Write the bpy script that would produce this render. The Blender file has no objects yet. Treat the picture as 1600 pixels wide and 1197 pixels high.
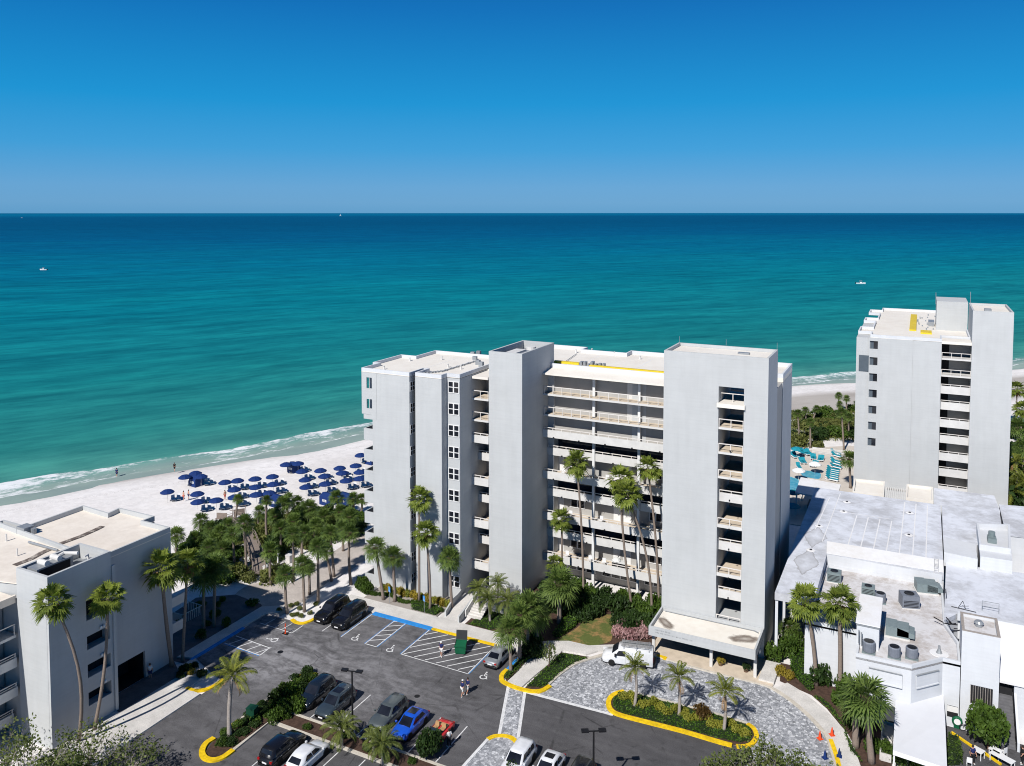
import bpy, math, random
from mathutils import Vector, Matrix
R=math.radians; PI=math.pi
scene=bpy.context.scene
C=scene.collection
rnd=random.Random(7)
# ---------------------------------------------------------------- camera, sky, sun, exposure
# world axes: x runs along the main facade, y runs inland to seaward behind it, z up, metres
CAM=Vector((14.8,-89.7,51.0)); FPX=1275.0; PITCH=math.atan(68/FPX); YAW=math.atan(640/1275*math.cos(PITCH))
cd=bpy.data.cameras.new('camera'); cam=bpy.data.objects.new('camera',cd); C.objects.link(cam)
cam.location=CAM; cam.rotation_euler=(R(90)-PITCH,0,YAW)
cd.sensor_width=36; cd.lens=36*FPX/1600; cd.shift_y=-198.5/1600; cd.clip_start=1; cd.clip_end=200000
scene.camera=cam; scene.cycles.diffuse_bounces=1; scene.cycles.pixel_filter_type='BLACKMAN_HARRIS'; scene.cycles.filter_width=1.05
SUN_EL=43.0; SUN_AZ=84.0      # light travels towards SUN_AZ degrees from +x
w=bpy.data.worlds.new('World'); scene.world=w; w.use_nodes=True
nt=w.node_tree; bg=nt.nodes['Background']
sky=nt.nodes.new('ShaderNodeTexSky'); sky.sky_type='NISHITA'; sky.sun_disc=False
sky.sun_elevation=R(SUN_EL); sky.altitude=0; sky.air_density=1.0; sky.dust_density=0.25; sky.ozone_density=3.0
tos=Vector((-math.cos(R(SUN_AZ)),-math.sin(R(SUN_AZ)),0))
sky.sun_rotation=math.atan2(tos.x,tos.y)
sky.air_density=0.6; sky.dust_density=0.0; sky.ozone_density=10.0
# sky graded by height: clear blue in view, darkened overhead to deepen the shade
tc=nt.nodes.new('ShaderNodeTexCoord'); sx=nt.nodes.new('ShaderNodeSeparateXYZ'); nt.links.new(tc.outputs['Generated'],sx.inputs[0])
cr=nt.nodes.new('ShaderNodeValToRGB'); nt.links.new(sx.outputs[2],cr.inputs[0]); el=cr.color_ramp.elements
while len(el)<8: el.new(.5)
for e,(p,c) in zip(el,((0,(.085,.310,.575)),(.012,(.12,.345,.61)),(.03,(.12,.36,.645)),(.075,(.040,.340,.685)),(.13,(.003,.300,.665)),(.24,(.0,.165,.505)),(.42,(.001,.048,.19)),(1,(.004,.030,.10)))): e.position=p; e.color=(*c,1)
sc_=nt.nodes.new('ShaderNodeVectorMath'); sc_.operation='SCALE'; sc_.inputs['Scale'].default_value=10.0; nt.links.new(cr.outputs[0],sc_.inputs[0])
mx=nt.nodes.new('ShaderNodeMix'); mx.data_type='RGBA'; mx.inputs[0].default_value=.90; nt.links.new(sky.outputs[0],mx.inputs[6]); nt.links.new(sc_.outputs[0],mx.inputs[7])
nt.links.new(mx.outputs[2],bg.inputs[0]); bg.inputs[1].default_value=0.10
sl=bpy.data.lights.new('sun','SUN'); sl.energy=5.0; sl.angle=R(0.5); sl.color=(1.0,0.965,0.92)
so=bpy.data.objects.new('sun',sl); C.objects.link(so)
ld=Vector((math.cos(R(SUN_AZ))*math.cos(R(SUN_EL)),math.sin(R(SUN_AZ))*math.cos(R(SUN_EL)),-math.sin(R(SUN_EL))))
so.rotation_euler=ld.to_track_quat('-Z','Y').to_euler(); so.location=(0,-60,90)
vs=scene.view_settings; vs.view_transform='Standard'; vs.look='None'; vs.exposure=0; vs.gamma=1
# ---------------------------------------------------------------- surveying: photo pixel (1600x1197) to a place on level z
U=Vector((math.cos(YAW),math.sin(YAW),0)); F=Vector((-math.sin(YAW),math.cos(YAW),0))
def ray(px,py):
    x=(px-800)/FPX; y=(400-py)/FPX
    return U*x+F*(math.cos(PITCH)+y*math.sin(PITCH))+Vector((0,0,-math.sin(PITCH)+y*math.cos(PITCH)))
def g(px,py,z=0.0):
    d=ray(px,py); t=(z-CAM.z)/d.z; p=CAM+d*t; return (p.x,p.y)
def depth_of(p):
    v=Vector(p)-CAM; return v.dot(F)*math.cos(PITCH)-v.z*math.sin(PITCH)
def at_depth(px,py,dep):      # point seen at the pixel, as far away as dep
    return CAM+ray(px,py)*dep
def Z(f,o): return lambda x,y:(o[0]+x/f,o[1]+y/f)
z2=Z(3.99,(230,660)); z3=Z(4.322,(260,920)); z4=Z(4.03,(560,900)); z6=Z(6.667,(550,820)); z8=Z(4.03,(820,900)); zp=Z(3.81,(1180,900)); z12=Z(9.975,(1200,680)); zl=Z(5.05,(0,960)); zr=Z(4.0,(1200,740)); zq=Z(6.65,(1200,560)); zs=Z(8.142,(1480,1050))
def gp(f,pts,z=0.0): return [g(*f(*p),z) for p in pts]
# ---------------------------------------------------------------- mesh helpers
class MB:
    def __init__(s): s.v=[]; s.f=[]; s.mi=[]; s.k=0
    def add(s,vs,fs):
        o=len(s.v); s.v+= [tuple(p) for p in vs]; s.f+=[tuple(i+o for i in q) for q in fs]; s.mi+=[s.k]*len(fs); return s
    def box(s,x0,x1,y0,y1,z0,z1):
        return s.add([(x0,y0,z0),(x1,y0,z0),(x1,y1,z0),(x0,y1,z0),(x0,y0,z1),(x1,y0,z1),(x1,y1,z1),(x0,y1,z1)],
          [(3,2,1,0),(4,5,6,7),(0,1,5,4),(1,2,6,5),(2,3,7,6),(3,0,4,7)])
    def quad(s,*p): return s.add(p,[tuple(range(len(p)))])
    def prism(s,poly,z0,z1,bottom=False):
        n=len(poly)
        A=sum(poly[i][0]*poly[(i+1)%n][1]-poly[(i+1)%n][0]*poly[i][1] for i in range(n))
        if A<0: poly=poly[::-1]
        vs=[(p[0],p[1],z0) for p in poly]+[(p[0],p[1],z1) for p in poly]
        fs=[tuple(range(n,2*n))]+[(i,(i+1)%n,n+(i+1)%n,n+i) for i in range(n)]
        if bottom: fs.append(tuple(range(n-1,-1,-1)))
        return s.add(vs,fs)
    def sheet(s,poly,z): return s.add([(p[0],p[1],z) for p in poly],[tuple(range(len(poly)))])
    def ring(s,poly,th,z0,z1):      # wall of thickness th standing inside the outline
        n=len(poly)
        A=sum(poly[i][0]*poly[(i+1)%n][1]-poly[(i+1)%n][0]*poly[i][1] for i in range(n))
        if A<0: poly=poly[::-1]
        inn=offset(poly,th)
        vs=[(p[0],p[1],z) for z in (z0,z1) for p in poly]+[(p[0],p[1],z) for z in (z0,z1) for p in inn]
        fs=[]
        for i in range(n):
            j=(i+1)%n
            fs+=[(i,j,n+j,n+i),(2*n+j,2*n+i,3*n+i,3*n+j),(n+i,n+j,3*n+j,3*n+i),(i,2*n+i,2*n+j,j)]
        return s.add(vs,fs)
    def tube(s,pts,rad,n=8,caps=True):
        pts=[Vector(p) for p in pts]; k=len(pts)
        if not hasattr(rad,'__len__'): rad=[rad]*k
        vs=[];fs=[]; u=None
        for i,p in enumerate(pts):
            t=(pts[min(i+1,k-1)]-pts[max(i-1,0)]).normalized()
            if u is None:
                u=t.orthogonal().normalized()
            else:
                u=(u-t*u.dot(t)).normalized()
            vv=t.cross(u)
            for j in range(n):
                a=2*PI*j/n; vs.append(p+(u*math.cos(a)+vv*math.sin(a))*rad[i])
        for i in range(k-1):
            for j in range(n): fs.append((i*n+j,i*n+(j+1)%n,(i+1)*n+(j+1)%n,(i+1)*n+j))
        if caps: fs+=[tuple(range(n-1,-1,-1)),tuple((k-1)*n+j for j in range(n))]
        return s.add(vs,fs)
    def cyl(s,x,y,z0,z1,r,n=12): return s.tube([(x,y,z0),(x,y,z1)],r,n)
    def lathe(s,prof,n=12,c=(0,0)):
        vs=[];fs=[]
        for r,z in prof:
            for j in range(n):
                a=2*PI*j/n; vs.append((c[0]+r*math.cos(a),c[1]+r*math.sin(a),z))
        for i in range(len(prof)-1):
            for j in range(n): fs.append((i*n+j,i*n+(j+1)%n,(i+1)*n+(j+1)%n,(i+1)*n+j))
        fs+=[tuple(range(n-1,-1,-1)),tuple((len(prof)-1)*n+j for j in range(n))]
        return s.add(vs,fs)
    def mesh(s,name,mats,smooth=False):
        me=bpy.data.meshes.new(name); me.from_pydata(s.v,[],s.f)
        for m in (mats if isinstance(mats,(list,tuple)) else [mats]): me.materials.append(m)
        if any(s.mi): me.polygons.foreach_set('material_index',s.mi)
        if smooth: me.polygons.foreach_set('use_smooth',[True]*len(s.f))
        me.update(); return me
    def obj(s,name,mats,parent=None,smooth=False): return link(name,s.mesh(name,mats,smooth),parent)
def link(name,me,parent=None):
    o=bpy.data.objects.new(name,me); C.objects.link(o)
    if parent: o.parent=parent
    return o
def offset(poly,d):
    n=len(poly); out=[]
    for i in range(n):
        a=Vector(poly[i-1]);b=Vector(poly[i]);c=Vector(poly[(i+1)%n])
        e1=(b-a).normalized(); e2=(c-b).normalized()
        n1=Vector((-e1.y,e1.x)); n2=Vector((-e2.y,e2.x)); m=n1+n2
        k=max(0.3,m.dot(m)/2); out.append(tuple(b+m*(d/k)))
    return out
def thing(name,label,cat,loc=(0,0,0),rz=0,group=None):
    o=bpy.data.objects.new(name,None); C.objects.link(o); o.location=loc; o.rotation_euler=(0,0,rz); o.empty_display_size=.3
    return tag(o,label,cat,group)
def tag(o,label,cat,group=None):
    o['label']=label; o['category']=cat
    if group: o['group']=group
    return o
def struct(o): o['kind']='structure'; return o
def dup(root,loc,rz=None,label=None,scale=None):
    r=root.copy(); C.objects.link(r); r.location=loc
    if rz is not None: r.rotation_euler=(0,0,rz)
    if label: r['label']=label
    if scale: r.scale=scale if hasattr(scale,'__len__') else (scale,)*3
    for ch in root.children:
        c=ch.copy(); C.objects.link(c); c.parent=r
        for gch in ch.children:
            d=gch.copy(); C.objects.link(d); d.parent=c
    return r
def inpoly(x,y,poly):
    c=False; n=len(poly); j=n-1
    for i in range(n):
        xi,yi=poly[i][:2]; xj,yj=poly[j][:2]
        if (yi>y)!=(yj>y) and x<(xj-xi)*(y-yi)/(yj-yi)+xi: c=not c
        j=i
    return c
def smooth_poly(pts,k=6):     # closed Catmull-Rom
    out=[];n=len(pts)
    for i in range(n):
        p0,p1,p2,p3=[Vector(pts[(i+q)%n]) for q in (-1,0,1,2)]
        for t in range(k):
            u=t/k; out.append(tuple(0.5*((2*p1)+(p2-p0)*u+(2*p0-5*p1+4*p2-p3)*u*u+(3*p1-p0-3*p2+p3)*u**3)))
    return out
def smooth_line(pts,k=6):
    pts=[Vector(p) for p in pts]; P=[pts[0]*2-pts[1]]+pts+[pts[-1]*2-pts[-2]]; out=[]
    for i in range(1,len(P)-2):
        p0,p1,p2,p3=P[i-1:i+3]
        for t in range(k):
            u=t/k; out.append(tuple(0.5*((2*p1)+(p2-p0)*u+(2*p0-5*p1+4*p2-p3)*u*u+(3*p1-p0-3*p2+p3)*u**3)))
    out.append(tuple(pts[-1])); return out
def ribbon(line,d0,d1):       # polygon between two offsets of an open line
    L=[Vector(p[:2]) for p in line]; a=[];b=[]
    for i,p in enumerate(L):
        t=(L[min(i+1,len(L)-1)]-L[max(i-1,0)]).normalized(); nn=Vector((-t.y,t.x)); a.append(tuple(p+nn*d0)); b.append(tuple(p+nn*d1))
    return a,b
def strip_solid(mb,line,d0,d1,z0,z1):
    a,b=ribbon(line,d0,d1); n=len(a)
    vs=[(p[0],p[1],z) for z in (z0,z1) for p in a]+[(p[0],p[1],z) for z in (z0,z1) for p in b]; fs=[]
    for i in range(n-1): fs+=[(n+i,n+i+1,3*n+i+1,3*n+i),(i,i+1,n+i+1,n+i),(2*n+i+1,2*n+i,3*n+i,3*n+i+1)]
    fs+=[(0,n,3*n,2*n),(n-1,3*n-1,4*n-1,2*n-1)]
    return mb.add(vs,fs)
def strip_flat(mb,line,d0,d1,z):
    a,b=ribbon(line,d0,d1); n=len(a)
    return mb.add([(p[0],p[1],z) for p in a]+[(p[0],p[1],z) for p in b],[(i,i+1,n+i+1,n+i) for i in range(n-1)])
# ---------------------------------------------------------------- materials
def newmat(name):
    m=bpy.data.materials.new(name); m.use_nodes=True; t=m.node_tree; b=t.nodes['Principled BSDF']; return m,t,b
def N(t,ty,**k):
    n=t.nodes.new(ty)
    for a,v in k.items():
        if a in n.inputs: n.inputs[a].default_value=v
        else: setattr(n,a,v)
    return n
def noise(t,scale,detail=4,rough=.55,vec=None,scl=None):
    n=N(t,'ShaderNodeTexNoise'); n.inputs['Scale'].default_value=scale; n.inputs['Detail'].default_value=detail; n.inputs['Roughness'].default_value=rough
    if vec is None:
        vec=N(t,'ShaderNodeNewGeometry').outputs['Position']
    if scl:
        mp=N(t,'ShaderNodeMapping'); mp.inputs['Scale'].default_value=scl; t.links.new(vec,mp.inputs[0]); vec=mp.outputs[0]
    t.links.new(vec,n.inputs['Vector']); return n
def ramp(t,inp,stops,interp='LINEAR'):
    r=N(t,'ShaderNodeValToRGB'); r.color_ramp.interpolation=interp; e=r.color_ramp.elements
    while len(e)<len(stops): e.new(.5)
    for i,(p,c) in enumerate(stops):
        e[i].position=p; e[i].color=(c,c,c,1) if not hasattr(c,'__len__') else (*c[:3],1)
    t.links.new(inp,r.inputs[0]); return r.outputs[0]
def mix(t,fac,a,b,mode='MIX'):
    n=N(t,'ShaderNodeMix',data_type='RGBA',blend_type=mode)
    for i,v in ((0,fac),(6,a),(7,b)):
        if isinstance(v,(int,float)): n.inputs[i].default_value=v
        elif isinstance(v,tuple): n.inputs[i].default_value=(*v[:3],1)
        else: t.links.new(v,n.inputs[i])
    return n.outputs[2]
def mth(t,op,a,b=None,clamp=False):
    n=N(t,'ShaderNodeMath',operation=op,use_clamp=clamp)
    for i,v in ((0,a),(1,b)):
        if v is None: continue
        if isinstance(v,(int,float)): n.inputs[i].default_value=v
        else: t.links.new(v,n.inputs[i])
    return n.outputs[0]
def bump(t,b,h,strength=.3,dist=.05):
    n=N(t,'ShaderNodeBump'); n.inputs['Strength'].default_value=strength; n.inputs['Distance'].default_value=dist
    t.links.new(h,n.inputs['Height']); t.links.new(n.outputs[0],b.inputs['Normal'])
def sm(c,k): return tuple(min(1,max(0,x*k)) for x in c)
def mat(name,col,rough=.7,var=.12,scale=1.5,fine=0,bmp=0,metal=0,spec=.3,col2=None,scl=None):
    m,t,b=newmat(name); b.inputs['Roughness'].default_value=rough; b.inputs['Metallic'].default_value=metal; b.inputs['Specular IOR Level'].default_value=spec
    n=noise(t,scale,5,.6,scl=scl)
    c=ramp(t,n.outputs[0],[(.3,sm(col,1-var)),(.7,col2 or sm(col,1+var*.6))])
    if fine:
        n2=noise(t,fine,3,.6); c=mix(t,1.0,c,ramp(t,n2.outputs[0],[(.3,.82),(.7,1.08)]),'MULTIPLY')
        if bmp: bump(t,b,n2.outputs[0],bmp,.03)
    elif bmp: bump(t,b,n.outputs[0],bmp,.03)
    t.links.new(c,b.inputs['Base Color']); return m
def glassy(name,col,rough=.08):
    m,t,b=newmat(name); b.inputs['Base Color'].default_value=(*col,1); b.inputs['Roughness'].default_value=rough; b.inputs['Specular IOR Level'].default_value=.6
    n=noise(t,.7,2); t.links.new(ramp(t,n.outputs[0],[(.35,sm(col,.6)),(.65,sm(col,1.5))]),b.inputs['Base Color']); return m
def stucco(name,col,stain=.10):
    m,t,b=newmat(name); b.inputs['Roughness'].default_value=.85; b.inputs['Specular IOR Level'].default_value=.2
    big=noise(t,.35,6,.65); st=noise(t,1.0,4,.6,scl=(1.6,1.6,.12)); ln=noise(t,1.0,3,.5,scl=(.25,.25,5.0)); f=noise(t,9,3,.7)
    c=ramp(t,big.outputs[0],[(.3,sm(col,1-stain)),(.7,sm(col,1.03))])
    c=mix(t,.5,c,ramp(t,st.outputs[0],[(.35,.93),(.6,1.0)]),'MULTIPLY')
    c=mix(t,.55,c,ramp(t,ln.outputs[0],[(.35,.95),(.6,1.01)]),'MULTIPLY')
    t.links.new(c,b.inputs['Base Color']); bump(t,b,mth(t,'ADD',f.outputs[0],ln.outputs[0]),.25,.02); return m
def roofing(name,col,dirt,amt=.35,scale=.25):
    m,t,b=newmat(name); b.inputs['Roughness'].default_value=.8; b.inputs['Specular IOR Level'].default_value=.25
    n=noise(t,scale,7,.68); n2=noise(t,scale*5,5,.7); s=mth(t,'ADD',mth(t,'MULTIPLY',n.outputs[0],.7),mth(t,'MULTIPLY',n2.outputs[0],.3))
    k=ramp(t,s,[(.40,1.0),(.56,0.0)]); c=mix(t,mth(t,'MULTIPLY',k,amt),tuple(col),tuple(dirt))
    c=mix(t,.5,c,ramp(t,n2.outputs[0],[(.3,.93),(.7,1.03)]),'MULTIPLY'); t.links.new(c,b.inputs['Base Color']); return m
def leafmat(name,dark,light,trans=.25):
    m,t,b=newmat(name); out=t.nodes['Material Output']; b.inputs['Roughness'].default_value=.55; b.inputs['Specular IOR Level'].default_value=.25
    n=noise(t,.9,3,.6); n2=noise(t,5.5,2,.6); oi=N(t,'ShaderNodeObjectInfo')
    s=mth(t,'ADD',mth(t,'MULTIPLY',n.outputs[0],.5),mth(t,'MULTIPLY',n2.outputs[0],.5))
    c=ramp(t,s,[(.36,dark),(.62,light)])
    c=mix(t,.6,c,ramp(t,oi.outputs['Random'],[(0,(.72,.74,.7)),(1,(1.15,1.1,1.0))]),'MULTIPLY')
    t.links.new(c,b.inputs['Base Color'])
    tr=N(t,'ShaderNodeBsdfTranslucent'); t.links.new(mix(t,1.0,c,(1.0,1.25,.5),'MULTIPLY'),tr.inputs[0])
    ms=N(t,'ShaderNodeMixShader'); ms.inputs[0].default_value=trans; t.links.new(b.outputs[0],ms.inputs[1]); t.links.new(tr.outputs[0],ms.inputs[2]); t.links.new(ms.outputs[0],out.inputs[0]); return m
def paint(name,col,rough=.25,coat=.6,metal=0):
    m,t,b=newmat(name); b.inputs['Base Color'].default_value=(*col,1); b.inputs['Roughness'].default_value=rough; b.inputs['Metallic'].default_value=metal; b.inputs['Coat Weight'].default_value=coat; b.inputs['Coat Roughness'].default_value=.05
    n=noise(t,2.0,3); t.links.new(ramp(t,n.outputs[0],[(.3,sm(col,.9)),(.7,sm(col,1.06))]),b.inputs['Base Color']); return m
M={}
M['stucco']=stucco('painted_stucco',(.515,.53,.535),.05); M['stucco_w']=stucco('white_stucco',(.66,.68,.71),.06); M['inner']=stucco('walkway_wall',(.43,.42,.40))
M['slab']=mat('slab_paint',(.66,.65,.63),.7,.1,.8,bmp=.1); M['cream']=roofing('cream_roof',(.82,.78,.71),(.62,.53,.44),.22,.12); M['floor']=mat('walkway_floor',(.66,.56,.44),.8,.15,1.2)
M['roofw']=roofing('white_roof',(.70,.725,.785),(.34,.34,.35),.62,.16); M['roofbright']=roofing('bright_roof',(.80,.80,.81),(.66,.62,.56),.35,.3); M['rooftan']=roofing('grimy_roof',(.68,.67,.68),(.34,.28,.23),.62,.35)
M['lbroof']=roofing('tan_roof',(.84,.77,.68),(.50,.41,.33),.30,.14); M['stain']=mat('roof_stain',(.20,.17,.14),.9,.4,2.0)
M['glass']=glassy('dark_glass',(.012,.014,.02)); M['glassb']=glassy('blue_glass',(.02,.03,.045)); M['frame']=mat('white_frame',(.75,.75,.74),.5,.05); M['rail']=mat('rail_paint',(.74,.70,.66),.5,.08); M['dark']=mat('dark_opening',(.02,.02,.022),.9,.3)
M['metal']=mat('grey_metal',(.33,.35,.37),.45,.15,3,metal=.3); M['greenmetal']=mat('grey_green_metal',(.20,.25,.26),.5,.12,3); M['black']=mat('black_metal',(.012,.012,.014),.45,.2); M['concrete']=mat('concrete',(.66,.635,.60),.85,.16,.6,fine=7,bmp=.15); M['kerb']=mat('kerb_concrete',(.60,.55,.47),.85,.14,1.0,fine=9)
M['yellow']=mat('yellow_kerb_paint',(.88,.57,.010),.65,.28,2.2,fine=5); M['blue']=mat('blue_kerb_paint',(.03,.26,.68),.6,.2,1.5); M['white']=mat('white_line_paint',(.74,.74,.74),.6,.22,3.0); M['whiteclean']=mat('white_plastic',(.80,.80,.80),.5,.04)
M['mulch']=mat('mulch',(.085,.05,.036),.95,.45,3,fine=14,bmp=.5); M['bark']=mat('palm_bark',(.25,.20,.165),.9,.3,5,scl=(1,1,4),bmp=.5); M['barkb']=mat('brown_bark',(.16,.10,.07),.9,.35,6,bmp=.6); M['barkg']=mat('grey_bark',(.36,.32,.29),.9,.25,6,bmp=.4); M['dead']=mat('dead_frond',(.32,.19,.075),.9,.35,4)
M['fan']=leafmat('fan_leaf',(.055,.09,.014),(.26,.315,.055)); M['sabal']=leafmat('sabal_leaf',(.04,.08,.018),(.18,.255,.062)); M['feather']=leafmat('feather_leaf',(.05,.08,.012),(.25,.265,.045)); M['date']=leafmat('date_leaf',(.05,.08,.018),(.19,.22,.05))
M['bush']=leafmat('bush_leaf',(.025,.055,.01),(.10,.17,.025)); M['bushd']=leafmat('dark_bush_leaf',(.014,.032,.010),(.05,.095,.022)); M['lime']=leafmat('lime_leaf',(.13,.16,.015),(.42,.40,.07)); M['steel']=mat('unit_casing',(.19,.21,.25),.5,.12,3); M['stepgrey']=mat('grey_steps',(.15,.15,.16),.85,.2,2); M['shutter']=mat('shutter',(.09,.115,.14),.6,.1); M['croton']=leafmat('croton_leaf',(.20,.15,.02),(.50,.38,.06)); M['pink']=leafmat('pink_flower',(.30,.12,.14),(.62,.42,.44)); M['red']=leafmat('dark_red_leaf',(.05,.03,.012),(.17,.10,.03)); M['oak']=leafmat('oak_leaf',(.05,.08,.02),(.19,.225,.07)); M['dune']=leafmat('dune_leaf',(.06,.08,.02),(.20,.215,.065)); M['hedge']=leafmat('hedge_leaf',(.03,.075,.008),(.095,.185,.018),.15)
M['hedgecore']=mat('hedge_core',(.015,.03,.008),.95,.4,3)
M['wood']=mat('weathered_wood',(.27,.22,.19),.9,.25,2,fine=12,scl=(1,6,1)); M['navy']=mat('navy_canvas',(.006,.030,.145),.75,.12,1.5); M['teal']=mat('teal_canvas',(.01,.25,.33),.7,.15,2); M['skin']=mat('skin',(.55,.30,.21),.6,.08); M['hair']=mat('hair',(.035,.022,.016),.7,.3,8)
M['rubber']=mat('tyre_rubber',(.012,.012,.012),.8,.2); M['rim']=mat('alloy_rim',(.42,.42,.43),.35,.1,metal=.6); M['green']=mat('green_plastic',(.008,.11,.05),.45,.15); M['greenbox']=mat('dark_green_box',(.008,.055,.03),.5,.15); M['orange']=mat('orange_plastic',(.75,.08,.02),.5,.1); M['lamp']=mat('headlamp_lens',(.7,.72,.75),.15,.05); M['tail']=mat('tail_lamp',(.35,.012,.012),.25,.1); M['tan']=mat('tan_leather',(.45,.27,.13),.6,.1)
M['cloth_navy']=mat('navy_cloth',(.02,.03,.12),.9,.2,9); M['cloth_white']=mat('white_cloth',(.7,.7,.68),.9,.1,9); M['cloth_black']=mat('black_cloth',(.015,.015,.018),.9,.2,9); M['cloth_pink']=mat('coral_cloth',(.62,.16,.12),.9,.1,9); M['yellowpipe']=mat('yellow_pipe',(.75,.55,.03),.5,.1)
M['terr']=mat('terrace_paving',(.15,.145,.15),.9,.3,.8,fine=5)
# ---------------------------------------------------------------- the setting: water, sand, asphalt, paving, kerbs
TD=Vector((.62,.785)).normalized(); ND=Vector((-TD.y,TD.x))
SH=[(-6000,104),(-300,96),(-150,100),(-83,104.7),(-62,108.8),(-35,112),(-10,119.5),(30,123),(80,121.5),(120,118.8),(142,114.5),(214,109),(500,100),(9000,100)]
def shore(t):
    for (a,x),(b,y) in zip(SH,SH[1:]):
        if t<=b:
            u=(t-a)/(b-a); 
            return x+(y-x)*u
    return 100
def shore_s(t): return sum(shore(t+d) for d in (-9,-4.5,0,4.5,9))/5
def tn2xy(t,n): p=TD*t+ND*n; return (p.x,p.y)
tcols=[-60000,-20000,-8000,-3000,-1500,-800,-500]+[-300+5*i for i in range(141)]+[480,650,900,1500,3000,8000,20000,60000]
def coast_sheet(name,ds,zf,m):
    vs=[];uv=[];fs=[];n=len(ds)
    for t in tcols:
        tt=max(-6000,min(9000,t)); s=shore_s(tt)
        for d in ds:
            x,y=tn2xy(t,s+d); vs.append((x,y,zf(t,d))); uv.append((t,d))
    for i in range(len(tcols)-1):
        for j in range(n-1): fs.append((i*n+j,(i+1)*n+j,(i+1)*n+j+1,i*n+j+1))
    me=bpy.data.meshes.new(name); me.from_pydata(vs,[],fs); l=me.uv_layers.new(name='coast')
    for p in me.polygons:
        for li in p.loop_indices: l.data[li].uv=uv[me.loops[li].vertex_index]
    me.materials.append(m); me.update()
    return struct(link(name,me))
def tnode(t):
    u=N(t,'ShaderNodeUVMap'); u.uv_map='coast'; sp=N(t,'ShaderNodeSeparateXYZ'); t.links.new(u.outputs[0],sp.inputs[0]); return u.outputs[0],sp.outputs[0],sp.outputs[1]
def zland(t,d):       # d: metres seaward of the water's edge
    i=-d
    if i<0: return max(-12,-1.03+i*.045)
    z=-.98+min(i,45)/45*.93
    z+= .05*math.sin(t*.11+i*.23)*max(0,1-i/60) if 3<i<60 else 0
    return min(z,-.05)
# sand
m,t,b=newmat('beach_sand'); b.inputs['Roughness'].default_value=.95; b.inputs['Specular IOR Level'].default_value=.1
uv,ut,ud=tnode(t)
n1=noise(t,.05,6,.62); n2=noise(t,.9,5,.65); n3=noise(t,4.5,3,.7); nw=noise(t,.07,5,.6,vec=uv,scl=(.35,1,1))
base=ramp(t,n1.outputs[0],[(.3,(.76,.725,.70)),(.65,(.86,.83,.81))])
base=mix(t,.8,base,ramp(t,n2.outputs[0],[(.3,.84),(.65,1.04)]),'MULTIPLY')
ins=mth(t,'MULTIPLY',ud,-1)
wig=mth(t,'ADD',ins,mth(t,'MULTIPLY',mth(t,'SUBTRACT',nw.outputs[0],.5),9))
wet=ramp(t,mth(t,'DIVIDE',wig,20),[(0,.9),(.05,.8),(.16,.30),(.34,0)])
base=mix(t,wet,base,(.30,.265,.235))
# damp flat further along the shore
fl=mth(t,'MULTIPLY',mth(t,'MULTIPLY',ramp(t,mth(t,'DIVIDE',wig,60),[(.20,0),(.28,1),(.55,1),(.68,0)]),ramp(t,mth(t,'DIVIDE',mth(t,'ADD',ut,70),260),[(.10,0),(.30,.55),(.55,1)])),.85)
base=mix(t,fl,base,mix(t,ramp(t,nw.outputs[0],[(.4,0),(.6,1)]),(.33,.295,.255),(.42,.385,.345)))
# raked strand of weed
wl=mth(t,'MULTIPLY',ramp(t,mth(t,'ABSOLUTE',mth(t,'SUBTRACT',wig,9.5)),[(0,1),(.9,0)]),ramp(t,n3.outputs[0],[(.55,0),(.66,1)]))
base=mix(t,mth(t,'MULTIPLY',wl,.6),base,(.14,.11,.085))
t.links.new(base,b.inputs['Base Color'])
wv=N(t,'ShaderNodeTexWave'); wv.inputs['Scale'].default_value=.55; wv.inputs['Distortion'].default_value=3.5; wv.inputs['Detail'].default_value=3; t.links.new(N(t,'ShaderNodeNewGeometry').outputs['Position'],wv.inputs[0])
bump(t,b,mth(t,'ADD',mth(t,'MULTIPLY',wv.outputs[1],.35),n2.outputs[0]),.45,.10)
M['sand']=m
coast_sheet('ground',[60,30,15,8,4,0,-2,-4,-7,-10,-14,-18,-23,-28,-34,-40,-46,-60,-100,-160,-260,-400,-700,-2000,-8000],zland,M['sand'])
# sea
m,t,b=newmat('sea_water'); b.inputs['IOR'].default_value=1.33
uv,ut,ud=tnode(t)
big=noise(t,.006,5,.6,vec=uv,scl=(.25,1,1)); mid=noise(t,.02,5,.62,vec=uv,scl=(.22,1,1)); sml=noise(t,.09,4,.6,vec=uv,scl=(.3,1,1)); rip=noise(t,.30,5,.65,vec=uv,scl=(.35,1,1))
lg=mth(t,'LOGARITHM',mth(t,'ADD',mth(t,'MAXIMUM',ud,0),6),10)       # log10 of distance from shore
lg=mth(t,'ADD',lg,mth(t,'MULTIPLY',mth(t,'SUBTRACT',big.outputs[0],.5),.42))
lg=mth(t,'SUBTRACT',lg,mth(t,'MULTIPLY',ramp(t,mth(t,'DIVIDE',mth(t,'ADD',ut,300),700),[(0,0),(1,1)]),.02))
x=mth(t,'DIVIDE',mth(t,'SUBTRACT',lg,.8),3.4)
colr=ramp(t,x,[(0,(.20,.33,.27)),(.10,(.080,.295,.255)),(.22,(.028,.230,.215)),(.36,(.009,.195,.212)),(.50,(.002,.178,.238)),(.60,(.0005,.142,.245)),(.70,(.0002,.094,.215)),(.80,(.0002,.076,.182)),(.93,(.0002,.083,.200)),(1,(.0005,.13,.27))])
colr=mix(t,.75,colr,ramp(t,mid.outputs[0],[(.32,(.72,.80,.84)),(.66,(1.12,1.10,1.06))]),'MULTIPLY')
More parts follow.
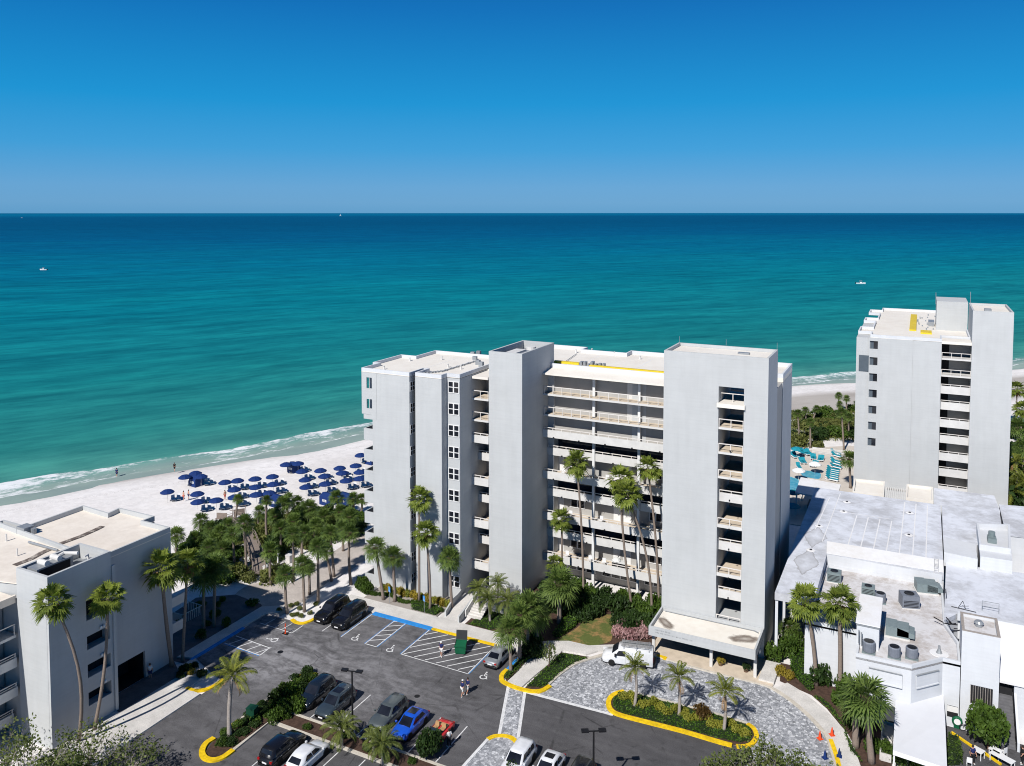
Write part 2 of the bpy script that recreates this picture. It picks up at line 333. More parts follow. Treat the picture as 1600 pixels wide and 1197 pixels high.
colr=mix(t,.9,colr,ramp(t,sml.outputs[0],[(.34,(.66,.76,.80)),(.5,(1,1,1)),(.64,(1.24,1.18,1.13))]),'MULTIPLY')  # light and dark of the wavelets put into the water colour
stk=noise(t,.035,4,.62,vec=uv,scl=(.12,1,1)); colr=mix(t,.8,colr,ramp(t,stk.outputs[0],[(.34,(.80,.85,.88)),(.5,(1,1,1)),(.64,(1.10,1.09,1.07))]),'MULTIPLY')
# surf: breaking crests and lace behind them
colr=mix(t,.55,colr,ramp(t,rip.outputs[0],[(.34,(.70,.78,.82)),(.64,(1.26,1.20,1.15))]),'MULTIPLY')  # ripple shading painted into the colour on top of the bump
nf=noise(t,.16,5,.62,vec=uv,scl=(.3,1,1)); lace=noise(t,.75,5,.72,vec=uv,scl=(.55,1,1)); br=noise(t,.028,3,.5,vec=uv,scl=(1,.25,1))
dd=mth(t,'ADD',ud,mth(t,'MULTIPLY',mth(t,'ADD',mth(t,'MULTIPLY',mth(t,'SUBTRACT',nf.outputs[0],.5),.75),mth(t,'MULTIPLY',mth(t,'SUBTRACT',br.outputs[0],.5),.6)),14))
band=ramp(t,mth(t,'DIVIDE',dd,20),[(.0,0),(.02,.70),(.05,.40),(.16,.36),(.28,.42),(.36,.62),(.42,.66),(.47,0),(1,0)])
thr=mth(t,'ADD',mth(t,'MULTIPLY',band,.62),mth(t,'MULTIPLY',mth(t,'SUBTRACT',br.outputs[0],.5),1.1))
foam=ramp(t,mth(t,'SUBTRACT',mth(t,'ADD',lace.outputs[0],thr),.78),[(0,0),(.20,1)])
foam=mth(t,'MULTIPLY',foam,ramp(t,mth(t,'DIVIDE',dd,20),[(0,.95),(.50,1),(.58,0)]))
colr=mix(t,ramp(t,mth(t,'DIVIDE',dd,20),[(.0,.55),(.30,.35),(.5,0)]),colr,(.33,.37,.37))
colr=mix(t,foam,colr,(.80,.82,.83))
t.links.new(colr,b.inputs['Base Color'])
b.inputs['Roughness'].default_value=1.0; b.inputs['Specular IOR Level'].default_value=0
bump(t,b,mth(t,'ADD',mth(t,'MULTIPLY',sml.outputs[0],1.0),mth(t,'MULTIPLY',rip.outputs[0],.22)),.7,.9)
gl=N(t,'ShaderNodeBsdfGlossy'); gl.inputs['Roughness'].default_value=.25; t.links.new([n for n in t.nodes if n.type=='BUMP'][0].outputs[0],gl.inputs['Normal'])
ms=N(t,'ShaderNodeMixShader'); ms.inputs[0].default_value=.035; t.links.new(b.outputs[0],ms.inputs[1]); t.links.new(gl.outputs[0],ms.inputs[2]); t.links.new(ms.outputs[0],t.nodes['Material Output'].inputs[0])
M['sea']=m
dsea=[-7,-3,0,3,6,8,9.5,11,13,16,20,26,34,45,60,80,110,150,200,270,360,500,700,1000,1500,2300,3500,6000,12000,25000,60000]
def zsea(t,d):
    z=-.93-.0
    if d<0: return -.93+d*-.004
    if d<60:
        c=9+2.2*math.sin(t*.09)+1.2*math.sin(t*.23+1); z+=.42*math.exp(-((d-c)/2.0)**2)*(0.55+.45*math.sin(t*.05+.6))
        z+=.16*math.exp(-((d-3-1.2*math.sin(t*.17))/1.4)**2)
    return z
coast_sheet('sea',dsea,zsea,M['sea'])
# asphalt with drifted sand and tyre scuffs
m,t,b=newmat('asphalt'); b.inputs['Roughness'].default_value=.9; b.inputs['Specular IOR Level'].default_value=.2
pos=N(t,'ShaderNodeNewGeometry').outputs['Position']; sp=N(t,'ShaderNodeSeparateXYZ'); t.links.new(pos,sp.inputs[0])
n1=noise(t,.11,5,.6); n2=noise(t,.75,7,.72); n3=noise(t,12,2,.6); dst=noise(t,.42,3,.6); wp=noise(t,.13,3,.5)
wa=N(t,'ShaderNodeVectorMath',operation='MULTIPLY_ADD'); wa.inputs[1].default_value=(6,6,0); t.links.new(wp.outputs['Color'],wa.inputs[0]); t.links.new(pos,wa.inputs[2])
sc=noise(t,.55,6,.7,vec=wa.outputs[0],scl=(.22,1.6,1))
c=mix(t,1.0,(.082,.080,.084),ramp(t,n3.outputs[0],[(.3,.7),(.7,1.3)]),'MULTIPLY')
c=mix(t,.8,c,ramp(t,n1.outputs[0],[(.3,.72),(.7,1.3)]),'MULTIPLY')
gx=ramp(t,mth(t,'DIVIDE',mth(t,'ADD',sp.outputs[0],56),40),[(.0,1),(.45,.75),(.72,.25),(1,.10)])
gy=ramp(t,mth(t,'DIVIDE',mth(t,'ADD',sp.outputs[1],27),14),[(0,.25),(.22,.9),(.55,1),(1,.55)])
sd=mth(t,'MULTIPLY',mth(t,'MULTIPLY',gx,gy),ramp(t,mth(t,'ADD',mth(t,'MULTIPLY',n2.outputs[0],.5),mth(t,'MULTIPLY',sc.outputs[0],.5)),[(.40,.10),(.48,.40),(.58,1)]))
oil=noise(t,.9,4,.6); c=mix(t,ramp(t,oil.outputs[0],[(.58,0),(.68,.55)]),c,(.035,.034,.035))
c=mix(t,mth(t,'MULTIPLY',sd,.80),c,(.36,.355,.37))
tl=N(t,'ShaderNodeTexWave',wave_type='BANDS',bands_direction='Y'); tl.inputs['Scale'].default_value=.16; tl.inputs['Distortion'].default_value=5; tl.inputs['Detail'].default_value=3; tl.inputs['Detail Scale'].default_value=.6
mp=N(t,'ShaderNodeMapping'); mp.inputs['Scale'].default_value=(.25,1,1); t.links.new(pos,mp.inputs[0]); t.links.new(mp.outputs[0],tl.inputs[0])
c=mix(t,mth(t,'MULTIPLY',ramp(t,tl.outputs[1],[(.86,0),(1,.10)]),ramp(t,n2.outputs[0],[(.35,0),(.6,1)])),c,(.22,.215,.21))
cr=N(t,'ShaderNodeTexVoronoi',feature='DISTANCE_TO_EDGE'); cr.inputs['Scale'].default_value=.13; t.links.new(pos,cr.inputs[0])
c=mix(t,mth(t,'MULTIPLY',ramp(t,cr.outputs[0],[(.004,.5),(.009,0)]),ramp(t,dst.outputs[0],[(.45,0),(.6,1)])),c,(.02,.02,.02))
t.links.new(c,b.inputs['Base Color']); bump(t,b,n3.outputs[0],.3,.02); M['asphalt']=m
# pavers
m,t,b=newmat('pavers'); b.inputs['Roughness'].default_value=.85
pos=N(t,'ShaderNodeNewGeometry').outputs['Position']
v=N(t,'ShaderNodeTexVoronoi'); v.inputs['Scale'].default_value=3.8; v.inputs['Randomness'].default_value=.75; t.links.new(pos,v.inputs[0])
ve=N(t,'ShaderNodeTexVoronoi',feature='DISTANCE_TO_EDGE'); ve.inputs['Scale'].default_value=3.8; ve.inputs['Randomness'].default_value=.75; t.links.new(pos,ve.inputs[0])
s2=N(t,'ShaderNodeSeparateColor'); t.links.new(v.outputs['Color'],s2.inputs[0]); n1=noise(t,.35,4,.6)
c=ramp(t,s2.outputs[0],[(0,(.22,.23,.25)),(.35,(.34,.35,.375)),(.7,(.47,.48,.505)),(1,(.66,.67,.69))])
c=mix(t,.7,c,ramp(t,n1.outputs[0],[(.3,.85),(.7,1.1)]),'MULTIPLY'); c=mix(t,ramp(t,ve.outputs[0],[(.02,.7),(.06,0)]),c,(.08,.085,.09))
t.links.new(c,b.inputs['Base Color']); bump(t,b,ve.outputs[0],.2,.02); M['paver']=m
m,t,b=newmat('lawn_grass'); b.inputs['Roughness'].default_value=.95
n1=noise(t,.42,4,.6); n2=noise(t,3.5,5,.7); k=ramp(t,mth(t,'ADD',mth(t,'MULTIPLY',n1.outputs[0],.75),mth(t,'MULTIPLY',n2.outputs[0],.25)),[(.48,0),(.60,1)])
c=mix(t,k,(.10,.125,.025),(.30,.185,.07)); c=mix(t,.7,c,ramp(t,n2.outputs[0],[(.3,.7),(.7,1.2)]),'MULTIPLY'); t.links.new(c,b.inputs['Base Color']); bump(t,b,n2.outputs[0],.6,.06); M['lawn']=m

def ground(name,poly,z,m): return struct(MB().sheet(poly,z).obj(name,m))
def ccw(poly):
    A=sum(poly[i][0]*poly[(i+1)%len(poly)][1]-poly[(i+1)%len(poly)][0]*poly[i][1] for i in range(len(poly)))
    return poly if A>0 else poly[::-1]
# parking lot and road (top at 0)
ASPH=[(-52.2,-80),(60,-80),(60,-55),(30,-30),(9.3,-11.2),(9.0,-12.4),(-12.0,-12.4),(-12.1,-13.5),(-19.6,-13.5),(-22,-13.55),(-24.4,-13.3),(-25.3,-12.4),(-25.3,-7.0),(-46.2,-6.95),(-52.2,-6.95),(-52.2,-11.8),(-52.9,-13.3),(-54.4,-13.05),(-58.4,-13.3),(-58.4,-24.6),(-56,-25.5),(-52.2,-26.6)]
ground('parking_lot',ccw(ASPH),0.0,M['asphalt'])
# paver forecourt
UP=[(-19.85,-11.5),(-19.55,-9.2),(-18.8,-6.45),(-17.2,-4.0),(-15.6,-2.2),(-13.4,-1.0),(-11.2,-.85),(-7,-1.2),(-4.4,-1.25),(.25,-1.2),(1.75,-1.58),(3.6,-2.8),(5.5,-4.6),(6.95,-6.4),(7.65,-7.5),(8.2,-9.3),(8.8,-11.4),(9.4,-14),(9.9,-18),(10.1,-30)]
UPs=smooth_line(UP,5)
ground('paver_drive',ccw(UPs+[(1.6,-30),(1.6,-12.6),(-12.2,-12.6),(-12.2,-13.4),(-20.2,-13.4)]),.006,M['paver'])
ground('concrete_band',ccw([(-21.8,-13.9),(-12.0,-13.45),(-12.0,-13.1),(-21.8,-13.45)]),.012,M['white'])
# crosswalk in pavers
ground('crosswalk',ccw([(-23.8,-13.8),(-21.9,-13.8),(-18.95,-21.6),(-20.75,-21.35)]),.008,M['paver'])
mb=MB()
for a,bb in (((-23.8,-13.6),(-20.85,-21.4)),((-21.8,-13.6),(-18.65,-21.9))): strip_flat(mb,[a,bb],-.16,.16,.014)
struct(mb.obj('crosswalk_edging',M['white']))
# walkways of concrete (raised)
WALK=MB()
KZ=.14
WALK.prism([(-52.0,-6.85),(-25.1,-6.85),(-25.1,-4.3),(-52.0,-4.3)],-.04,KZ)          # along the main facade
LW=MB(); LW.prism([(-56.9,-80),(-52.25,-80),(-52.25,-29.6),(-54.2,-29.6),(-54.4,-27.2),(-56.9,-25.6)],-.04,KZ)
LW.prism([(-58.4,-80),(-56.95,-80),(-56.95,-25.6),(-58.4,-24.7)],-.04,KZ-.005)
struct(LW.obj('pavement',M['concrete']))
struct(WALK.obj('sidewalk',M['concrete']))
pth=smooth_line([(-23.3,-13.0),(-23.0,-10.5),(-22.5,-7.5),(-22.3,-5.0),(-22.6,-3.6)],5)
mb=MB(); strip_solid(mb,pth,-.95,.95,-.04,KZ-.008); struct(mb.obj('footpath',M['concrete']))
mb=MB(); mb.prism([(-25.05,-6.3),(-23.4,-5.2),(-21.2,-4.4),(-18.6,-4.1),(-17.6,-2.7),(-15.6,-1.7),(-13.0,-.45),(-12.2,.2),(-12.2,.9),(-14.5,.2),(-16.5,-.6),(-19,-2.1),(-21.5,-2.2),(-23.5,-3.2),(-25.05,-4.3)],-.04,KZ-.015); struct(mb.obj('footpath',M['concrete']))
# kerb round the forecourt, walk on its right side
mb=MB(); strip_solid(mb,UPs[:-5],0,.38,-.04,KZ+.01); struct(mb.obj('kerb',M['kerb']))
RW=smooth_line([(1.75,-1.58),(3.6,-2.8),(5.5,-4.6),(6.95,-6.4),(7.65,-7.5),(8.2,-9.3),(8.8,-11.4),(9.4,-14),(9.9,-18),(10.1,-24)],5)
mb=MB(); strip_solid(mb,RW,.40,2.35,-.04,KZ); struct(mb.obj('sidewalk',M['concrete']))
struct(MB().prism([(-12.3,-.9),(1.7,-1.15),(1.7,3.5),(.0,3.5),(.0,4.15),(-12.3,4.15)],-.04,KZ+.02).obj('entrance_paving',M['floor']))
struct(MB().prism([(.15,-.6),(1.75,-.6),(1.85,3.6),(.15,3.6)],-.04,.34).obj('ramp_slab',M['concrete']))
# painted kerbs
def kerbline(pts,m,w=.30,nm='painted_kerb',sm_=True,h=KZ+.012):
    mb=MB(); strip_solid(mb,smooth_line(pts,6) if sm_ else pts,-w/2,w/2,-.03,h); return struct(mb.obj(nm,m))
kerbline([(-46.3,-7.05),(-37.6,-7.05)],M['blue'],.62,'blue_kerb',False); kerbline([(-37.6,-7.0),(-28.7,-6.9)],M['yellow'],.34,'yellow_kerb',False)
kerbline([(-25.15,-7.2),(-25.3,-10.9)],M['blue'],.34,'blue_kerb',False)
kerbline([(-25.3,-10.9),(-25.35,-12.0),(-24.9,-13.0),(-23.9,-13.4),(-22.6,-13.55),(-21.1,-13.4),(-20.2,-12.8),(-19.75,-11.6)],M['yellow'],.50,'yellow_kerb',True,KZ+.03)
kerbline([(-54.5,-12.95),(-53.6,-13.25),(-52.7,-13.1),(-52.2,-12.2),(-52.1,-11.4)],M['yellow'],.45,'yellow_kerb')
kerbline([(-52.1,-11.4),(-52.1,-7.0)],M['kerb'],.3,'kerb',False)
kerbline([(-54.5,-29.4),(-53.4,-29.4),(-52.4,-28.7),(-52.1,-27.6),(-52.2,-26.5)],M['yellow'],.45,'yellow_kerb')
kerbline([(-58.4,-25.3),(-58.4,-17.2)],M['blue'],.40,'blue_kerb',False)
kerbline([(8.15,-7.7),(8.75,-9.6),(9.25,-11.6),(9.85,-15),(10.2,-20)],M['yellow'],.42,'yellow_kerb',True,KZ+.03)
kerbline([(-11.2,-.62),(-10.0,-.72)],M['yellow'],.5,'yellow_kerb',False,KZ+.03)
# parking median bed
BED=[(-45.2,-33),(-45.2,-22.5),(-44.8,-21.4),(-43.6,-21.1),(-42.5,-21.6),(-42.4,-27.7),(-22.0,-27.7),(-21.5,-29.8),(-42.3,-29.8),(-42.3,-34.7),(-42.6,-36.0),(-43.6,-36.6),(-44.7,-36.2),(-45.2,-34.8)]
struct(MB().prism(offset(ccw(BED),.25),-.02,.12).obj('planting_bed',M['mulch']))
kerbline([(-42.4,-27.75),(-22.0,-27.75)],M['kerb'],.26,'kerb',False); kerbline([(-42.35,-34.6),(-42.35,-29.75),(-21.5,-29.75)],M['kerb'],.34,'kerb',False)
kerbline([(-45.25,-33.2),(-45.25,-22.4)],M['kerb'],.28,'kerb',False)
kerbline([(-45.25,-32.3),(-45.3,-31.2)],M['yellow'],.30,'yellow_kerb',False,KZ+.03)
kerbline([(-42.35,-34.7),(-42.45,-35.9),(-43.0,-36.6),(-43.9,-36.7),(-44.8,-36.2),(-45.4,-35.2),(-45.35,-34.2)],M['yellow'],.55,'yellow_kerb',True,KZ+.03)
kerbline([(-45.2,-22.4),(-44.8,-21.5),(-43.7,-21.1)],M['yellow'],.34,'yellow_kerb',True,KZ+.03)
# paved median nose
struct(MB().prism([(-21.75,-33),(-18.45,-33),(-18.45,-22.6),(-18.9,-21.8),(-19.9,-21.45),(-20.9,-21.7),(-21.5,-22.5)],-.02,.10).obj('median_paving',M['paver']))
kerbline([(-21.7,-27.6),(-21.5,-22.5)],M['white'],.3,'kerb',False); kerbline([(-18.45,-28),(-18.45,-22.6)],M['white'],.3,'kerb',False)
kerbline([(-21.5,-22.5),(-21.1,-21.8),(-20.3,-21.35),(-19.5,-21.3),(-18.8,-21.75),(-18.4,-22.5)],M['yellow'],.46,'yellow_kerb',True,KZ+.03)
# planted island in the forecourt
ISL=[(-12.7,-9.35),(-13.2,-10.6),(-13.05,-11.8),(-12.4,-12.75),(-11.3,-13.1),(-8.1,-12.95),(-4.9,-12.75),(-1.4,-12.75),(.6,-12.5),(1.45,-11.6),(1.6,-10.4),(1.2,-9.4),(.3,-8.75),(-3,-8.6),(-8,-8.75),(-11.3,-8.8)]
struct(MB().prism(ISL,-.02,.11).obj('planting_bed',M['mulch']))
kerbline([(-12.3,-9.0),(-12.9,-9.7),(-13.2,-10.7),(-13.05,-11.8),(-12.4,-12.75),(-11.3,-13.1),(-8.1,-12.97),(-4.9,-12.8),(-1.4,-12.85),(-.2,-12.8)],M['yellow'],.52,'yellow_kerb',True,KZ+.03)
kerbline([(.2,-12.75),(1.0,-12.35),(1.5,-11.6),(1.65,-10.4),(1.2,-9.3),(.5,-8.8)],M['yellow'],.45,'yellow_kerb',True,KZ+.03)
kerbline([(.5,-8.72),(-3,-8.55),(-8,-8.7),(-11.2,-8.72),(-12.3,-9.0)],M['kerb'],.3,'kerb')
# garden ground
def bed(poly,m,z=.10,nm='planting_bed'): return struct(MB().prism(poly,-.02,z).obj(nm,m))
bed([(-25.1,-10.8),(-25.0,-12.2),(-24.3,-12.9),(-24.2,-8),(-23.6,-6.2),(-25.0,-6.6)],M['mulch'],.115)
bed([(-22.0,-13.1),(-20.4,-12.5),(-19.95,-11.5),(-19.6,-9.0),(-18.9,-6.3),(-17.6,-4.3),(-18.8,-4.5),(-21.3,-4.9),(-21.6,-7.5)],M['mulch'],.115)
bed([(-50.0,-4.28),(-38.7,-4.28),(-38.7,1.2),(-50.0,-.3)],M['sand'],.10)
bed([(-34.6,-4.25),(-25.1,-4.25),(-23.4,-3.0),(-21.4,-2.0),(-19,-1.9),(-16.4,-.4),(-12.2,1.0),(-12.2,11.0),(-30.9,11.0),(-30.9,4.5),(-34.6,4.5)],M['mulch'],.09)
LAWN=smooth_poly(gp(z8,[(175,420),(250,380),(330,330),(390,275),(480,250),(590,250),(640,270),(560,330),(545,410),(480,435),(380,460),(330,470),(240,450)]),4)
struct(MB().prism(LAWN,.0,.115).obj('lawn',M['lawn']))
bed([(1.9,3.4),(2.2,.6),(5.6,-.6),(7.3,-2.4),(8.8,-4.7),(9.6,-6.7),(10.1,-8.8),(10.8,-10.6),(12.0,-16),(13.6,-16),(13.5,-2.0),(9.8,1.9),(4.6,1.9),(4.6,4.2),(1.0,4.2)],M['mulch'],.10)
struct(MB().prism([(17.9,-14),(40,-14),(40,-.1),(17.9,-.1)],-.03,.03).obj('service_yard',M['asphalt']))
# shell path through the grove, shaded terrace beyond the left block
PTH=gp(z2,[(540,1080),(640,1010),(760,990),(900,1000),(1020,900),(1120,830),(1230,760),(1330,690),(1420,690),(1420,800),(1300,900),(1200,960),(1120,1000),(1060,1060),(980,1110),(860,1190),(780,1230),(640,1260),(520,1200)])
ground('shell_path',ccw(smooth_poly(PTH,3)),-.035,mat('shell_path',(.52,.465,.42),.95,.16,.5,fine=5,bmp=.2))
struct(MB().prism([(-60.3,-25.6),(-58.62,-24.9),(-58.62,-13.4),(-57.2,-11.9),(-57.8,-10.6),(-60.3,-12.2)],-.03,.13).obj('sidewalk',M['concrete']))
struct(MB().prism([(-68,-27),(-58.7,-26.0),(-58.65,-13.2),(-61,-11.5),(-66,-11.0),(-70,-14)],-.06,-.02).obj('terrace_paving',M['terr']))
# lines
LN=MB()
def line(x0,y0,x1,y1,wd=.11,z=.007,mb=None): strip_flat(mb or LN,[(x0,y0),(x1,y1)],-wd/2,wd/2,z)
for a,y0,y1 in ((-49.35,-13.4,-7.3),(-46.42,-13.45,-7.3),(-42.9,-13.4,-7.3),(-41.3,-13.4,-7.3),(-37.8,-13.4,-7.3),(-28.9,-13.45,-7.2),(-52.35,-15.3,-13.4)): line(a,y0,a,y1)
line(-42.95,-13.4,-41.25,-13.4); line(-37.85,-13.4,-28.85,-13.45)
for i in range(5): line(-42.9,-12.6+i*1.25,-41.3,-11.5+i*1.25,.12,.0075)
for k in range(-6,7):       # diagonal hatching in front of the steps
    pts=[]
    for s in range(61):
        x=-37.55+k*1.45+s*.12; y=-13.2+s*.12*1.126
        if -37.75<x<-28.95 and -13.4<y<-7.25: pts.append((x,y))
    if len(pts)>3: line(*pts[0],*pts[-1],.13,.0075)
line(-57.9,-20.75,-52.2,-20.9,.13); line(-57.9,-18.95,-52.3,-19.2,.13); line(-52.2,-20.9,-52.35,-19.2,.13); line(-57.6,-15.3,-52.35,-15.4,.1)
for i in range(4): line(-57.3+i*1.45,-20.75,-57.0+i*1.45+.45,-19.05,.12,.0075)
for x in (-56.6,-55.0,-53.9): line(x-.15,-15.3,x,-13.6,.09)
for a in (-39.2,-36.12,-33.32,-30.35,-27.4,-24.35): line(a,-27.5,a,-21.5)
for a in (-39.2,-36.25,-33.32,-30.38,-27.4,-24.4): line(a,-36,a,-30.1)
for a in (-15.6,-12.7,-9.8): line(a,-28,a,-22)
struct(LN.obj('painted_lines',M['white']))
BL=MB()
for a,y0,y1 in ((-46.55,-13.4,-7.3),(-43.03,-13.4,-7.3),(-41.17,-13.4,-7.3),(-37.93,-13.4,-7.3),(-28.77,-13.45,-7.2)): line(a,y0,a,y1,.07,.0068,BL)
line(-57.9,-20.9,-52.2,-21.05,.08,.0068,BL)
struct(BL.obj('painted_lines',M['blue']))
def wheelchair(cx,cy,sz,rot):
    mb=MB(); c,s=math.cos(rot),math.sin(rot)
    def P(x,y): return (cx+sz*(x*c-y*s),cy+sz*(x*s+y*c))
    arc=[P(.32*math.cos(a),-.25+.32*math.sin(a)) for a in [R(130)+i*R(260)/14 for i in range(15)]]
    strip_flat(mb,arc,-.055*sz,.055*sz,.0072)
    for pts in ([(-.08,.45),(-.03,-.02),(.25,-.05),(.38,-.42),(.5,-.38)],[(-.05,.22),(.2,.2)]):
        strip_flat(mb,[P(*q) for q in pts],-.06*sz,.06*sz,.0078)
    mb.sheet([P(-.09+.1*math.cos(a*PI/4),.6+.1*math.sin(a*PI/4)) for a in range(8)],.0074)
    return struct(mb.obj('accessible_symbol',M['white']))
for x,y in ((-44.7,-12.75),(-39.5,-12.95),(-27.05,-12.95)): wheelchair(x,y,1.15,0)
wheelchair(-53.4,-17.6,1.2,R(90))
struct(MB().cyl(-31.6,-19.5,-.02,.009,.3,16).obj('manhole_cover',M['black'])); struct(MB().cyl(-50.6,-19.3,-.02,.009,.34,16).obj('manhole_cover',M['black']))
# pool terrace behind the club house, with its two pools
struct(MB().prism([(-9.5,48),(9,48),(9,100),(2,101),(-3,97),(-9.5,88)],-.03,.05).obj('pool_deck',mat('pool_deck',(.62,.56,.49),.85,.1,.5)))
wm,t,b=newmat('pool_water'); b.inputs['Roughness'].default_value=.06; n=noise(t,1.3,4,.6); t.links.new(ramp(t,n.outputs[0],[(.35,(.06,.33,.45)),(.65,(.17,.47,.57))]),b.inputs['Base Color']); bump(t,b,n.outputs[0],.3,.08); M['pool']=wm
P2=smooth_poly(gp(z12,[(500,560),(640,560),(800,590),(825,640),(790,690),(640,670),(540,640)]),5); P1=smooth_poly(gp(z12,[(300,660),(400,668),(480,700),(465,790),(440,880),(370,905),(290,900)]),5)
for p in (P2,P1):
    struct(MB().prism(p,0,.062).obj('pool_water',M['pool'])); struct(MB().ring(offset(ccw(p),-.3),.3,0,.10).obj('pool_coping',M['kerb']))
# ---------------------------------------------------------------- the main apartment building
ST=2.88
SB=[26.0-ST*k for k in range(9)]         # undersides of the walkway floors, top to bottom
B=thing('apartment_building','long white nine storey beach apartment block with two tall blank stair towers','building',(-25,5,0))
B.location=(0,0,0)
def part(nm,mb,m,par=None,smooth=False): return mb.obj(nm,m,par or B,smooth)
def window_front(par,x0,x1,y,z0,z1,nx=2,nz=2,deep=.0):
    fr=MB(); w=.09
    for i in range(nx+1): xx=x0+(x1-x0)*i/nx; k=w if i not in (0,nx) else w*.6; fr.box(xx-k,xx+k,y-.07,y+.05,z0-.05,z1+.05)
    for j in range(nz+1): zz=z0+(z1-z0)*j/nz; fr.box(x0+.01,x1-.01,y-.06,y+.045,zz-w*.55,zz+w*.55)
    f=fr.obj('window',M['frame'],par); MB().quad((x0,y-.02,z0),(x1,y-.02,z0),(x1,y-.02,z1),(x0,y-.02,z1)).obj('pane',M['glass'],f); return f
def window_side(par,x,y0,y1,z0,z1,m='frame'):
    fr=MB(); w=.05
    for yy in (y0,(y0+y1)/2,y1): fr.box(x-.03,x+.06,yy-w,yy+w,z0-.05,z1+.05)
    for zz in (z0,(z0+z1)/2,z1): fr.box(x-.03,x+.05,y0+.01,y1-.01,zz-w*.9,zz+w*.9)
    f=fr.obj('window',M[m],par); MB().quad((x+.02,y0,z0),(x+.02,y1,z0),(x+.02,y1,z1),(x+.02,y0,z1)).obj('pane',M['glass'],f); return f
# left wing
ww=MB(); ww.box(-50.3,-45.0,-.6,15.4,-.1,29.4); part('wall',ww,M['stucco'])
ww=MB(); ww.box(-44.4,-40.35,-.1,15.3,-.1,29.41); ww.box(-45.02,-44.38,3.0,15.2,-.1,29.42); part('wall',ww,M['stucco'])
ww=MB(); ww.box(-40.36,-38.4,1.25,15.1,-.1,29.43); part('wall',ww,M['stucco'])
for k in range(10):
    window_side(B,-45.0,-.45,.65,27.45-ST*k,28.65-ST*k)
    window_front(B,-40.1,-38.52,1.25,27.45-ST*k,28.93-ST*k)
# corner balconies at the seaward end
MB().box(-52.7,-50.3,1.0,1.2,23.7,29.35).obj('wall',M['stucco'],B)
ww=MB(); z=22.98
ww.box(-52.75,-50.28,-.6,-.4,28.7,29.4); ww.box(-52.75,-51.93,-.6,-.4,23.65,28.7); ww.box(-51.04,-50.28,-.6,-.4,22.99,28.7); ww.box(-51.93,-51.04,-.6,-.4,25.75,27.2); ww.box(-51.93,-51.04,-.6,-.4,23.6,24.45); ww.box(-52.45,-51.04,-.6,-.4,22.99,23.62)
for k in range(8):
    zt=21.67-ST*k; zb=zt-1.57
    ww.box(-52.45,-50.95,-.6,-.42,max(0,zb),zt); ww.box(-50.97,-50.28,-.599,-.41,max(0,zb-.0),zt+1.31 if k<8 else zt)
    ww.box(-52.45,-52.3,-.42,3.4,max(0,zb),zt)
part('balcony_front',ww,M['stucco'])
for k in range(10):
    ww=MB(); zz=26.05-ST*k; ww.box(-52.3,-50.25,-.41,9.0,zz-.22,zz); part('balcony_floor',ww,M['slab'])
ww=MB(); ww.box(-53.7,-50.25,3.4,10.4,-.1,29.38); part('wall',ww,M['stucco'])
# stair tower with the machine pit on its roof
ww=MB(); ww.box(-35.9,-31.0,4.6,14.9,-.1,31.0); ww.ring([(-35.9,4.6),(-31,4.6),(-31,14.9),(-35.9,14.9)],.28,31.0,32.7); t1=part('stair_tower',ww,M['stucco'])
ww=MB(); ww.box(-35.55,-31.35,4.95,14.5,31.0,31.06); part('tower_roof',ww,M['metal'],t1)
ww=MB(); ww.box(-34.4,-32.2,5.6,9.6,31.06,32.3); ww.box(-34.6,-32.0,10.4,13.4,31.06,31.9); part('roof_machinery',ww,M['metal'],t1)
ww=MB(); ww.box(-34.1,-32.6,5.9,9.2,32.3,32.5); ww.cyl(-33.3,12.2,31.9,32.4,.7,16); ww.tube([(-35.2,6,31.6),(-35.2,13,31.6)],.12,8); ww.tube([(-31.8,9,31.5),(-31.8,14,31.5)],.15,8); part('fan_housing',ww,M['slab'],t1)
# tower with the slot of landings
ww=MB(); ww.box(-12.1,-5.62,4.2,10.8,-.1,34.25); ww.box(-2.75,-.1,4.2,10.8,-.1,34.25); ww.box(-5.62,-2.75,4.21,10.79,31.0,34.24); ww.box(-5.62,-2.75,4.21,10.79,3.0,3.42)
ww.ring([(-12.1,4.2),(-.1,4.2),(-.1,10.8),(-12.1,10.8)],.25,34.25,34.68); t2=part('stair_tower',ww,M['stucco'])
ww=MB(); ww.box(-11.8,-.4,4.5,10.5,34.25,34.30); part('tower_roof',ww,M['cream'],t2)
ww=MB(); ww.box(-4.2,-2.9,7.6,8.3,34.3,34.5); part('roof_hatch',ww,M['metal'],t2)
ww=MB()
for x,y in ((-12.0,10.7),(-6.2,10.7),(-.2,10.7)): ww.tube([(x,y,34.6),(x,y,35.5)],.02,5)
part('lightning_rod',ww,M['metal'],t2)
def rail(par,x0,x1,y,z0,h,step=1.36,low=False,ends=True):
    mb=MB(); mb.box(x0,x1,y-.04,y+.04,z0+h-.09,z0+h)
    n=max(1,round((x1-x0)/step))
    for i in range(n+1):
        xx=x0+(x1-x0)*i/n; xx=min(max(xx,x0+.04),x1-.04); mb.box(xx-.04,xx+.04,y-.035,y+.035,z0,z0+h-.09)
    if low:
        mb.box(x0,x1,y-.03,y+.03,z0+.07,z0+.12)
        m_=int((x1-x0)/.14)
        for i in range(m_): xx=x0+(i+.5)*(x1-x0)/m_; mb.box(xx-.018,xx+.018,y-.015,y+.015,z0+.12,z0+h-.09)
    return mb.obj('railing',M['rail'],par)
FR=[11.2,11.35,11.2,12.7,11.2,12.7,11.2,12.7,11.2]
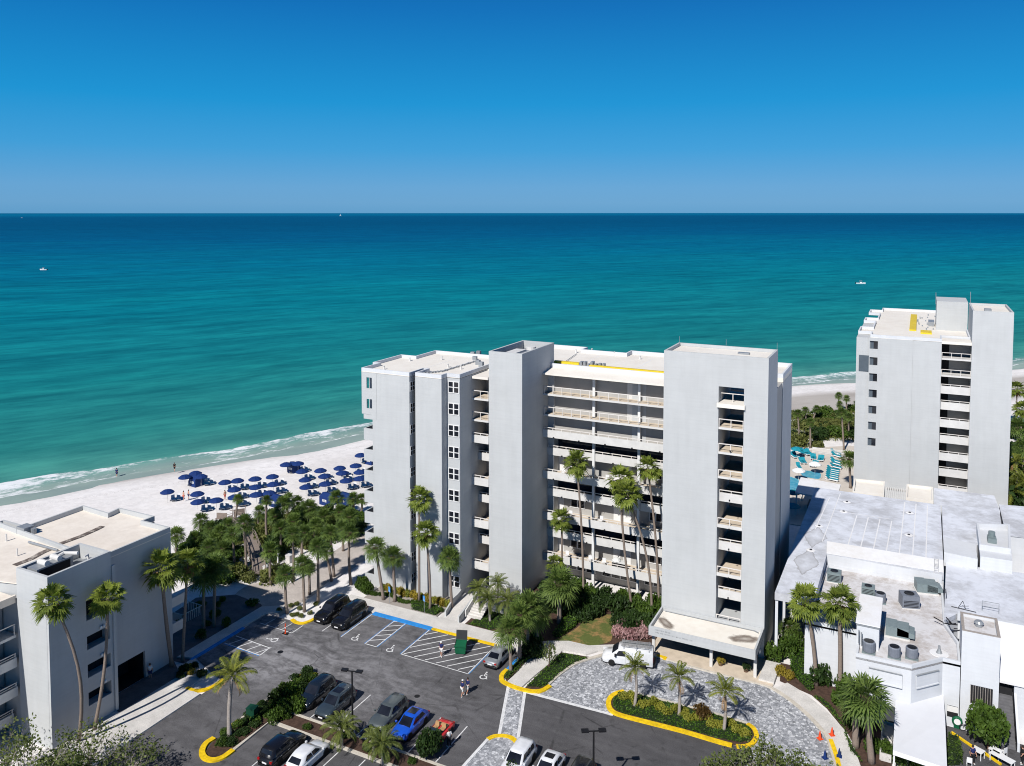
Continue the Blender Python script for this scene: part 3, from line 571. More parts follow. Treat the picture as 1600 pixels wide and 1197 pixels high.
for k,zz in enumerate(SB):
    y=FR[k]; mb=MB(); mb.box(-31.0,-12.1,y,15.0,zz,zz+.24)
    if k>=2: mb.box(-31.0,-12.1,y-.01,y+.16,zz-.02,zz+1.02)
    s=part('walkway',mb,M['slab'])
    mb=MB(); mb.box(-30.95,-12.15,y+.17,14.4,zz+.24,zz+.25); mb.obj('walkway_floor',M['floor'],s)
    rail(s,-30.9,-12.15,y+.06,zz+(.24 if k<2 else 1.0),1.05 if k<2 else .36,1.35,False)
    # landings in the slot of the tower
    y2=4.25 if k%2==0 or k<2 else 4.95
    mb=MB(); mb.box(-5.6,-2.77,y2,11.1,zz,zz+.24)
    if k>=3: mb.box(-5.6,-2.77,y2-.01,y2+.14,zz-.02,zz+(1.0 if k%2 else .35))
    s=part('landing',mb,M['slab']); mb=MB(); mb.box(-5.58,-2.79,y2+.16,11.0,zz+.24,zz+.25); mb.obj('landing_floor',M['floor'],s)
    rail(s,-5.58,-2.79,y2+.06,zz+(.24 if k<3 else (.98 if k%2 else .33)),1.0 if k<2 else (.8 if not k%2 else .36),1.4)
    # balcony stack beside the first tower
    y3=4.5 if FR[k]<12 else 6.25
    mb=MB(); mb.box(-38.4,-35.9,y3,9.0,zz,zz+.24)
    if k>=2: mb.box(-38.4,-35.9,y3-.01,y3+.14,zz-.02,zz+1.02)
    s=part('balcony',mb,M['slab']); mb=MB(); mb.box(-38.38,-35.92,y3+.16,8.4,zz+.24,zz+.25); mb.obj('balcony_floor',M['floor'],s)
    rail(s,-38.36,-35.94,y3+.06,zz+(.24 if k<2 else 1.0),1.05 if k<2 else .34,1.2)
# top rail and ledge in the slot
for k in range(1,9):
    x=-4.2; l_=part('wall_light',MB().box(x-.07,x+.07,4.08,4.19,SB[k]+(1.28 if k%2 else .75)-.9,SB[k]+(1.28 if k%2 else .75)-.7),M['black'])
mb=MB(); mb.box(-5.75,-2.6,3.85,10.9,28.62,29.1); s=part('landing',mb,M['cream']); rail(s,-5.6,-2.77,5.2,29.1,1.0,1.4)
# back walls
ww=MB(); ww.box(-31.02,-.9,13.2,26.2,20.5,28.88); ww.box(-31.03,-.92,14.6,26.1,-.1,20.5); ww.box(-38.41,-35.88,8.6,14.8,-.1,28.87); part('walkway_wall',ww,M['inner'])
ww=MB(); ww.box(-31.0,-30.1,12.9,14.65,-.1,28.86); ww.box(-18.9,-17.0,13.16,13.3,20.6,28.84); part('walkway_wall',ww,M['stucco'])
for x in (-24.1,-17.75):
    mb=MB(); mb.box(x-.17,x+.17,12.45,12.8,0,28.88); part('column',mb,M['frame'])
for k in range(9):
    zz=SB[k]+.25; yb=13.2 if k<2 else 14.6
    xs=((-30.2,-29.3),(-21.9,-20.9),(-20.45,-19.4),(-14.6,-13.6)) if k>=2 else ((-19.6,-18.9),)
    for x0,x1 in xs:
        if k<2: MB().box(x0,x1,yb-.05,yb,zz,zz+2.1).obj('door',M['slab'],B); continue
        d=MB().box(x0,x1,yb-.05,yb,zz,zz+2.1).obj('door',M['frame'],B); MB().box(x1-.16,x1-.09,yb-.1,yb-.05,zz+.95,zz+1.05).obj('handle',M['metal'],d)
    for x0,x1 in ((-28.2,-26.2),(-16.8,-15.2)):
        if k>=2: window_front(B,x0,x1,yb-.02,zz+.8,zz+2.0,2,1)
for k in (3,5,7): MB().box(-30.1,-12.15,14.42,14.5,SB[k]+.26,SB[k]+2.6).obj('dark_back_panel',M['glassb'],B)  # near black panels set behind the recessed walkway floors
# ground floor behind the planting
window_front(B,-30,-24.5,14.55,.9,2.3,4,1); window_front(B,-23.5,-18.2,14.55,.9,2.3,4,1); window_front(B,-17.4,-12.6,14.55,.9,2.3,4,1); window_front(B,-38.0,-36.3,8.5,.9,2.4,1,1)
# wall lights under the floor edges
for k in (2,3,4,5,6,7,8):
    for i in range(5):
        x=-29.4+i*3.72+(.6 if k%2 else 0); part('wall_light',MB().box(x-.09,x+.09,FR[k]-.16,FR[k]-.012,SB[k]-.02,SB[k]+.12),M['black'])
# roofs
LROOF=[(-52.75,-.6),(-45.0,-.6),(-45.0,2.9),(-44.4,2.9),(-44.4,-.1),(-40.35,-.1),(-40.35,1.25),(-38.4,1.25),(-38.4,15.8),(-51.2,15.8),(-51.2,10.4),(-53.8,10.4),(-53.8,3.4),(-52.75,3.4)]
MROOF=[(-38.2,13.6),(-5.0,13.6),(-5.0,20.2),(-.8,20.2),(-.8,28.6),(-24.3,28.8),(-24.3,26.5),(-31.3,26.5),(-31.3,28.7),(-38.2,28.7)]
mb=MB(); mb.prism(LROOF,29.38,29.5); mb.prism(MROOF,28.86,29.45); rf=part('roof',mb,M['cream'])
mb=MB(); mb.ring(LROOF,.22,29.5,29.95); mb.ring(MROOF,.22,29.45,30.0); mb.obj('parapet',M['stucco_w'],rf)
mb=MB(); mb.box(-31.0,-12.1,10.95,13.6,28.88,29.12); mb.add([(-31,10.95,29.12),(-12.1,10.95,29.12),(-12.1,13.58,29.44),(-31,13.58,29.44)],[(0,1,2,3)]); mb.obj('eave',M['cream'],rf)
mb=MB(); mb.box(-38.38,-35.92,4.35,8.8,28.88,29.2); mb.box(-38.37,-35.93,8.8,13.6,28.87,29.36); mb.obj('eave',M['cream'],rf)
yp=[g(867,563.5,29.7),g(905,567.5,29.7),g(930,570,29.7),g(1034,579,29.7)]
mb=MB(); mb.box(yp[0][0],yp[1][0],yp[0][1]-.5,yp[0][1]+.2,29.46,29.75); mb.box(yp[2][0]-.6,-12.2,yp[2][1]-.8,yp[2][1]-.2,29.46,29.72); mb.obj('gas_pipe',M['yellowpipe'],rf)
mb=MB(); rr=random.Random(3)
for i in range(7): x=yp[1][0]+.2+i*.55; mb.box(x,x+.35,yp[1][1]-.5+rr.random()*.3,yp[1][1]+.4,29.46,29.7+rr.random()*.5)
mb.tube([(yp[0][0]+1.5,yp[0][1],29.6),(-31.5,24.5,29.6)],.05,6)
p0=[g(*q,29.6) for q in ((663,583),(692,580),(741,565))]
for a_,b_ in zip(p0,p0[1:]): mb.tube([(a_[0],a_[1],29.62),(b_[0],b_[1],29.62)],.07,6)
for i in range(12):
    u=i/11; q=Vector(p0[0]).lerp(Vector(p0[1]),u*2) if u<.5 else Vector(p0[1]).lerp(Vector(p0[2]),u*2-1); mb.box(q.x-.16,q.x+.16,q.y-.12,q.y+.12,29.5,29.72)
for px,py in ((739,555),(742,560),(747,568),(752,572),(748,553)):
    x,y=g(px,py,29.7); mb.box(x-.3,x+.3,y-.25,y+.25,29.5,29.95+rr.random()*.4)
mb.obj('roof_equipment',M['metal'],rf)
for px,py in ((600,575),(640,562),(690,560),(720,575),(700,572),(900,549),(960,553),(1000,559),(925,548)):
    x,y=g(px,py,29.7); MB().lathe([(.16,29.46),(.12,29.6),(.12,29.95),(.18,29.98),(.05,30.05)],8,(x,y)).obj('roof_vent',M['slab'],rf)
for x0_,y0_,x1_,y1_ in ((-46,4,-46,14),(-43,3,-43,14.5),(-28,15,-28,25),(-20,15,-20,26),(-14,15,-14,27)):
    mb=MB(); strip_flat(mb,[(x0_,y0_),(x1_,y1_)],-.06,.06,29.505 if x0_<-40 else 29.455); mb.obj('seam',M['roofbright'],rf)
# east bay seen past the second tower
ww=MB(); ww.box(-7.0,-.8,20.2,28.5,-.1,28.9); part('wall',ww,M['stucco'])
for k in range(8): window_front(B,-2.7,-1.12,20.2,27.1-ST*k,28.5-ST*k,2,2)
# entrance canopy
c=MB(); c.box(-12.05,-.12,-1.2,4.19,2.62,3.2); c.ring([(-12.05,-1.2),(-.12,-1.2),(-.12,4.18),(-12.05,4.18)],.2,3.2,3.68); cn=part('canopy',c,M['stucco'])
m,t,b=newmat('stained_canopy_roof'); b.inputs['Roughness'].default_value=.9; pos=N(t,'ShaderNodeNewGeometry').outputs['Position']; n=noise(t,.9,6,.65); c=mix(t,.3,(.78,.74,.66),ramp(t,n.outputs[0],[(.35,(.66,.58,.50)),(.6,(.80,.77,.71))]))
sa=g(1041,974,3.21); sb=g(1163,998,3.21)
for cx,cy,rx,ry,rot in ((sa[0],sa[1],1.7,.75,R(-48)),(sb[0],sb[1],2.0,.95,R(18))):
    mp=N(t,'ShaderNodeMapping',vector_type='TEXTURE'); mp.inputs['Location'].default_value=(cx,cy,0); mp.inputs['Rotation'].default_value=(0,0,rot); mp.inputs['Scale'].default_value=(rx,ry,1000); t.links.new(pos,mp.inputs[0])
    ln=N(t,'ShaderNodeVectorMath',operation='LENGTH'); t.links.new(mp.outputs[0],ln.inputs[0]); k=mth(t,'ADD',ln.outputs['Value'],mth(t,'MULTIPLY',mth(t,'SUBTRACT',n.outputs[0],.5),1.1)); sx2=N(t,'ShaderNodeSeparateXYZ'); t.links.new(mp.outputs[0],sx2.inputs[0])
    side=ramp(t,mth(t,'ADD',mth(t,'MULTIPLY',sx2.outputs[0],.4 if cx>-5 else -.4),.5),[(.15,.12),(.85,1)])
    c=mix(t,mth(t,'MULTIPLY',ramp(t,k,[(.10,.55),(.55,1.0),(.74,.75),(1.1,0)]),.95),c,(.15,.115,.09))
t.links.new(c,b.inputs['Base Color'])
MB().sheet([(-11.85,-1.0),(-.32,-1.0),(-.32,3.98),(-11.85,3.98)],3.206).obj('canopy_roof',m,cn)
for x in (-11.75,-5.1,-.3):
    MB().box(x-.16,x+.16,-.25,.05,.14,2.63).obj('post',M['slab'],cn)
MB().tube([(-11.6,3.7,3.42),(-1.2,3.7,3.42),(-.6,3.4,3.42)],.04,6).obj('pipe',M['metal'],cn)
mb=MB(); mb.box(-11.6,-.7,4.10,4.18,.2,2.6); dk=mb.obj('entrance_glazing',M['glass'],B)
mb=MB()
for i in range(9): x=-11.5+i*1.33; mb.box(x-.05,x+.05,4.03,4.09,.2,2.55)
mb.obj('mullion',M['black'],dk)
MB().box(-.12,-.02,1.2,1.75,2.2,2.55).obj('lamp',M['whiteclean'],cn)
# two rows of small grey letters on the canopy edge (too small to read in the photograph)
mb=MB(); rr=random.Random(11)
for row,(z0,words) in enumerate(((3.36,(9,5)),(3.06,(4,3,6,3,5,6,3)))):
    x=-11.25
    for wn in words:
        for i in range(wn):
            hh=rr.choice((.10,.10,.14)); mb.box(x,x+.022,-1.215,-1.203,z0,z0+hh+.03)
            if rr.random()<.7: mb.box(x+.022,x+.07,-1.214,-1.203,z0+rr.choice((0,.05,.09)),z0+rr.choice((0,.05,.09))+.025)
            if rr.random()<.5: mb.box(x+.07,x+.09,-1.214,-1.203,z0,z0+.10)
            x+=.115
        x+=.14
mb.obj('lettering',M['metal'],cn)
# entry ramp walls and steps by the first tower
mb=MB()
for pts,h in (([(-38.3,1.2),(-38.1,-1.5),(-37.6,-3.9)],(1.1,1.1)),([(-36.1,2.0),(-35.8,-1.0),(-35.4,-4.4)],(1.1,1.1))):
    for (x0,y0),(x1,y1) in zip(pts,pts[1:]): mb.add([(x0-.1,y0,0),(x1-.1,y1,0),(x1+.1,y1,0),(x0+.1,y0,0),(x0-.1,y0,max(.9,1.25+y0*.1)),(x1-.1,y1,max(.9,1.25+y1*.1)),(x1+.1,y1,max(.9,1.25+y1*.1)),(x0+.1,y0,max(.9,1.25+y0*.1))],[(3,2,1,0),(4,5,6,7),(0,1,5,4),(1,2,6,5),(2,3,7,6),(3,0,4,7)])
part('ramp_wall',mb,M['stucco'])
mb=MB(); mb.add([(-38.2,-4.3,.15),(-35.5,-4.3,.15),(-36.2,2.0,.62),(-38.3,2.0,.62)],[(0,1,2,3)]); part('ramp',mb,M['concrete'])
mb=MB()
for i in range(8): mb.box(-35.3,-33.2,-2.6+i*.36,2.6,.14+i*.17-.17,.14+(i+1)*.17)
mb.box(-35.4,-31.4,-.0,4.5,0,1.44); part('steps',mb,M['concrete'])
mb=MB(); mb.add([(-35.4,-2.8,.2),(-35.25,-2.8,.2),(-35.25,2.6,1.9),(-35.4,2.6,1.9),(-35.4,-2.8,1.0),(-35.25,-2.8,1.0),(-35.25,2.6,2.9),(-35.4,2.6,2.9)],[(3,2,1,0),(4,5,6,7),(0,1,5,4),(1,2,6,5),(2,3,7,6),(3,0,4,7)]); part('stair_wall',mb,M['slab'])
# ---------------------------------------------------------------- the apartment block at the left edge
L=thing('apartment_building','white flat roofed block in the shade with a square corner tower at left edge','building')
def lp(nm,mb,m,par=None): return mb.obj(nm,m,par or L)
x0=-57.7
def side_wall(x,ya,yb,z0,z1,holes,th=.3):     # wall facing +x with rectangular holes
    mb=MB(); zs_=sorted({z0,z1,*[h[2] for h in holes],*[h[3] for h in holes]})
    for za,zb in zip(zs_,zs_[1:]):
        cuts=sorted([(h[0],h[1]) for h in holes if h[2]<=za+1e-6 and h[3]>=zb-1e-6]); y=ya
        for c0,c1 in cuts:
            if c0>y: mb.box(x-th,x,y,c0,za,zb)
            y=c1
        if y<yb: mb.box(x-th,x,y,yb,za,zb)
    return mb
HO=[(-38.5,-35.95,10.85,12.85),(-38.5,-35.95,7.9,9.25),(-38.5,-35.95,5.05,6.4),(-38.5,-35.95,2.2,3.55)]
mb=side_wall(x0,-42.35,-35.65,-.1,15.4,HO); mb.box(-62.4,-58.0,-42.34,-35.66,15.0,15.38); mb.box(-62.4,-58.02,-42.35,-42.05,-.1,15.4); mb.box(-62.4,-62.1,-42.05,-35.7,-.1,15.37); mb.box(-62.1,-58.02,-35.95,-35.66,-.1,15.36)
mb.ring([(-62.4,-42.35),(-57.7,-42.35),(-57.7,-35.65),(-62.4,-35.65)],.28,15.4,16.8); tw=lp('stair_tower',mb,M['stucco'])
for h in HO:
    mb=MB(); mb.box(-61.5,-58.1,-41.5,-36.1,h[2]-.3,h[2]-.1); lp('landing',mb,M['slab'],tw); lp('dark_opening_panel',MB().box(-59.0,-58.9,-39.2,-35.97,h[2]-.1,h[3]+.3),M['dark'],tw)  # added dark panel stands in for the shade inside each opening
    mb=MB(); yy=-36.9
    for s in (-.16,.16): mb.lathe([(0,h[3]+.22),(.10,h[3]+.24),(.13,h[3]+.42),(.05,h[3]+.5)],8,(x0+.16,yy+s))
    mb.box(x0,x0+.1,yy-.2,yy+.2,h[3]+.3,h[3]+.36); lp('wall_light',mb,M['whiteclean'],tw)
mb=MB(); mb.box(-61.9,-58.2,-41.9,-36.1,15.4,15.46); lp('tower_roof',mb,M['metal'],tw)
mb=MB(); mb.box(-61.7,-60.2,-41.7,-38.0,15.46,16.75); mb.box(-61.4,-60.9,-41.0,-40.2,15.46,16.2); mb.box(-59.6,-59.0,-37.3,-36.6,15.46,16.2); lp('air_handler',mb,M['metal'],tw); MB().box(-60.19,-60.16,-41.5,-38.3,15.55,16.6).obj('intake',M['dark'],tw)
mb=MB(); mb.tube([(-61.4,-41.2,16.3),(-61.3,-38.2,16.9),(-60.0,-37.6,16.9)],.18,8); mb.tube([(-61.5,-40.6,16.95),(-60.3,-40.6,16.95)],.28,12); mb.tube([(-61.5,-39.3,16.95),(-60.3,-39.3,16.95)],.28,12); mb.tube([(-59.3,-37.0,15.6),(-59.3,-37.0,16.7),(-59.0,-37.6,16.7)],.1,8); lp('duct',mb,M['slab'],tw)
# long body, set back from the tower
XB=-60.0
GH=[(-33.45,-30.05,0,3.15)]
mb=side_wall(XB,-35.66,-26.35,-.1,15.0,GH)
LR=[(-60.0,-26.35),(-64.4,-26.35),(-64.4,-24.8),(-70.5,-24.8),(-70.2,-26.5),(-75.1,-26.2),(-75.0,-33.4),(-79,-33.4),(-79,-46),(-62.4,-42.0),(-62.4,-35.6),(-60.0,-35.6)]
mb.prism([(-60.31,-26.37),(-64.41,-26.37),(-64.41,-24.82),(-70.48,-24.82),(-70.18,-26.52),(-75.08,-26.22),(-74.98,-33.42),(-79,-33.42),(-79,-45),(-62.42,-41.9),(-62.42,-35.68),(-63.0,-35.68),(-63,-28.5),(-60.31,-28.5)],-.1,14.9); lp('wall',mb,M['stucco'])
mb=MB(); mb.prism(LR,15.0,15.1); rf=lp('roof',mb,M['lbroof'])
mb=MB(); mb.ring(LR[:8]+[(-79,-34.2),(-62.5,-35.4),(-60.0,-35.5)],.22,15.1,15.62); mb.obj('parapet',M['stucco'],rf)
q=[g(*p_,15.15) for p_ in ((45,849),(90,862))]; MB().tube([(q[0][0],q[0][1],15.3),(q[1][0],q[1][1],15.3)],.13,6).obj('roof_pipe',M['metal'],rf)
x,y=g(40,832,15.15); MB().box(x-.7,x+.7,y-.6,y+.6,15.1,15.9).obj('roof_machine',M['metal'],rf); MB().cyl(x+1.0,y+.3,15.1,15.7,.3,10).obj('roof_fan',M['metal'],rf)
x,y=g(27,868,15.15); MB().tube([(x,y,15.1),(x,y,15.9)],.07,6).obj('vent_pipe',M['slab'],rf)
x,y=g(10,845,15.15); MB().tube([(x,y,15.1),(x,y,15.9)],.09,6).obj('vent_pipe',M['slab'],rf)
def strk(pts,m,z,wd):
    mb=MB(); strip_flat(mb,[g(*p_,z) for p_ in pts],-wd,wd,z); mb.obj('stain',m,rf)
ss,t,b=newmat('drain_stain'); n=noise(t,1.4,5,.7); b.inputs['Roughness'].default_value=.9; t.links.new(ramp(t,n.outputs[0],[(.48,(.13,.10,.085)),(.72,(.68,.62,.54))]),b.inputs['Base Color'])
strk([(22,883),(48,873),(66,863),(80,857)],ss,15.16,.35); strk([(84,853),(100,847),(125,838),(148,828),(160,822)],ss,15.17,.32)
# garage mouth and canopy
mb=MB(); mb.box(-62.9,-62.8,-33.45,-30.05,0,3.15); mb.box(-62.8,-60.3,-33.55,-33.45,0,3.15); mb.box(-62.8,-60.3,-30.05,-29.95,0,3.15); mb.box(-62.8,-60.3,-33.45,-30.05,3.15,3.25); mb.box(-62.8,-60.32,-33.45,-30.05,.02,.06); lp('garage_shade_lining',mb,M['dark']); mb=MB(); mb.box(-62.79,-62.7,-32.4,-31.6,1.2,1.6); lp('notice',mb,M['concrete'])  # lining coloured near black to imitate the shade inside the garage
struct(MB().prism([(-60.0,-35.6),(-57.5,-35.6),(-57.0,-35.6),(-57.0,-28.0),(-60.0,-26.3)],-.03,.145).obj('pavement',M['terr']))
mb=MB(); mb.box(-57.75,-57.55,-35.64,-35.3,0,15.3); lp('pilaster',mb,M['stucco'],tw)
# balcony wing towards the viewer: faces +x, in shade
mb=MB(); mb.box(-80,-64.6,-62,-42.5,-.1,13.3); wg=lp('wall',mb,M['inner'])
mb=MB(); mb.box(-80,-62.55,-62,-42.4,13.35,13.9); mb.box(-62.75,-62.5,-62,-42.38,13.9,14.1); lp('roof',mb,M['lbroof'])
for k,zz in enumerate((10.2,7.3,4.4,1.5)):
    mb=MB(); xx=-62.55 if k%2==0 or k==1 else -63.3
    mb.box(-64.7,xx,-62,-42.45,zz-.25,zz+.02); 
    if k>0: mb.box(xx-.15,xx+.01,-62,-42.46,zz-.27,zz+.65)
    s=lp('balcony',mb,M['slab'])
    rb=MB(); hh=1.1 if k==0 else .45; zb=zz if k==0 else zz+.65
    rb.box(xx-.1,xx-.03,-62,-42.5,zb+hh-.08,zb+hh)
    for i in range(12): y=-42.6-i*1.6; rb.box(xx-.1,xx-.03,y-.04,y+.04,zb,zb+hh-.08)
    if k: rb.box(xx-.09,xx-.04,-62,-42.5,zb+.14,zb+.19)
    rb.obj('railing',M['rail'],s)
    for y in (-46.5,-52):
        MB().box(-64.66,-64.58,y-1.3,y+1.3,zz+.1,zz+2.2).obj('glass_door',M['glass'],wg)
# beach side balconies and pergola of this block
for zz in (3.2,6.2):
    mb=MB(); mb.box(-64,-60.2,-26.4,-24.4,zz,zz+.25); mb.box(-60.3,-60.1,-26.3,-24.4,zz,zz+1.1); lp('balcony',mb,M['slab'])
# ---------------------------------------------------------------- far tower block
T=thing('apartment_building','farther white apartment tower beyond the low white club roofs','building')
def tp(nm,mb,m,par=None): return mb.obj(nm,m,par or T)
by=64.0
mb=MB(); mb.box(9.0,14.02,by,108,-.1,29.3); mb.box(14.04,18.36,by+.05,108,-.1,29.31); mb.box(14.02,14.04,by+.12,108,-.1,29.28); mb.box(8.58,9.0,by+.01,100,-.1,29.29); tp('wall',mb,M['stucco'])
mb=MB(); mb.box(7.35,8.58,by+.35,104,-.1,29.27) ; mb.box(5.15,7.35,by+4,90,-.1,29.26); tp('wall',mb,M['stucco'])
mb=MB()
zz=[28.72-2.84*k for k in range(7)]
pz=29.3
for z in zz:
    mb.box(7.2,8.6,by,by+.34,z+.02,pz); pz=z-1.38
mb.box(7.2,8.6,by,by+.34,-.1,pz)
for z in zz: mb.box(7.2,7.3,by+.01,by+.33,z-1.4,z+.03)
tp('balcony_front',mb,M['stucco'])
for k,z in enumerate(zz):
    m_=MB(); m_.box(7.9,8.57,by+.3,by+.36,z-1.37,z); tp('window',m_,M['glass'])
    m_=MB(); m_.box(7.3,7.9,by+.31,by+.355,z-1.37,z); tp('shutter',m_,M['shutter'])
ops=[29.2-2.85*k for k in range(9)]
for k,z in enumerate(ops):
    y=by+.3 if k%2==0 or k<2 else by+.9
    s=MB(); s.box(18.37,22.75,y,by+4,z-2.9,z-2.65)
    if k>=2: s.box(18.37,22.75,y-.02,y+.14,z-2.92,z-1.62)
    sl_=tp('walkway',s,M['slab']); rail(sl_,18.4,22.72,y+.06,z-2.65 if k<2 else z-1.62,1.0 if k<2 else .32,1.4)
    MB().box(18.4,19.6,by+3.9,by+3.97,z-2.6,z-.1).obj('dark_opening_panel',M['dark'],T)
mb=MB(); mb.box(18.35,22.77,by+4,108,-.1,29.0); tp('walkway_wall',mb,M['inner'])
mb=MB(); mb.box(18.36,22.76,by+.05,by+4,29.0,29.45); tp('eave',mb,M['cream'])
mb=MB(); mb.box(22.75,28.55,by-.1,by+13,-.1,34.4); mb.ring([(22.75,by-.1),(28.55,by-.1),(28.55,by+13),(22.75,by+13)],.25,34.4,34.85); tt=tp('stair_tower',mb,M['stucco'])
MB().box(23.0,28.3,by+.2,by+12.7,34.4,34.45).obj('tower_roof',M['cream'],tt); MB().box(24.6,25.6,by+2.5,by+4.2,34.45,34.9).obj('roof_hatch',M['metal'],tt)
mb=MB(); mb.box(17.7,22.73,by+15,by+24,29.2,34.7); tp('lift_housing',mb,M['stucco'])
MB().box(5.6,7.3,by+.2,by+.3,23.3,26.1).obj('shutter',M['shutter'],T)
MB().box(5.15,7.36,by+.3,by+4.1,-.1,29.2).obj('wall',M['stucco'],T)
TR=[(5.15,68),(7.35,68),(7.35,64.36),(9.0,64.0),(18.36,64.0),(18.36,68.2),(22.73,68.2),(22.73,108.5),(7.6,108.5),(7.6,104),(5.3,104),(5.3,98),(7.4,98),(7.4,89),(5.15,89),(5.15,84),(7.2,84),(7.2,74.5),(5.15,74.5)]
mb=MB(); mb.prism(TR,29.3,29.36); rf=tp('roof',mb,M['cream']); mb=MB(); mb.ring(TR,.22,29.36,29.85); mb.obj('parapet',M['stucco_w'],rf)
q=[g(*p_,29.5) for p_ in ((1425,516),(1429,492),(1447,520),(1455,513))]
mb=MB(); mb.box(min(q[0][0],q[1][0])-.45,max(q[0][0],q[1][0])+.45,q[0][1],q[1][1],29.37,29.62); mb.box(q[2][0]-.9,q[2][0]+.9,q[2][1]-1,q[2][1]+2.5,29.37,29.65); mb.obj('gas_pipe',M['yellowpipe'],rf)
mb=MB(); rr=random.Random(9)
for i in range(16):
    x,y=g(rr.uniform(1433,1461),rr.uniform(491,517),29.5); mb.box(x-rr.uniform(.05,.15),x+.12,y-rr.uniform(.2,.6),y+.3,29.37,29.5+rr.random()*.3)
x,y=g(1455,507,29.5); mb.box(x-.5,x+.5,y-2,y+2,29.37,30.2); mb.obj('roof_equipment',M['metal'],rf)
for px,py0,py1 in ((1462.5,457,470),(1516.5,456,473)):
    dep=depth_of((20,80,34)); p0_=at_depth(px,py1,dep); p1_=at_depth(px,py0,dep); MB().tube([p0_-Vector((0,0,.6)),p1_],.05,5).obj('aerial',M['metal'],T)
# ---------------------------------------------------------------- low club house at the right
K=thing('club_house','low white rambling club building with cluttered flat roofs at right','building')
def kp(nm,mb,m,par=None): return mb.obj(nm,m,par or K)
Z1,Z2,Z3,Z4=8.0,6.4,8.0,7.0
M['roofs']=M['roofw'].copy(); t=M['roofs'].node_tree; b=t.nodes['Principled BSDF']; src=b.inputs['Base Color'].links[0].from_socket; pos=N(t,'ShaderNodeNewGeometry').outputs['Position']; nn=noise(t,.8,6,.65); c=src
for cx,cy,rx,ry in ((3.2,23.3,1.5,4.0),(3.1,14.6,1.6,4.2),(5.9,39.2,1.8,1.0),(5.8,35.0,2.2,.7),(14.3,29.6,1.2,1.6),(14.3,38.5,1.4,1.2),(9.2,23.6,2.0,1.6)):
    mp=N(t,'ShaderNodeMapping',vector_type='TEXTURE'); mp.inputs['Location'].default_value=(cx,cy,0); mp.inputs['Scale'].default_value=(rx,ry,1000); t.links.new(pos,mp.inputs[0])
    ab_=N(t,'ShaderNodeVectorMath',operation='ABSOLUTE'); t.links.new(mp.outputs[0],ab_.inputs[0]); dt=N(t,'ShaderNodeVectorMath',operation='DOT_PRODUCT'); dt.inputs[1].default_value=(1,1,0); t.links.new(ab_.outputs[0],dt.inputs[0])
    k=mth(t,'ADD',dt.outputs['Value'],mth(t,'MULTIPLY',mth(t,'SUBTRACT',nn.outputs[0],.5),.6))
    c=mix(t,ramp(t,k,[(.3,.04),(.86,.30),(.96,.75),(1.0,.3),(1.06,0)]) if ry>3 else ramp(t,k,[(.1,.5),(.6,.35),(1.05,0)]),c,(.30,.29,.29))
t.links.new(c,b.inputs['Base Color'])
mb=MB(); mb.prism([(.95,4.4),(5.15,4.4),(5.15,18.1),(18.2,18.5),(18.3,44),(1.0,44)],7.15,Z1); r1=kp('roof',mb,M['roofs'])
mb=MB(); mb.prism([(4.55,8),(5.1,8),(5.1,18.2),(18.2,18.6),(18.2,43.8),(2.2,43.8),(2.2,20),(4.5,20)],-.1,7.14); kp('wall',mb,M['stucco_w'])
for y in (4.6,10.5,16.5): MB().box(1.0,1.3,y,y+.3,0,7.15).obj('post',M['stucco_w'],K)
mb=MB(); mb.add([(5.1,18.3,Z1+.02),(18.2,18.7,Z1+.02),(18.2,21.5,8.45),(4.85,21.3,8.45),(4.85,21.35,Z1),(18.2,21.55,Z1),(5.1,18.3,Z1-.05),(18.2,18.7,Z1-.05)],[(0,1,2,3),(3,2,5,4),(6,7,1,0),(7,5,2,1),(4,6,0,3)]); mb.obj('sloped_roof',M['roofbright'],K)
mb=MB(); mb.box(5.16,18.0,18.05,18.28,Z2,Z1-.03); kp('wall',mb,M['stucco_w'])
# seams and drains in the membrane
mb=MB()
for i,a in enumerate((7.4,8.9,10.4,11.9,13.4,14.9,16.4)): strip_flat(mb,[(a-.1,21.6 if i else 22),(a+.2,34 if i<4 else 43)],-.07,.07,Z1+.004)
strip_flat(mb,[(5.9,34.6),(11.9,34.6)],-.07,.07,Z1+.005); strip_flat(mb,[(2.9,26),(3.4,40)],-.06,.06,Z1+.004); strip_flat(mb,[(4.2,22),(4.7,43)],-.05,.05,Z1+.004); mb.obj('seam',M['roofbright'],r1)
DR=[(3.25,27.5),(3.2,18.5),(5.9,39.2),(5.8,34.8),(14.3,38.5),(14.3,29.5)]
for x,y in DR: MB().lathe([(.55,Z1+.008),(.45,Z1+.05),(.2,Z1+.06)],14,(x,y)).obj('drain_collar',M['roofbright'],r1); MB().lathe([(.18,Z1+.062),(.16,Z1+.12),(.05,Z1+.13)],10,(x,y)).obj('drain',M['black'],r1)
# sunken roof with the machinery
R2=[(4.5,2.0),(9.9,2.0),(9.95,-2.9),(15.0,-2.8),(17.75,.05),(19.3,.05),(19.3,4.2),(18.15,8),(18.1,18.3),(5.16,18.0)]
mb=MB(); mb.prism(R2,6.2,Z2); kp('roof',mb,M['rooftan']); mb=MB(); mb.prism(offset(ccw(R2),.02),-.1,6.2); mb.ring([(4.5,2.0),(9.9,2.0),(9.95,-2.9),(15.0,-2.8),(17.75,.05),(19.3,.05),(19.3,4.2),(18.15,8),(18.1,18.25),(5.17,18.0)],.22,6.2,6.75); kp('wall',mb,M['stucco_w'])
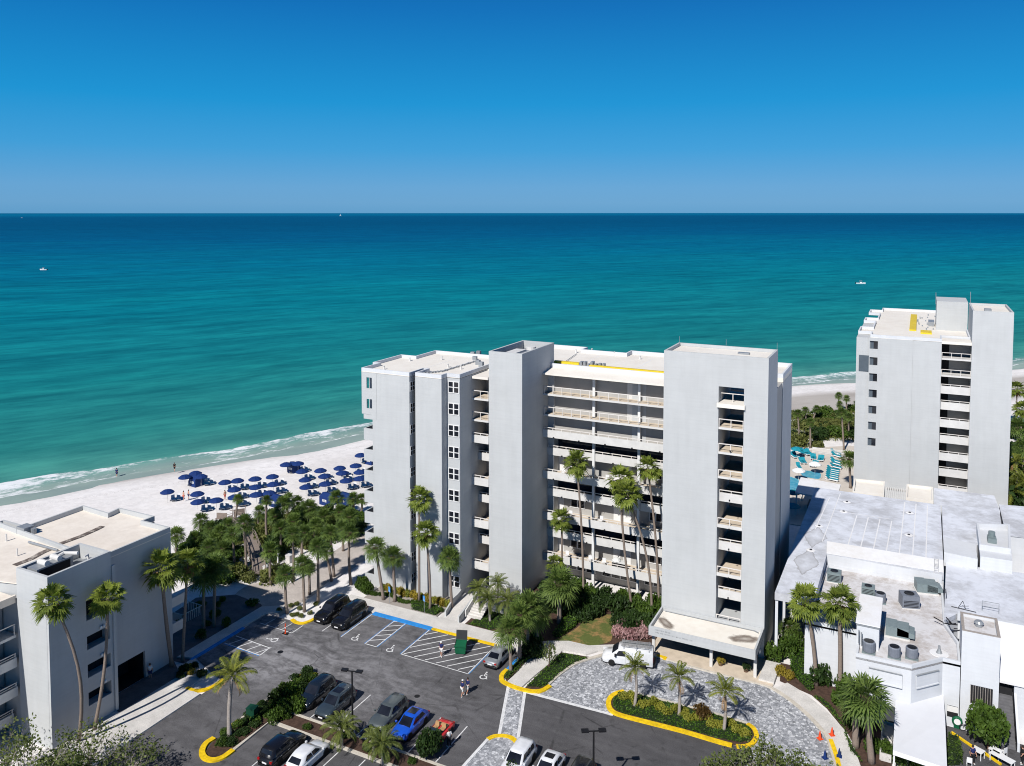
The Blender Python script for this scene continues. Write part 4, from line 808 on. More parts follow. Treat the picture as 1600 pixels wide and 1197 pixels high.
# recessed panels on the chamfered bay
mb=MB(); mb.box(11.2,14.2,-2.97,-2.9,4.4,5.6); pn=kp('wall_panel',mb,M['stucco_w']); MB().box(11.2,14.2,-3.05,-2.97,5.6,5.68).obj('trim',M['metal'],pn); MB().box(11.2,14.2,-3.08,-2.97,4.3,4.4).obj('trim',M['stucco_w'],pn)
dv=Vector((2.75,2.85)).normalized(); nv=Vector((dv.y,-dv.x)); p_=Vector((15.0,-2.8))
def onbay(s0,s1,d0,d1,z0,z1):
    q=[p_+dv*s0+nv*d0,p_+dv*s1+nv*d0,p_+dv*s1+nv*d1,p_+dv*s0+nv*d1]; return MB().prism([tuple(v) for v in q],z0,z1,True)
pn=kp('wall_panel',onbay(.6,3.4,.0,.06,4.4,5.6),M['stucco_w']); onbay(.6,3.4,.0,.14,5.6,5.68).obj('trim',M['metal'],pn); onbay(.6,3.4,.0,.16,4.3,4.4).obj('trim',M['stucco_w'],pn)
# white plant room on that roof
mb=MB(); mb.box(9.85,11.95,-.8,5.4,Z2,9.0); kp('plant_room',mb,M['stucco_w']); mb=MB(); mb.add([(9.75,-.9,9.0),(12.05,-.9,9.0),(12.05,5.6,9.25),(9.75,5.6,9.25),(9.75,-.9,8.9),(12.05,-.9,8.9),(12.05,5.6,8.9),(9.75,5.6,8.9)],[(0,1,2,3),(4,5,1,0),(5,6,2,1),(6,7,3,2),(7,4,0,3)]); kp('roof',mb,M['roofbright'])
mb=MB(); mb.box(9.8,12.0,-.86,-.8,8.7,8.8); mb.cyl(10.1,-1.2,7.0,8.4,.06,8); mb.cyl(10.35,-1.2,7.0,8.2,.06,8); kp('gutter',mb,M['metal'])
# stair block by the service yard
mb=MB(); mb.box(19.35,22.6,.06,4.2,-.1,9.6); mb.ring([(19.35,.06),(22.6,.06),(22.6,4.2),(19.35,4.2)],.22,9.6,9.95); tb=kp('wall',mb,M['stucco_w']); MB().box(19.6,22.35,.3,3.95,9.6,9.64).obj('roof',M['rooftan'],tb)
MB().ring([(19.33,.04),(22.62,.04),(22.62,4.22),(19.33,4.22)],.26,9.95,10.0).obj('coping',M['barkg'],tb)
MB().lathe([(.35,9.64),(.35,9.95),(.45,10.0),(.3,10.2),(.05,10.25)],14,(20.9,2.4)).obj('vent',M['metal'],tb)
f=MB().box(20.2,22.1,-.0,.07,2.9,4.7).obj('louvre_window',M['dark'],K); mb=MB()
for i in range(9): mb.box(20.2+.21*i,20.24+.21*i,-.05,-.005,2.9,4.7)
mb.obj('slat',M['barkg'],f)
for x0_,x1_ in ((18.25,19.2),(20.0,21.0),(21.1,22.1)):
    f=MB().box(x0_,x1_,-.02,.06,1.0,2.1).obj('window',M['dark'],K); MB().box(x0_,x1_,-.10,-.03,1.55,2.1).obj('awning_sash',M['frame'],f)
# right-hand roofs
mb=MB(); mb.prism([(18.0,8.05),(19.4,10.4),(40,10.4),(40,27),(18.6,24.5)],Z4-.5,Z4); kp('roof',mb,M['roofw']); mb=MB(); mb.prism([(18.15,8.4),(19.45,10.5),(40,10.5),(40,26.9),(18.7,24.4)],-.1,Z4-.5); mb.box(19.36,40,10.0,10.45,Z4-.6,Z4+.25); kp('wall',mb,M['stucco_w'])
mb=MB(); mb.add([(22.62,10.2,Z4+.2),(22.62,2.2,4.7),(40,2.2,4.7),(40,10.2,Z4+.2),(22.62,2.2,4.45),(40,2.2,4.45),(22.62,10.2,4.4),(40,10.2,4.4)],[(0,1,2,3),(1,4,5,2),(0,6,4,1)]); kp('sloped_roof',mb,M['roofbright'])
mb=MB(); mb.box(24.1,40,2.4,10,-.1,4.42); kp('wall',mb,M['stucco_w'])
mb=MB()
for i in range(16): mb.box(22.62,24.0,-1.4+i*.27,3.4,i*.185-.185 if i else 0,(i+1)*.185)
stp=kp('steps',mb,M['stepgrey'])
mb=MB(); mb.tube([(24.05,-1.4,1.0),(24.05,2.9,3.95)],.035,6); mb.tube([(24.05,-1.4,.5),(24.05,2.9,3.45)],.03,6)
for i in range(5): y=-1.4+i*1.05; z=i*.72; mb.tube([(24.05,y,z),(24.05,y,z+1.0)],.03,6)
mb.obj('handrail',M['black'],stp); mb=MB(); mb.add([(24.1,-1.6,0),(24.3,-1.6,0),(24.3,2.4,0),(24.1,2.4,0),(24.1,-1.6,.9),(24.3,-1.6,.9),(24.3,2.4,3.6),(24.1,2.4,3.6)],[(4,5,6,7),(0,1,5,4),(1,2,6,5),(3,0,4,7)]); mb.obj('stair_wall',M['stucco_w'],stp)
MB().box(22.63,24.0,3.0,3.1,2.9,4.4).obj('dark_opening_panel',M['dark'],K)
mb=MB(); mb.prism([(18.35,24.5),(22.0,24.0),(22.0,29.0),(18.4,30)],6.6,8.35); mb.prism([(22.3,24.4),(25.7,24.6),(26.4,36),(22.4,34.5)],6.6,8.6); mb.ring([(22.3,26.6),(25.7,26.8),(26.4,36),(22.4,34.5)],.25,8.6,9.3); kp('wall',mb,M['stucco_w'])
mb=MB(); mb.prism([(18.35,30),(22.2,29.6),(25.6,37),(25.9,46.5),(18.5,44)],6.6,Z3+.01); kp('roof',mb,M['roofw'])
mb=MB(); mb.box(23.4,24.4,29.5,31.0,8.6,9.2); mb.cyl(23.9,30.6,9.2,9.8,.4,12); kp('exhaust_fan',mb,M['greenmetal'])
mb=MB(); mb.prism([(26.2,38),(45,40),(45,55),(26.3,51)],-.1,7.0); kp('wall',mb,M['stucco_w']); mb=MB(); mb.prism([(26.15,37.9),(45,39.9),(45,55.1),(26.25,51.1)],7.0,7.1); kp('roof',mb,M['roofw'])
mb=MB(); mb.prism([(6.3,44.5),(10.7,45.0),(10.6,51.8),(6.1,51.2)],-.1,7.6); mb.prism([(13.7,45.2),(17.4,45.4),(17.4,52.3),(13.7,52.0)],-.1,7.6); mb.prism([(17.45,45.6),(26.1,47),(25.9,54.2),(17.6,54)],-.1,7.4); kp('wall',mb,M['stucco_w'])
mb=MB()
for pl,zt_ in (([(6.3,44.5),(10.7,45.0),(10.6,51.8),(6.1,51.2)],7.6),([(13.7,45.2),(17.4,45.4),(17.4,52.3),(13.7,52.0)],7.6)): mb.prism(offset(ccw(pl),.25),zt_-.2,zt_+.02); mb.ring(pl,.22,zt_,zt_+.45)
kp('roof',mb,M['cream']); mb=MB(); mb.prism([(17.5,45.7),(26.0,47.1),(25.8,54.1),(17.65,53.9)],7.4,7.43); kp('roof',mb,M['roofw'])
mb=MB()
for i in range(11): mb.box(10.9+i*.26,11.02+i*.26,45.4,51.5,7.2,7.4)
mb.box(10.75,13.65,45.3,45.5,6.9,7.2); mb.box(10.75,13.65,51.4,51.6,6.9,7.2); kp('trellis',mb,M['slab'])
mb=MB(); mb.box(10.75,13.65,47.5,51,-.1,5.5); kp('wall',mb,M['dark'])
# entrance awning in front of the club house, its stepped terrace at the side
aw=thing('awning','large white canvas awning sloping out from the chamfered bay of the club house','awning')
mb=MB(); mb.add([(13.65,-2.9,2.9),(17.9,.2,2.95),(17.95,-4.2,2.9),(17.95,-11.2,2.55),(13.65,-10.7,2.55),(13.65,-2.9,2.8),(17.9,.2,2.85),(17.95,-11.2,2.45),(13.65,-10.7,2.45)],[(0,4,3,2,1),(4,8,7,3),(0,5,8,4),(1,2,3,7,6),(5,6,7,8)]); mb.obj('canvas',mat('awning_canvas',(.70,.71,.74),.8,.03,1),aw)
mb=MB(); mb.quad((13.65,-10.71,2.55),(17.95,-11.21,2.55),(17.95,-11.25,2.15),(13.65,-10.75,2.15)); mb.obj('valance',M['whiteclean'],aw)
for x,y in ((13.75,-10.6),(17.85,-11.1),(13.75,-6),(17.85,-6)): MB().box(x-.06,x+.06,y-.06,y+.06,0,2.5).obj('post',M['whiteclean'],aw)
mb=MB(); mb.box(12.6,13.5,-8.6,-3.2,.0,.35); mb.box(12.5,12.62,-8.7,-3.2,0,.8); mb.box(12.6,13.5,-8.8,-8.65,0,.8)
for i in range(7): mb.box(12.65,13.45,-8.5+i*.55,-8.4+i*.55,.35,.45)
kp('side_steps',mb,M['concrete'])
mb=MB(); mb.box(12.7,13.6,-5.6,-3.0,2.1,2.25); kp('skylight',mb,M['glassb'])
# garden pavilion by the pool
pv=thing('pavilion','small flat white roofed pavilion beside the pool behind the club house','pavilion')
mb=MB(); pr=[g(*zr(*p__),4.0) for p__ in [(205,22),(455,68),(330,105),(275,140),(170,115)]]; pr=[pr[0],pr[1],(3.4,52.0),(-.2,52),pr[4]]; mb.prism(ccw(pr),3.75,4.0,True); mb.obj('roof',M['roofbright'],pv)
for x,y in ((-2.9,52.7),(-2.9,60),(2.8,59.4)): MB().box(x-.12,x+.12,y-.12,y+.12,0,3.75).obj('post',M['frame'],pv)
MB().box(-1.5,2.5,55.5,58.5,0,1.1).obj('bar_counter',M['wood'],pv)
# ---------------------------------------------------------------- plants
ORD=['first','second','third','fourth','fifth','sixth','seventh','eighth','ninth','tenth','eleventh','twelfth','thirteenth','fourteenth','fifteenth','sixteenth','seventeenth','eighteenth','nineteenth','twentieth','twenty-first','twenty-second','twenty-third','twenty-fourth','twenty-fifth','twenty-sixth','twenty-seventh','twenty-eighth','twenty-ninth','thirtieth','thirty-first','thirty-second','thirty-third','thirty-fourth','thirty-fifth','thirty-sixth','thirty-seventh','thirty-eighth','thirty-ninth','fortieth','forty-first','forty-second']
def sph(az,el): return Vector((math.cos(el)*math.cos(az),math.cos(el)*math.sin(az),math.sin(el)))
def fan_crown(name,m,nf,nl,pet,leaf,els,droop,seed,width=.055):
    r_=random.Random(seed); mb=MB()
    for i in range(nf):
        el=R(els[0]+(els[1]-els[0])*(i+r_.random())/nf); az=i*2.39996+r_.uniform(-.25,.25); d=sph(az,el); p=pet*r_.uniform(.8,1.15)
        c=d*p; c.z-=p*p*droop*.5
        d2=(d+Vector((0,0,-droop*.8))).normalized(); s=d2.cross(Vector((0,0,1))); s=s.normalized() if s.length>.05 else Vector((1,0,0)); s=(s+Vector((0,0,r_.uniform(-.35,.35)))).normalized(); up=s.cross(d2)
        w_=s*.012; mb.quad(-w_,w_,c+w_,c-w_)
        for k in range(nl):
            a=R(-118+236*k/(nl-1))+r_.uniform(-.05,.05); L=leaf*(.72+.28*math.cos(a*.7))*r_.uniform(.85,1.12)
            dr=(d2*math.cos(a)+s*math.sin(a)); fold=up*(.22*abs(math.sin(a))); q=(dr+fold).normalized(); mid=c+q*L*.55; tip=c+q*L; tip.z-=L*droop*r_.uniform(.45,1.0)
            e=q.cross(up).normalized()*width*L/leaf
            mb.quad(c,mid+e,tip,mid-e)
    return mb.mesh(name,m)
def feather_crown(name,m,nf,nl,els,droop,seed,lf=.22,width=.022):
    r_=random.Random(seed); mb=MB()
    for i in range(nf):
        el=R(els[0]+(els[1]-els[0])*(i+r_.random())/nf); az=i*2.39996+r_.uniform(-.3,.3); L=r_.uniform(.85,1.1); pts=[]; p=Vector((0,0,0)); e=el
        for k in range(11): pts.append(p.copy()); p=p+sph(az,e)*L/10; e-=droop*(.06+.022*k)*r_.uniform(.8,1.2)
        for k in range(10):
            a,b_=pts[k],pts[k+1]; t=(b_-a).normalized(); s=t.cross(Vector((0,0,1))).normalized(); w_=s*.012*(1-k*.07); mb.quad(a-w_,a+w_,b_+w_,b_-w_)
        for k in range(nl):
            u=1.5+8.4*k/nl; i0=int(u); q=pts[i0].lerp(pts[min(i0+1,10)],u-i0); t=(pts[min(i0+1,10)]-pts[i0]).normalized(); s=t.cross(Vector((0,0,1))).normalized(); up=s.cross(t)
            ll=lf*math.sin(PI*(.18+.80*k/nl))**.6
            for sg in (1,-1):
                d=(s*sg*.9+t*.55+up*.15).normalized(); mid=q+d*ll*.5; tip=q+d*ll; tip.z-=ll*r_.uniform(.25,.7); mid.z-=ll*.05; w_=t*width
                mb.quad(q-w_*.5,mid-w_,tip,mid+w_)
    return mb.mesh(name,m)
def leafquad(mb,p,s,r_,up=.5):
    n_=Vector((r_.gauss(0,1),r_.gauss(0,1),r_.gauss(0,1)+up)).normalized(); a=n_.orthogonal().normalized(); a=(Matrix.Rotation(r_.random()*6.28,3,n_)@a); b_=n_.cross(a); a=a*s; b_=b_*s*.55
    mb.quad(p-a,p+b_,p+a,p-b_)
def bush_mesh(name,m,n,leaf,seed,lobes=7,flat=.8,core=True):
    r_=random.Random(seed); mb=MB(); L=[]
    for i in range(lobes):
        a=i*2.4+r_.random(); rr=.55*math.sqrt(r_.random()); L.append((Vector((rr*math.cos(a),rr*math.sin(a),.30+.40*r_.random()*(1-rr))),r_.uniform(.32,.52)))
    for i in range(n):
        c,rad=L[r_.randrange(lobes)]; d=Vector((r_.gauss(0,1),r_.gauss(0,1),r_.gauss(0,1)+.25)).normalized(); p=c+d*rad*(r_.uniform(.7,1.08)); p.z=max(.02,p.z*flat)
        leafquad(mb,p,leaf*r_.uniform(.7,1.3),r_)
    return mb.mesh(name,m)
FAN=[fan_crown('palm_crown',M['fan'],27,17,.50,.50,(80,-52),.30,s,.042) for s in range(4)]
SAB=[fan_crown('palm_crown',M['sabal'],36,14,.46,.56,(84,-42),.30,20+s,.036) for s in range(4)]
FEA=[feather_crown('palm_crown',M['feather'],14,24,(84,2),.95,40+s,.22,.020) for s in range(3)]
DAT=[feather_crown('palm_crown',M['date'],30,26,(80,-10),1.25,50+s,.16,.016) for s in range(3)]
DEAD=[fan_crown('dead_fronds',M['dead'],9,9,.30,.50,(-45,-85),.35,70+s) for s in range(3)]
DEADF=[feather_crown('dead_fronds',M['dead'],3,16,(-5,-35),1.3,80+s,.2,.02) for s in range(2)]
def palm(kind,c,b,rpx,label,group=None,bend=0.0,tr=None,dead=True,z=0.0,cat='palm',ta=None):
    bx,by_=g(*b,z); base=Vector((bx,by_,z)); dep=depth_of(base+Vector((0,0,3))); top=at_depth(*c,dep); r=rpx*dep/FPX
    if ta is not None: d_=ray(*c); top=CAM+d_*((ta-CAM.x)/d_.x)
    t=thing('palm_tree',label,cat,base,0,group); rel=top-base; h=max(.4,rel.z)
    tr=tr or {'fan':.17,'sabal':.21,'feather':.17,'date':.16}[kind]; pts=[];rad=[]
    side=U*bend; n=9
    for i in range(n+1):
        u=i/n; p=Vector((rel.x*u,rel.y*u,h*u))+side*math.sin(PI*u)*1.0
        pts.append(p); rad.append(tr*(1.25 if i==0 else 1.05-.30*u)*(1+.05*rnd.uniform(-1,1)))
    mb=MB(); mb.tube(pts,rad,8); mb.obj('trunk',M['bark'] if kind in('fan','sabal') else M['barkg'],t,True)
    i=rnd.randrange(4); me={'fan':FAN,'sabal':SAB,'feather':FEA,'date':DAT}[kind]; cr=link('crown',me[i%len(me)],t); cr.location=pts[-1]; cr.rotation_euler=(rnd.uniform(-.1,.1),rnd.uniform(-.1,.1),rnd.random()*6.28); s=r*{'fan':1.05,'sabal':1.08,'feather':1.1,'date':1.1}[kind]; cr.scale=(s,s,s*rnd.uniform(.92,1.05))
    if dead and kind in('fan','feather'):
        dd=link('dead_fronds',(DEAD if kind=='fan' else DEADF)[i%2],t); dd.location=pts[-1]-Vector((0,0,r*.08)); dd.rotation_euler=(0,0,rnd.random()*6.28); dd.scale=(s*.8,)*3
    if kind=='sabal':
        mb=MB(); mb.tube([Vector((0,0,0)),Vector((0,0,.6*r))],[tr*.9,tr*1.7],8); bt=mb.obj('boots',M['barkb'],t); bt.location=pts[-1]-Vector((0,0,.55*r))
    return t
GF='tall fan palms in front of the blank white wall'
palm('fan',(655,779),(655,943),24,'tallest thin fan palm rising against the white wall, left of the two tall ones',GF,dead=False)
palm('fan',(665,832),(672,955),25,'tall fan palm with tan under fronds before the white wall',GF,.2)
palm('sabal',(587,857),(599.5,938),22,'leftmost small palm at the corner of the white wall',GF)
palm('sabal',(614,871),(617,941),21,'second small palm beside the white wall corner',GF)
palm('sabal',(702,873),(706,953),22,'round headed palm below the four pane windows',GF)
GC='tall fan palms in the garden before the walkways'
palm('fan',(901,723),(912,938),25,'tall slender fan palm left in front of the open walkways',GC,.2)
palm('fan',(969,748),(988,953),27,'tall fan palm with tan dead fronds, left of the crossing pair',GC,-.3)
palm('fan',(979,771),(1019,967),27,'leaning fan palm crossing its neighbour before the walkways',GC,.9,dead=False)
palm('fan',(1012,731),(1030,959),24,'slim fan palm close beside the wide stair tower',GC,.3)
palm('fan',(878,812),(878,929),21,'short fan palm low before the left end of the walkways',GC,dead=False)
palm('fan',(867,880),(866,934),17,'smallest fan palm just above the round palm by the shaded tower face',GC,dead=False)
palm('sabal',(874,915),(874,974),33,'big drooping palm with pale trunk beside the clipped hedge',None,tr=.3)
GS='palms clustered beside the silver sedan'
palm('sabal',(797,985),(798,1051),27,'front palm of the clump standing over the silver sedan',GS,tr=.2)
palm('sabal',(812,962),(812,1033),29,'middle palm of the clump behind the silver sedan',GS)
palm('sabal',(826,950),(824,1014),30,'rear palm of the clump beside the footpath',GS)
palm('sabal',(838,962),(840,1008),26,'right palm of the shady clump next to the sapling',GS)
GD='arching feather palms at the entry steps'
for c,b,r,l in (((748,920),(750,958),22,'arching feather palm left of the entry steps'),((778,912),(777,955),21,'arching feather palm against the white tower foot'),((763,938),(766,972),24,'arching feather palm leaning over the entry steps'),((793,938),(790,973),26,'arching feather palm right of the entry steps by the lawn strip')): palm('date',c,b,r,l,GD)
# beside the left block
GL='tall fan palms beside the shaded left block'
palm('fan',(84,940),(123,1160),33,'leaning tall fan palm nearest the corner of the shaded left block',GL,1.2,ta=-55.9)
palm('fan',(168,934),(147,1142),31,'fan palm in front of the openings of the shaded left block',GL,.4,ta=-55.7)
palm('fan',(252,888),(269,1043),34,'big bright fan palm at the far end of the shaded left block',GL,-.1,tr=.22,ta=-58.3)
palm('fan',(293,880),(285,1034),29,'fan palm second from the garage end of the left block',GL)
palm('sabal',(318,898),(318,985),27,'dark fan palm in the shade behind the left block',GL)
palm('sabal',(336,888),(334,979),27,'dark fan palm at the sunny edge of the left block shadow',GL)
palm('sabal',(275,838),(276,873),18,'small palm peeping past the roof corner of the left block',GL)
palm('feather',(363,1056),(358.5,1154),42,'coconut palm standing in the tip of the parking bed',None,-.15,tr=.22)
GI='young coconut palms in the forecourt island'
palm('feather',(992,1043),(991,1106),27,'young coconut palm at the left end of the forecourt island',GI,.2)
palm('feather',(1060,1058),(1061,1120),29,'browning young coconut palm in the middle of the forecourt island',GI,.1)
palm('feather',(1133,1082),(1131,1143),33,'young coconut palm at the right end of the forecourt island',GI,.1)
GR='palms in the garden of the club house'
palm('fan',(1259,940),(1276,1072),33,'left of two bright fan palms shading the club house wall',GR,.2,tr=.22)
palm('fan',(1311,942),(1312,1080),33,'right of two bright fan palms shading the club house wall',GR,.1,tr=.24)
palm('sabal',(1352,1091),(1362,1193),42,'dense dark palm with thick trunk by the awning steps',GR,tr=.30)
palm('sabal',(1337,1096),(1337,1168),33,'shorter thick palm behind the dense one by the awning',GR,tr=.32)
palm('sabal',(1233,981),(1232,1008),19,'small pale palm between wide stair tower and club house',GR)
# grove between the lot and the beach
GV='sabal palms in the sandy grove by the boardwalk'
rd0=random.Random(61)
gro=[(335,615,340,700,62),(565,478,545,640,40),(745,490,748,745,42),(610,635,620,940,75),(535,700,545,915,66),(455,690,462,850,66),(850,510,830,700,68),(800,585,805,700,62),(1010,540,1000,650,72),(910,620,905,730,66),(1100,590,1100,700,64),(1180,470,1185,575,58),(1283,478,1280,575,52),(1338,480,1330,575,48),(1258,590,1245,720,70),(905,700,910,990,66),(978,690,965,820,60),(1140,690,1165,960,68),(1262,690,1270,1010,72),(768,800,770,1010,70),(1062,775,1065,1120,70),(1112,800,1150,990,62),(862,950,872,1190,76),(968,888,980,1180,70),(1005,905,1012,1070,60),(395,660,398,760,58),(500,640,505,760,60)]
gro+=[(300,720,302,800,58),(420,730,425,860,64),(700,560,702,680,52),(830,660,832,800,62),(880,480,880,600,54),(940,500,940,590,56),(1050,640,1050,760,60),(1200,560,1200,680,58),(1220,660,1222,800,62),(470,790,474,960,66),(380,780,384,960,66),(300,860,304,1010,66)]
gro.sort(key=lambda q:q[0])
for i,(cx,cy,bx_,by__,r) in enumerate(gro): palm('sabal',z2(cx,cy),z2(bx_,by__),r/3.99,'grey green palm, %s from the left in the sandy grove by the boardwalk'%ORD[i],GV,rnd.uniform(-.2,.2),tr=.19)
GP='palms in the dune scrub beyond the pool'
po=[(735,390,735,530,48),(815,420,815,565,48),(745,480,745,570,46),(920,470,920,570,44),(390,545,395,670,55),(310,575,330,890,62),(505,525,460,660,52),(440,665,440,930,60),(765,565,790,960,70),(835,610,840,810,60)]
po.sort(key=lambda q:q[0])
for i,(cx,cy,bx_,by__,r) in enumerate(po): palm('sabal',zq(cx,cy),zq(bx_,by__),r/6.65,'dark green palm, %s from the left in the scrub beyond the pool'%ORD[i],GP,tr=.2)
palm('sabal',(1327,718),(1329,763),18,'palm standing alone in front of the far tower by the striped loungers',None,tr=.24)
GE='palms at the right edge behind the far tower'
for i,(c,b,r,k) in enumerate((((1589,608),(1588,668),17,'fan'),((1597,640),(1594,700),17,'fan'),((1589,668),(1590,715),19,'sabal'),((1599,700),(1597,760),19,'sabal'),((1588,723),(1590,770),20,'feather'))): palm(k,c,b,r,['upper fan palm with yellow crown beside the far tower','fan palm second below the top beside the far tower','dark round palm half way down beside the far tower','dark palm at the picture edge low beside the far tower','feathery palm near the foot of the far tower'][i],GE)
palm('feather',(1580,768),(1582,800),38,'large yellow green feather palm over the roofs at the right edge',GE,tr=.25); palm('feather',(1600,757),(1602,800),32,'feather palm cut by the right picture edge behind the roofs',GE,tr=.25)
# ---- shrubs
BM={k:[bush_mesh('foliage',M[k],900,.105,100+i) for i in range(3)] for k in ('bush','bushd','lime','croton','red','dune','pink')}
def shrub(kind,x,y,r,h,label,group=None,z=.1,nm='shrub',cat='shrub'):
    o=link(nm,BM[kind][rnd.randrange(3)]); o.location=(x,y,z); o.rotation_euler=(0,0,rnd.random()*6.28); o.scale=(r,r,h); return tag(o,label,cat,group)
def shr(kind,f,px,py,r,h,label,group=None,**k): x,y=g(*f(px,py)); return shrub(kind,x,y,r,h,label,group,**k)
def foliage_bed(poly,h,dens,leaf,m,seed,core=None,top=True,jit=.12):     # clipped or creeping planting as one mesh
    r_=random.Random(seed); mb=MB(); xs=[p[0] for p in poly]; ys=[p[1] for p in poly]; A=abs(sum(poly[i][0]*poly[(i+1)%len(poly)][1]-poly[(i+1)%len(poly)][0]*poly[i][1] for i in range(len(poly)))/2)
    n=min(9000,int(A*dens)); c=0
    while c<n:
        x=r_.uniform(min(xs),max(xs)); y=r_.uniform(min(ys),max(ys))
        if inpoly(x,y,poly): leafquad(mb,Vector((x,y,h*(1+jit*r_.uniform(-1,1)+.15*math.sin(x*1.7)*math.sin(y*1.9)))),leaf*r_.uniform(.7,1.3),r_,1.0); c+=1
    per=0
    for i in range(len(poly)):
        a=Vector(poly[i]);b_=Vector(poly[(i+1)%len(poly)]); k=int((b_-a).length*h*dens*.9)
        for j in range(min(k,900)): p=a.lerp(b_,r_.random()); leafquad(mb,Vector((p.x+r_.uniform(-.1,.1),p.y+r_.uniform(-.1,.1),r_.uniform(.05,h))),leaf*r_.uniform(.7,1.3),r_,.2)
    if core: mb.k=1; mb.prism(offset(ccw(poly),.08),.02,h*.86)
    return mb,[m]+([core] if core else [])
def hedge(poly,h,label,m='hedge',seed=1,dens=60,leaf=.10,cat='hedge',nm='hedge'):
    mb,ms=foliage_bed(poly,h,dens,leaf,M[m],seed,M['hedgecore']); return tag(mb.obj(nm,ms),label,cat)
def carpet(poly,h,label,m='hedge',seed=1,dens=45,leaf=.10):
    mb,ms=foliage_bed(poly,h,dens,leaf,M[m],seed,M['hedgecore']); o=mb.obj('ground_cover',ms); o['kind']='stuff'; return tag(o,label,'ground cover')
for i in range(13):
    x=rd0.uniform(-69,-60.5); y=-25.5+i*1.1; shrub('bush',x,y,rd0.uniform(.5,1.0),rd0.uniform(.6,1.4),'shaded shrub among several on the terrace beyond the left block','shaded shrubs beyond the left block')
# courtyard
hedge(smooth_poly(gp(z8,[(178,385),(215,345),(245,300),(290,262),(350,255),(352,270),(320,320),(270,360),(220,388)]),3),.75,'clipped green hedge curving along the patchy lawn',seed=3)
carpet([(-21.9,-12.9),(-20.5,-12.35),(-20.05,-11.4),(-19.75,-9.0),(-19.1,-6.4),(-18.2,-5.0),(-19.5,-4.95),(-21.2,-5.3),(-21.4,-7.5)],.32,'dark green creeping cover on the wedge beside the footpath',seed=5)
carpet([(-24.95,-11.3),(-24.9,-12.3),(-24.4,-12.6),(-24.15,-8.3),(-23.7,-6.4),(-24.9,-6.9)],.35,'dark green creeping cover between silver sedan and footpath',seed=6)
carpet([(-34.3,-4.1),(-31.0,-4.1),(-29.2,-1.5),(-31,1.5),(-33.0,.8)],.18,'bright green grass strip beside the entry steps',seed=7)
rc=random.Random(21)
GH='dense shrubs filling the garden below the walkways'
cs=[]
for i in range(34):
    for _ in range(60):
        px=rc.uniform(850,1034); py=rc.uniform(925,990); x,y=g(px,py)
        if -30<x<-12.8 and 2.2<y<10.3 and not inpoly(x,y,LAWN) and all((x-a)**2+(y-b_)**2>1.5 for a,b_ in cs): cs.append((x,y)); break
cs.sort()
for i,(x,y) in enumerate(cs):
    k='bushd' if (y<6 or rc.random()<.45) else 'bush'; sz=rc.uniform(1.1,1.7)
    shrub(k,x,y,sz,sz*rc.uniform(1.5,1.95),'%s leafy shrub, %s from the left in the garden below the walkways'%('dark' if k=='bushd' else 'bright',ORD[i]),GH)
for i,(px,py) in enumerate(((30,440),(60,430),(20,500),(75,505))): shr('bushd',z8,px,py,1.2,1.6,['dark shrub left of the clump of palms by the path','dark shrub under the palm clump by the path','low dark shrub near the sign by the sedan','low dark shrub where the footpath forks'][i])
for i,(px,py) in enumerate(((590,385),(650,395),(705,398),(755,392),(620,345),(730,350))): shr('pink',z8,px,py,.95,1.7,'pink flowering shrub, %s, between the lawn and the entrance canopy'%['nearest the lawn','second along the front','third along the front','next to the canopy post','behind the left ones','behind the right ones'][i],'pink flowering shrubs by the canopy')
for i,(px,py) in enumerate(((650,330),(700,310),(760,330))): shr('bushd',z8,px,py,1.1,2.2,'dark shrub, %s behind the pink flowers by the canopy'%ORD[i])
# sapling
sx,sy=g(*z8(152,585)); s_=thing('sapling','thin young tree planted in the green wedge beside the footpath','tree',(sx,sy,.1)); MB().tube([(0,0,0),(.05,0,1.2),(0,.05,2.6)],[.06,.05,.03],6).obj('trunk',M['barkb'],s_); o=link('crown',bush_mesh('foliage',M['oak'],320,.09,301,6),s_); o.location=(0,0,1.0); o.scale=(.85,.85,2.6)
# along the foot of the main wall
GB='low shrubs along the foot of the white wall'
rw=random.Random(5); xs=[-49.5+i*.56 for i in range(20)]
for i,x in enumerate(xs):
    y=-2.6+.4*math.sin(x*1.3); shrub('bush',x,y-.1,.42,.62,'small clipped green ball, %s along the walk by the white wall'%ORD[i],GB,z=.08)
for i in range(16):
    x=-49+i*.68; shrub('croton' if i%3 else 'lime',x,-1.35+.25*math.sin(i*2.1),.52,1.25,'yellow %s, %s along the foot of the white wall'%('leafed croton' if i%3 else 'green croton',ORD[i]),'yellow crotons along the foot of the white wall',z=.08)
for i,(px,py) in enumerate(((95,680),(130,700),(170,720),(110,640))): shr('bush',z6,px,py,1.0,1.7,['bright sea grape shrub by the wall corner behind the parked cars','bright shrub second from the corner of the white wall','bright shrub beside the first croton at the wall','bright shrub behind the corner of the white wall'][i])
carpet([(-42.5,-4.1),(-38.9,-4.1),(-38.8,-2.6),(-40.5,-2.0),(-43.5,-2.6)],.4,'dark green creeping cover beside the ramp wall',seed=8)
# forecourt island
carpet(offset(ccw([(-12.7,-9.35),(-12.95,-10.6),(-12.8,-11.7),(-12.2,-12.5),(-11.3,-12.85),(-4.9,-12.5),(-1.4,-12.45),(.5,-12.2),(1.2,-11.5),(1.35,-10.4),(1.0,-9.5),(.2,-8.95),(-3,-8.8),(-11.3,-9.0)]),.12),.28,'dark green creeping cover of the forecourt island',seed=9,dens=55)
ri=random.Random(31)
for i in range(17):
    x=-11.9+i*.78; shrub('lime',x,-10.35+.55*math.sin(i*1.9),.72,.85,'yellow green shrub, %s from the left in the forecourt island'%ORD[i],'yellow green shrubs in the forecourt island')
shr('red',z8,1115,905,.95,2.0,'dark red leafed shrub between two coconut palms of the island')
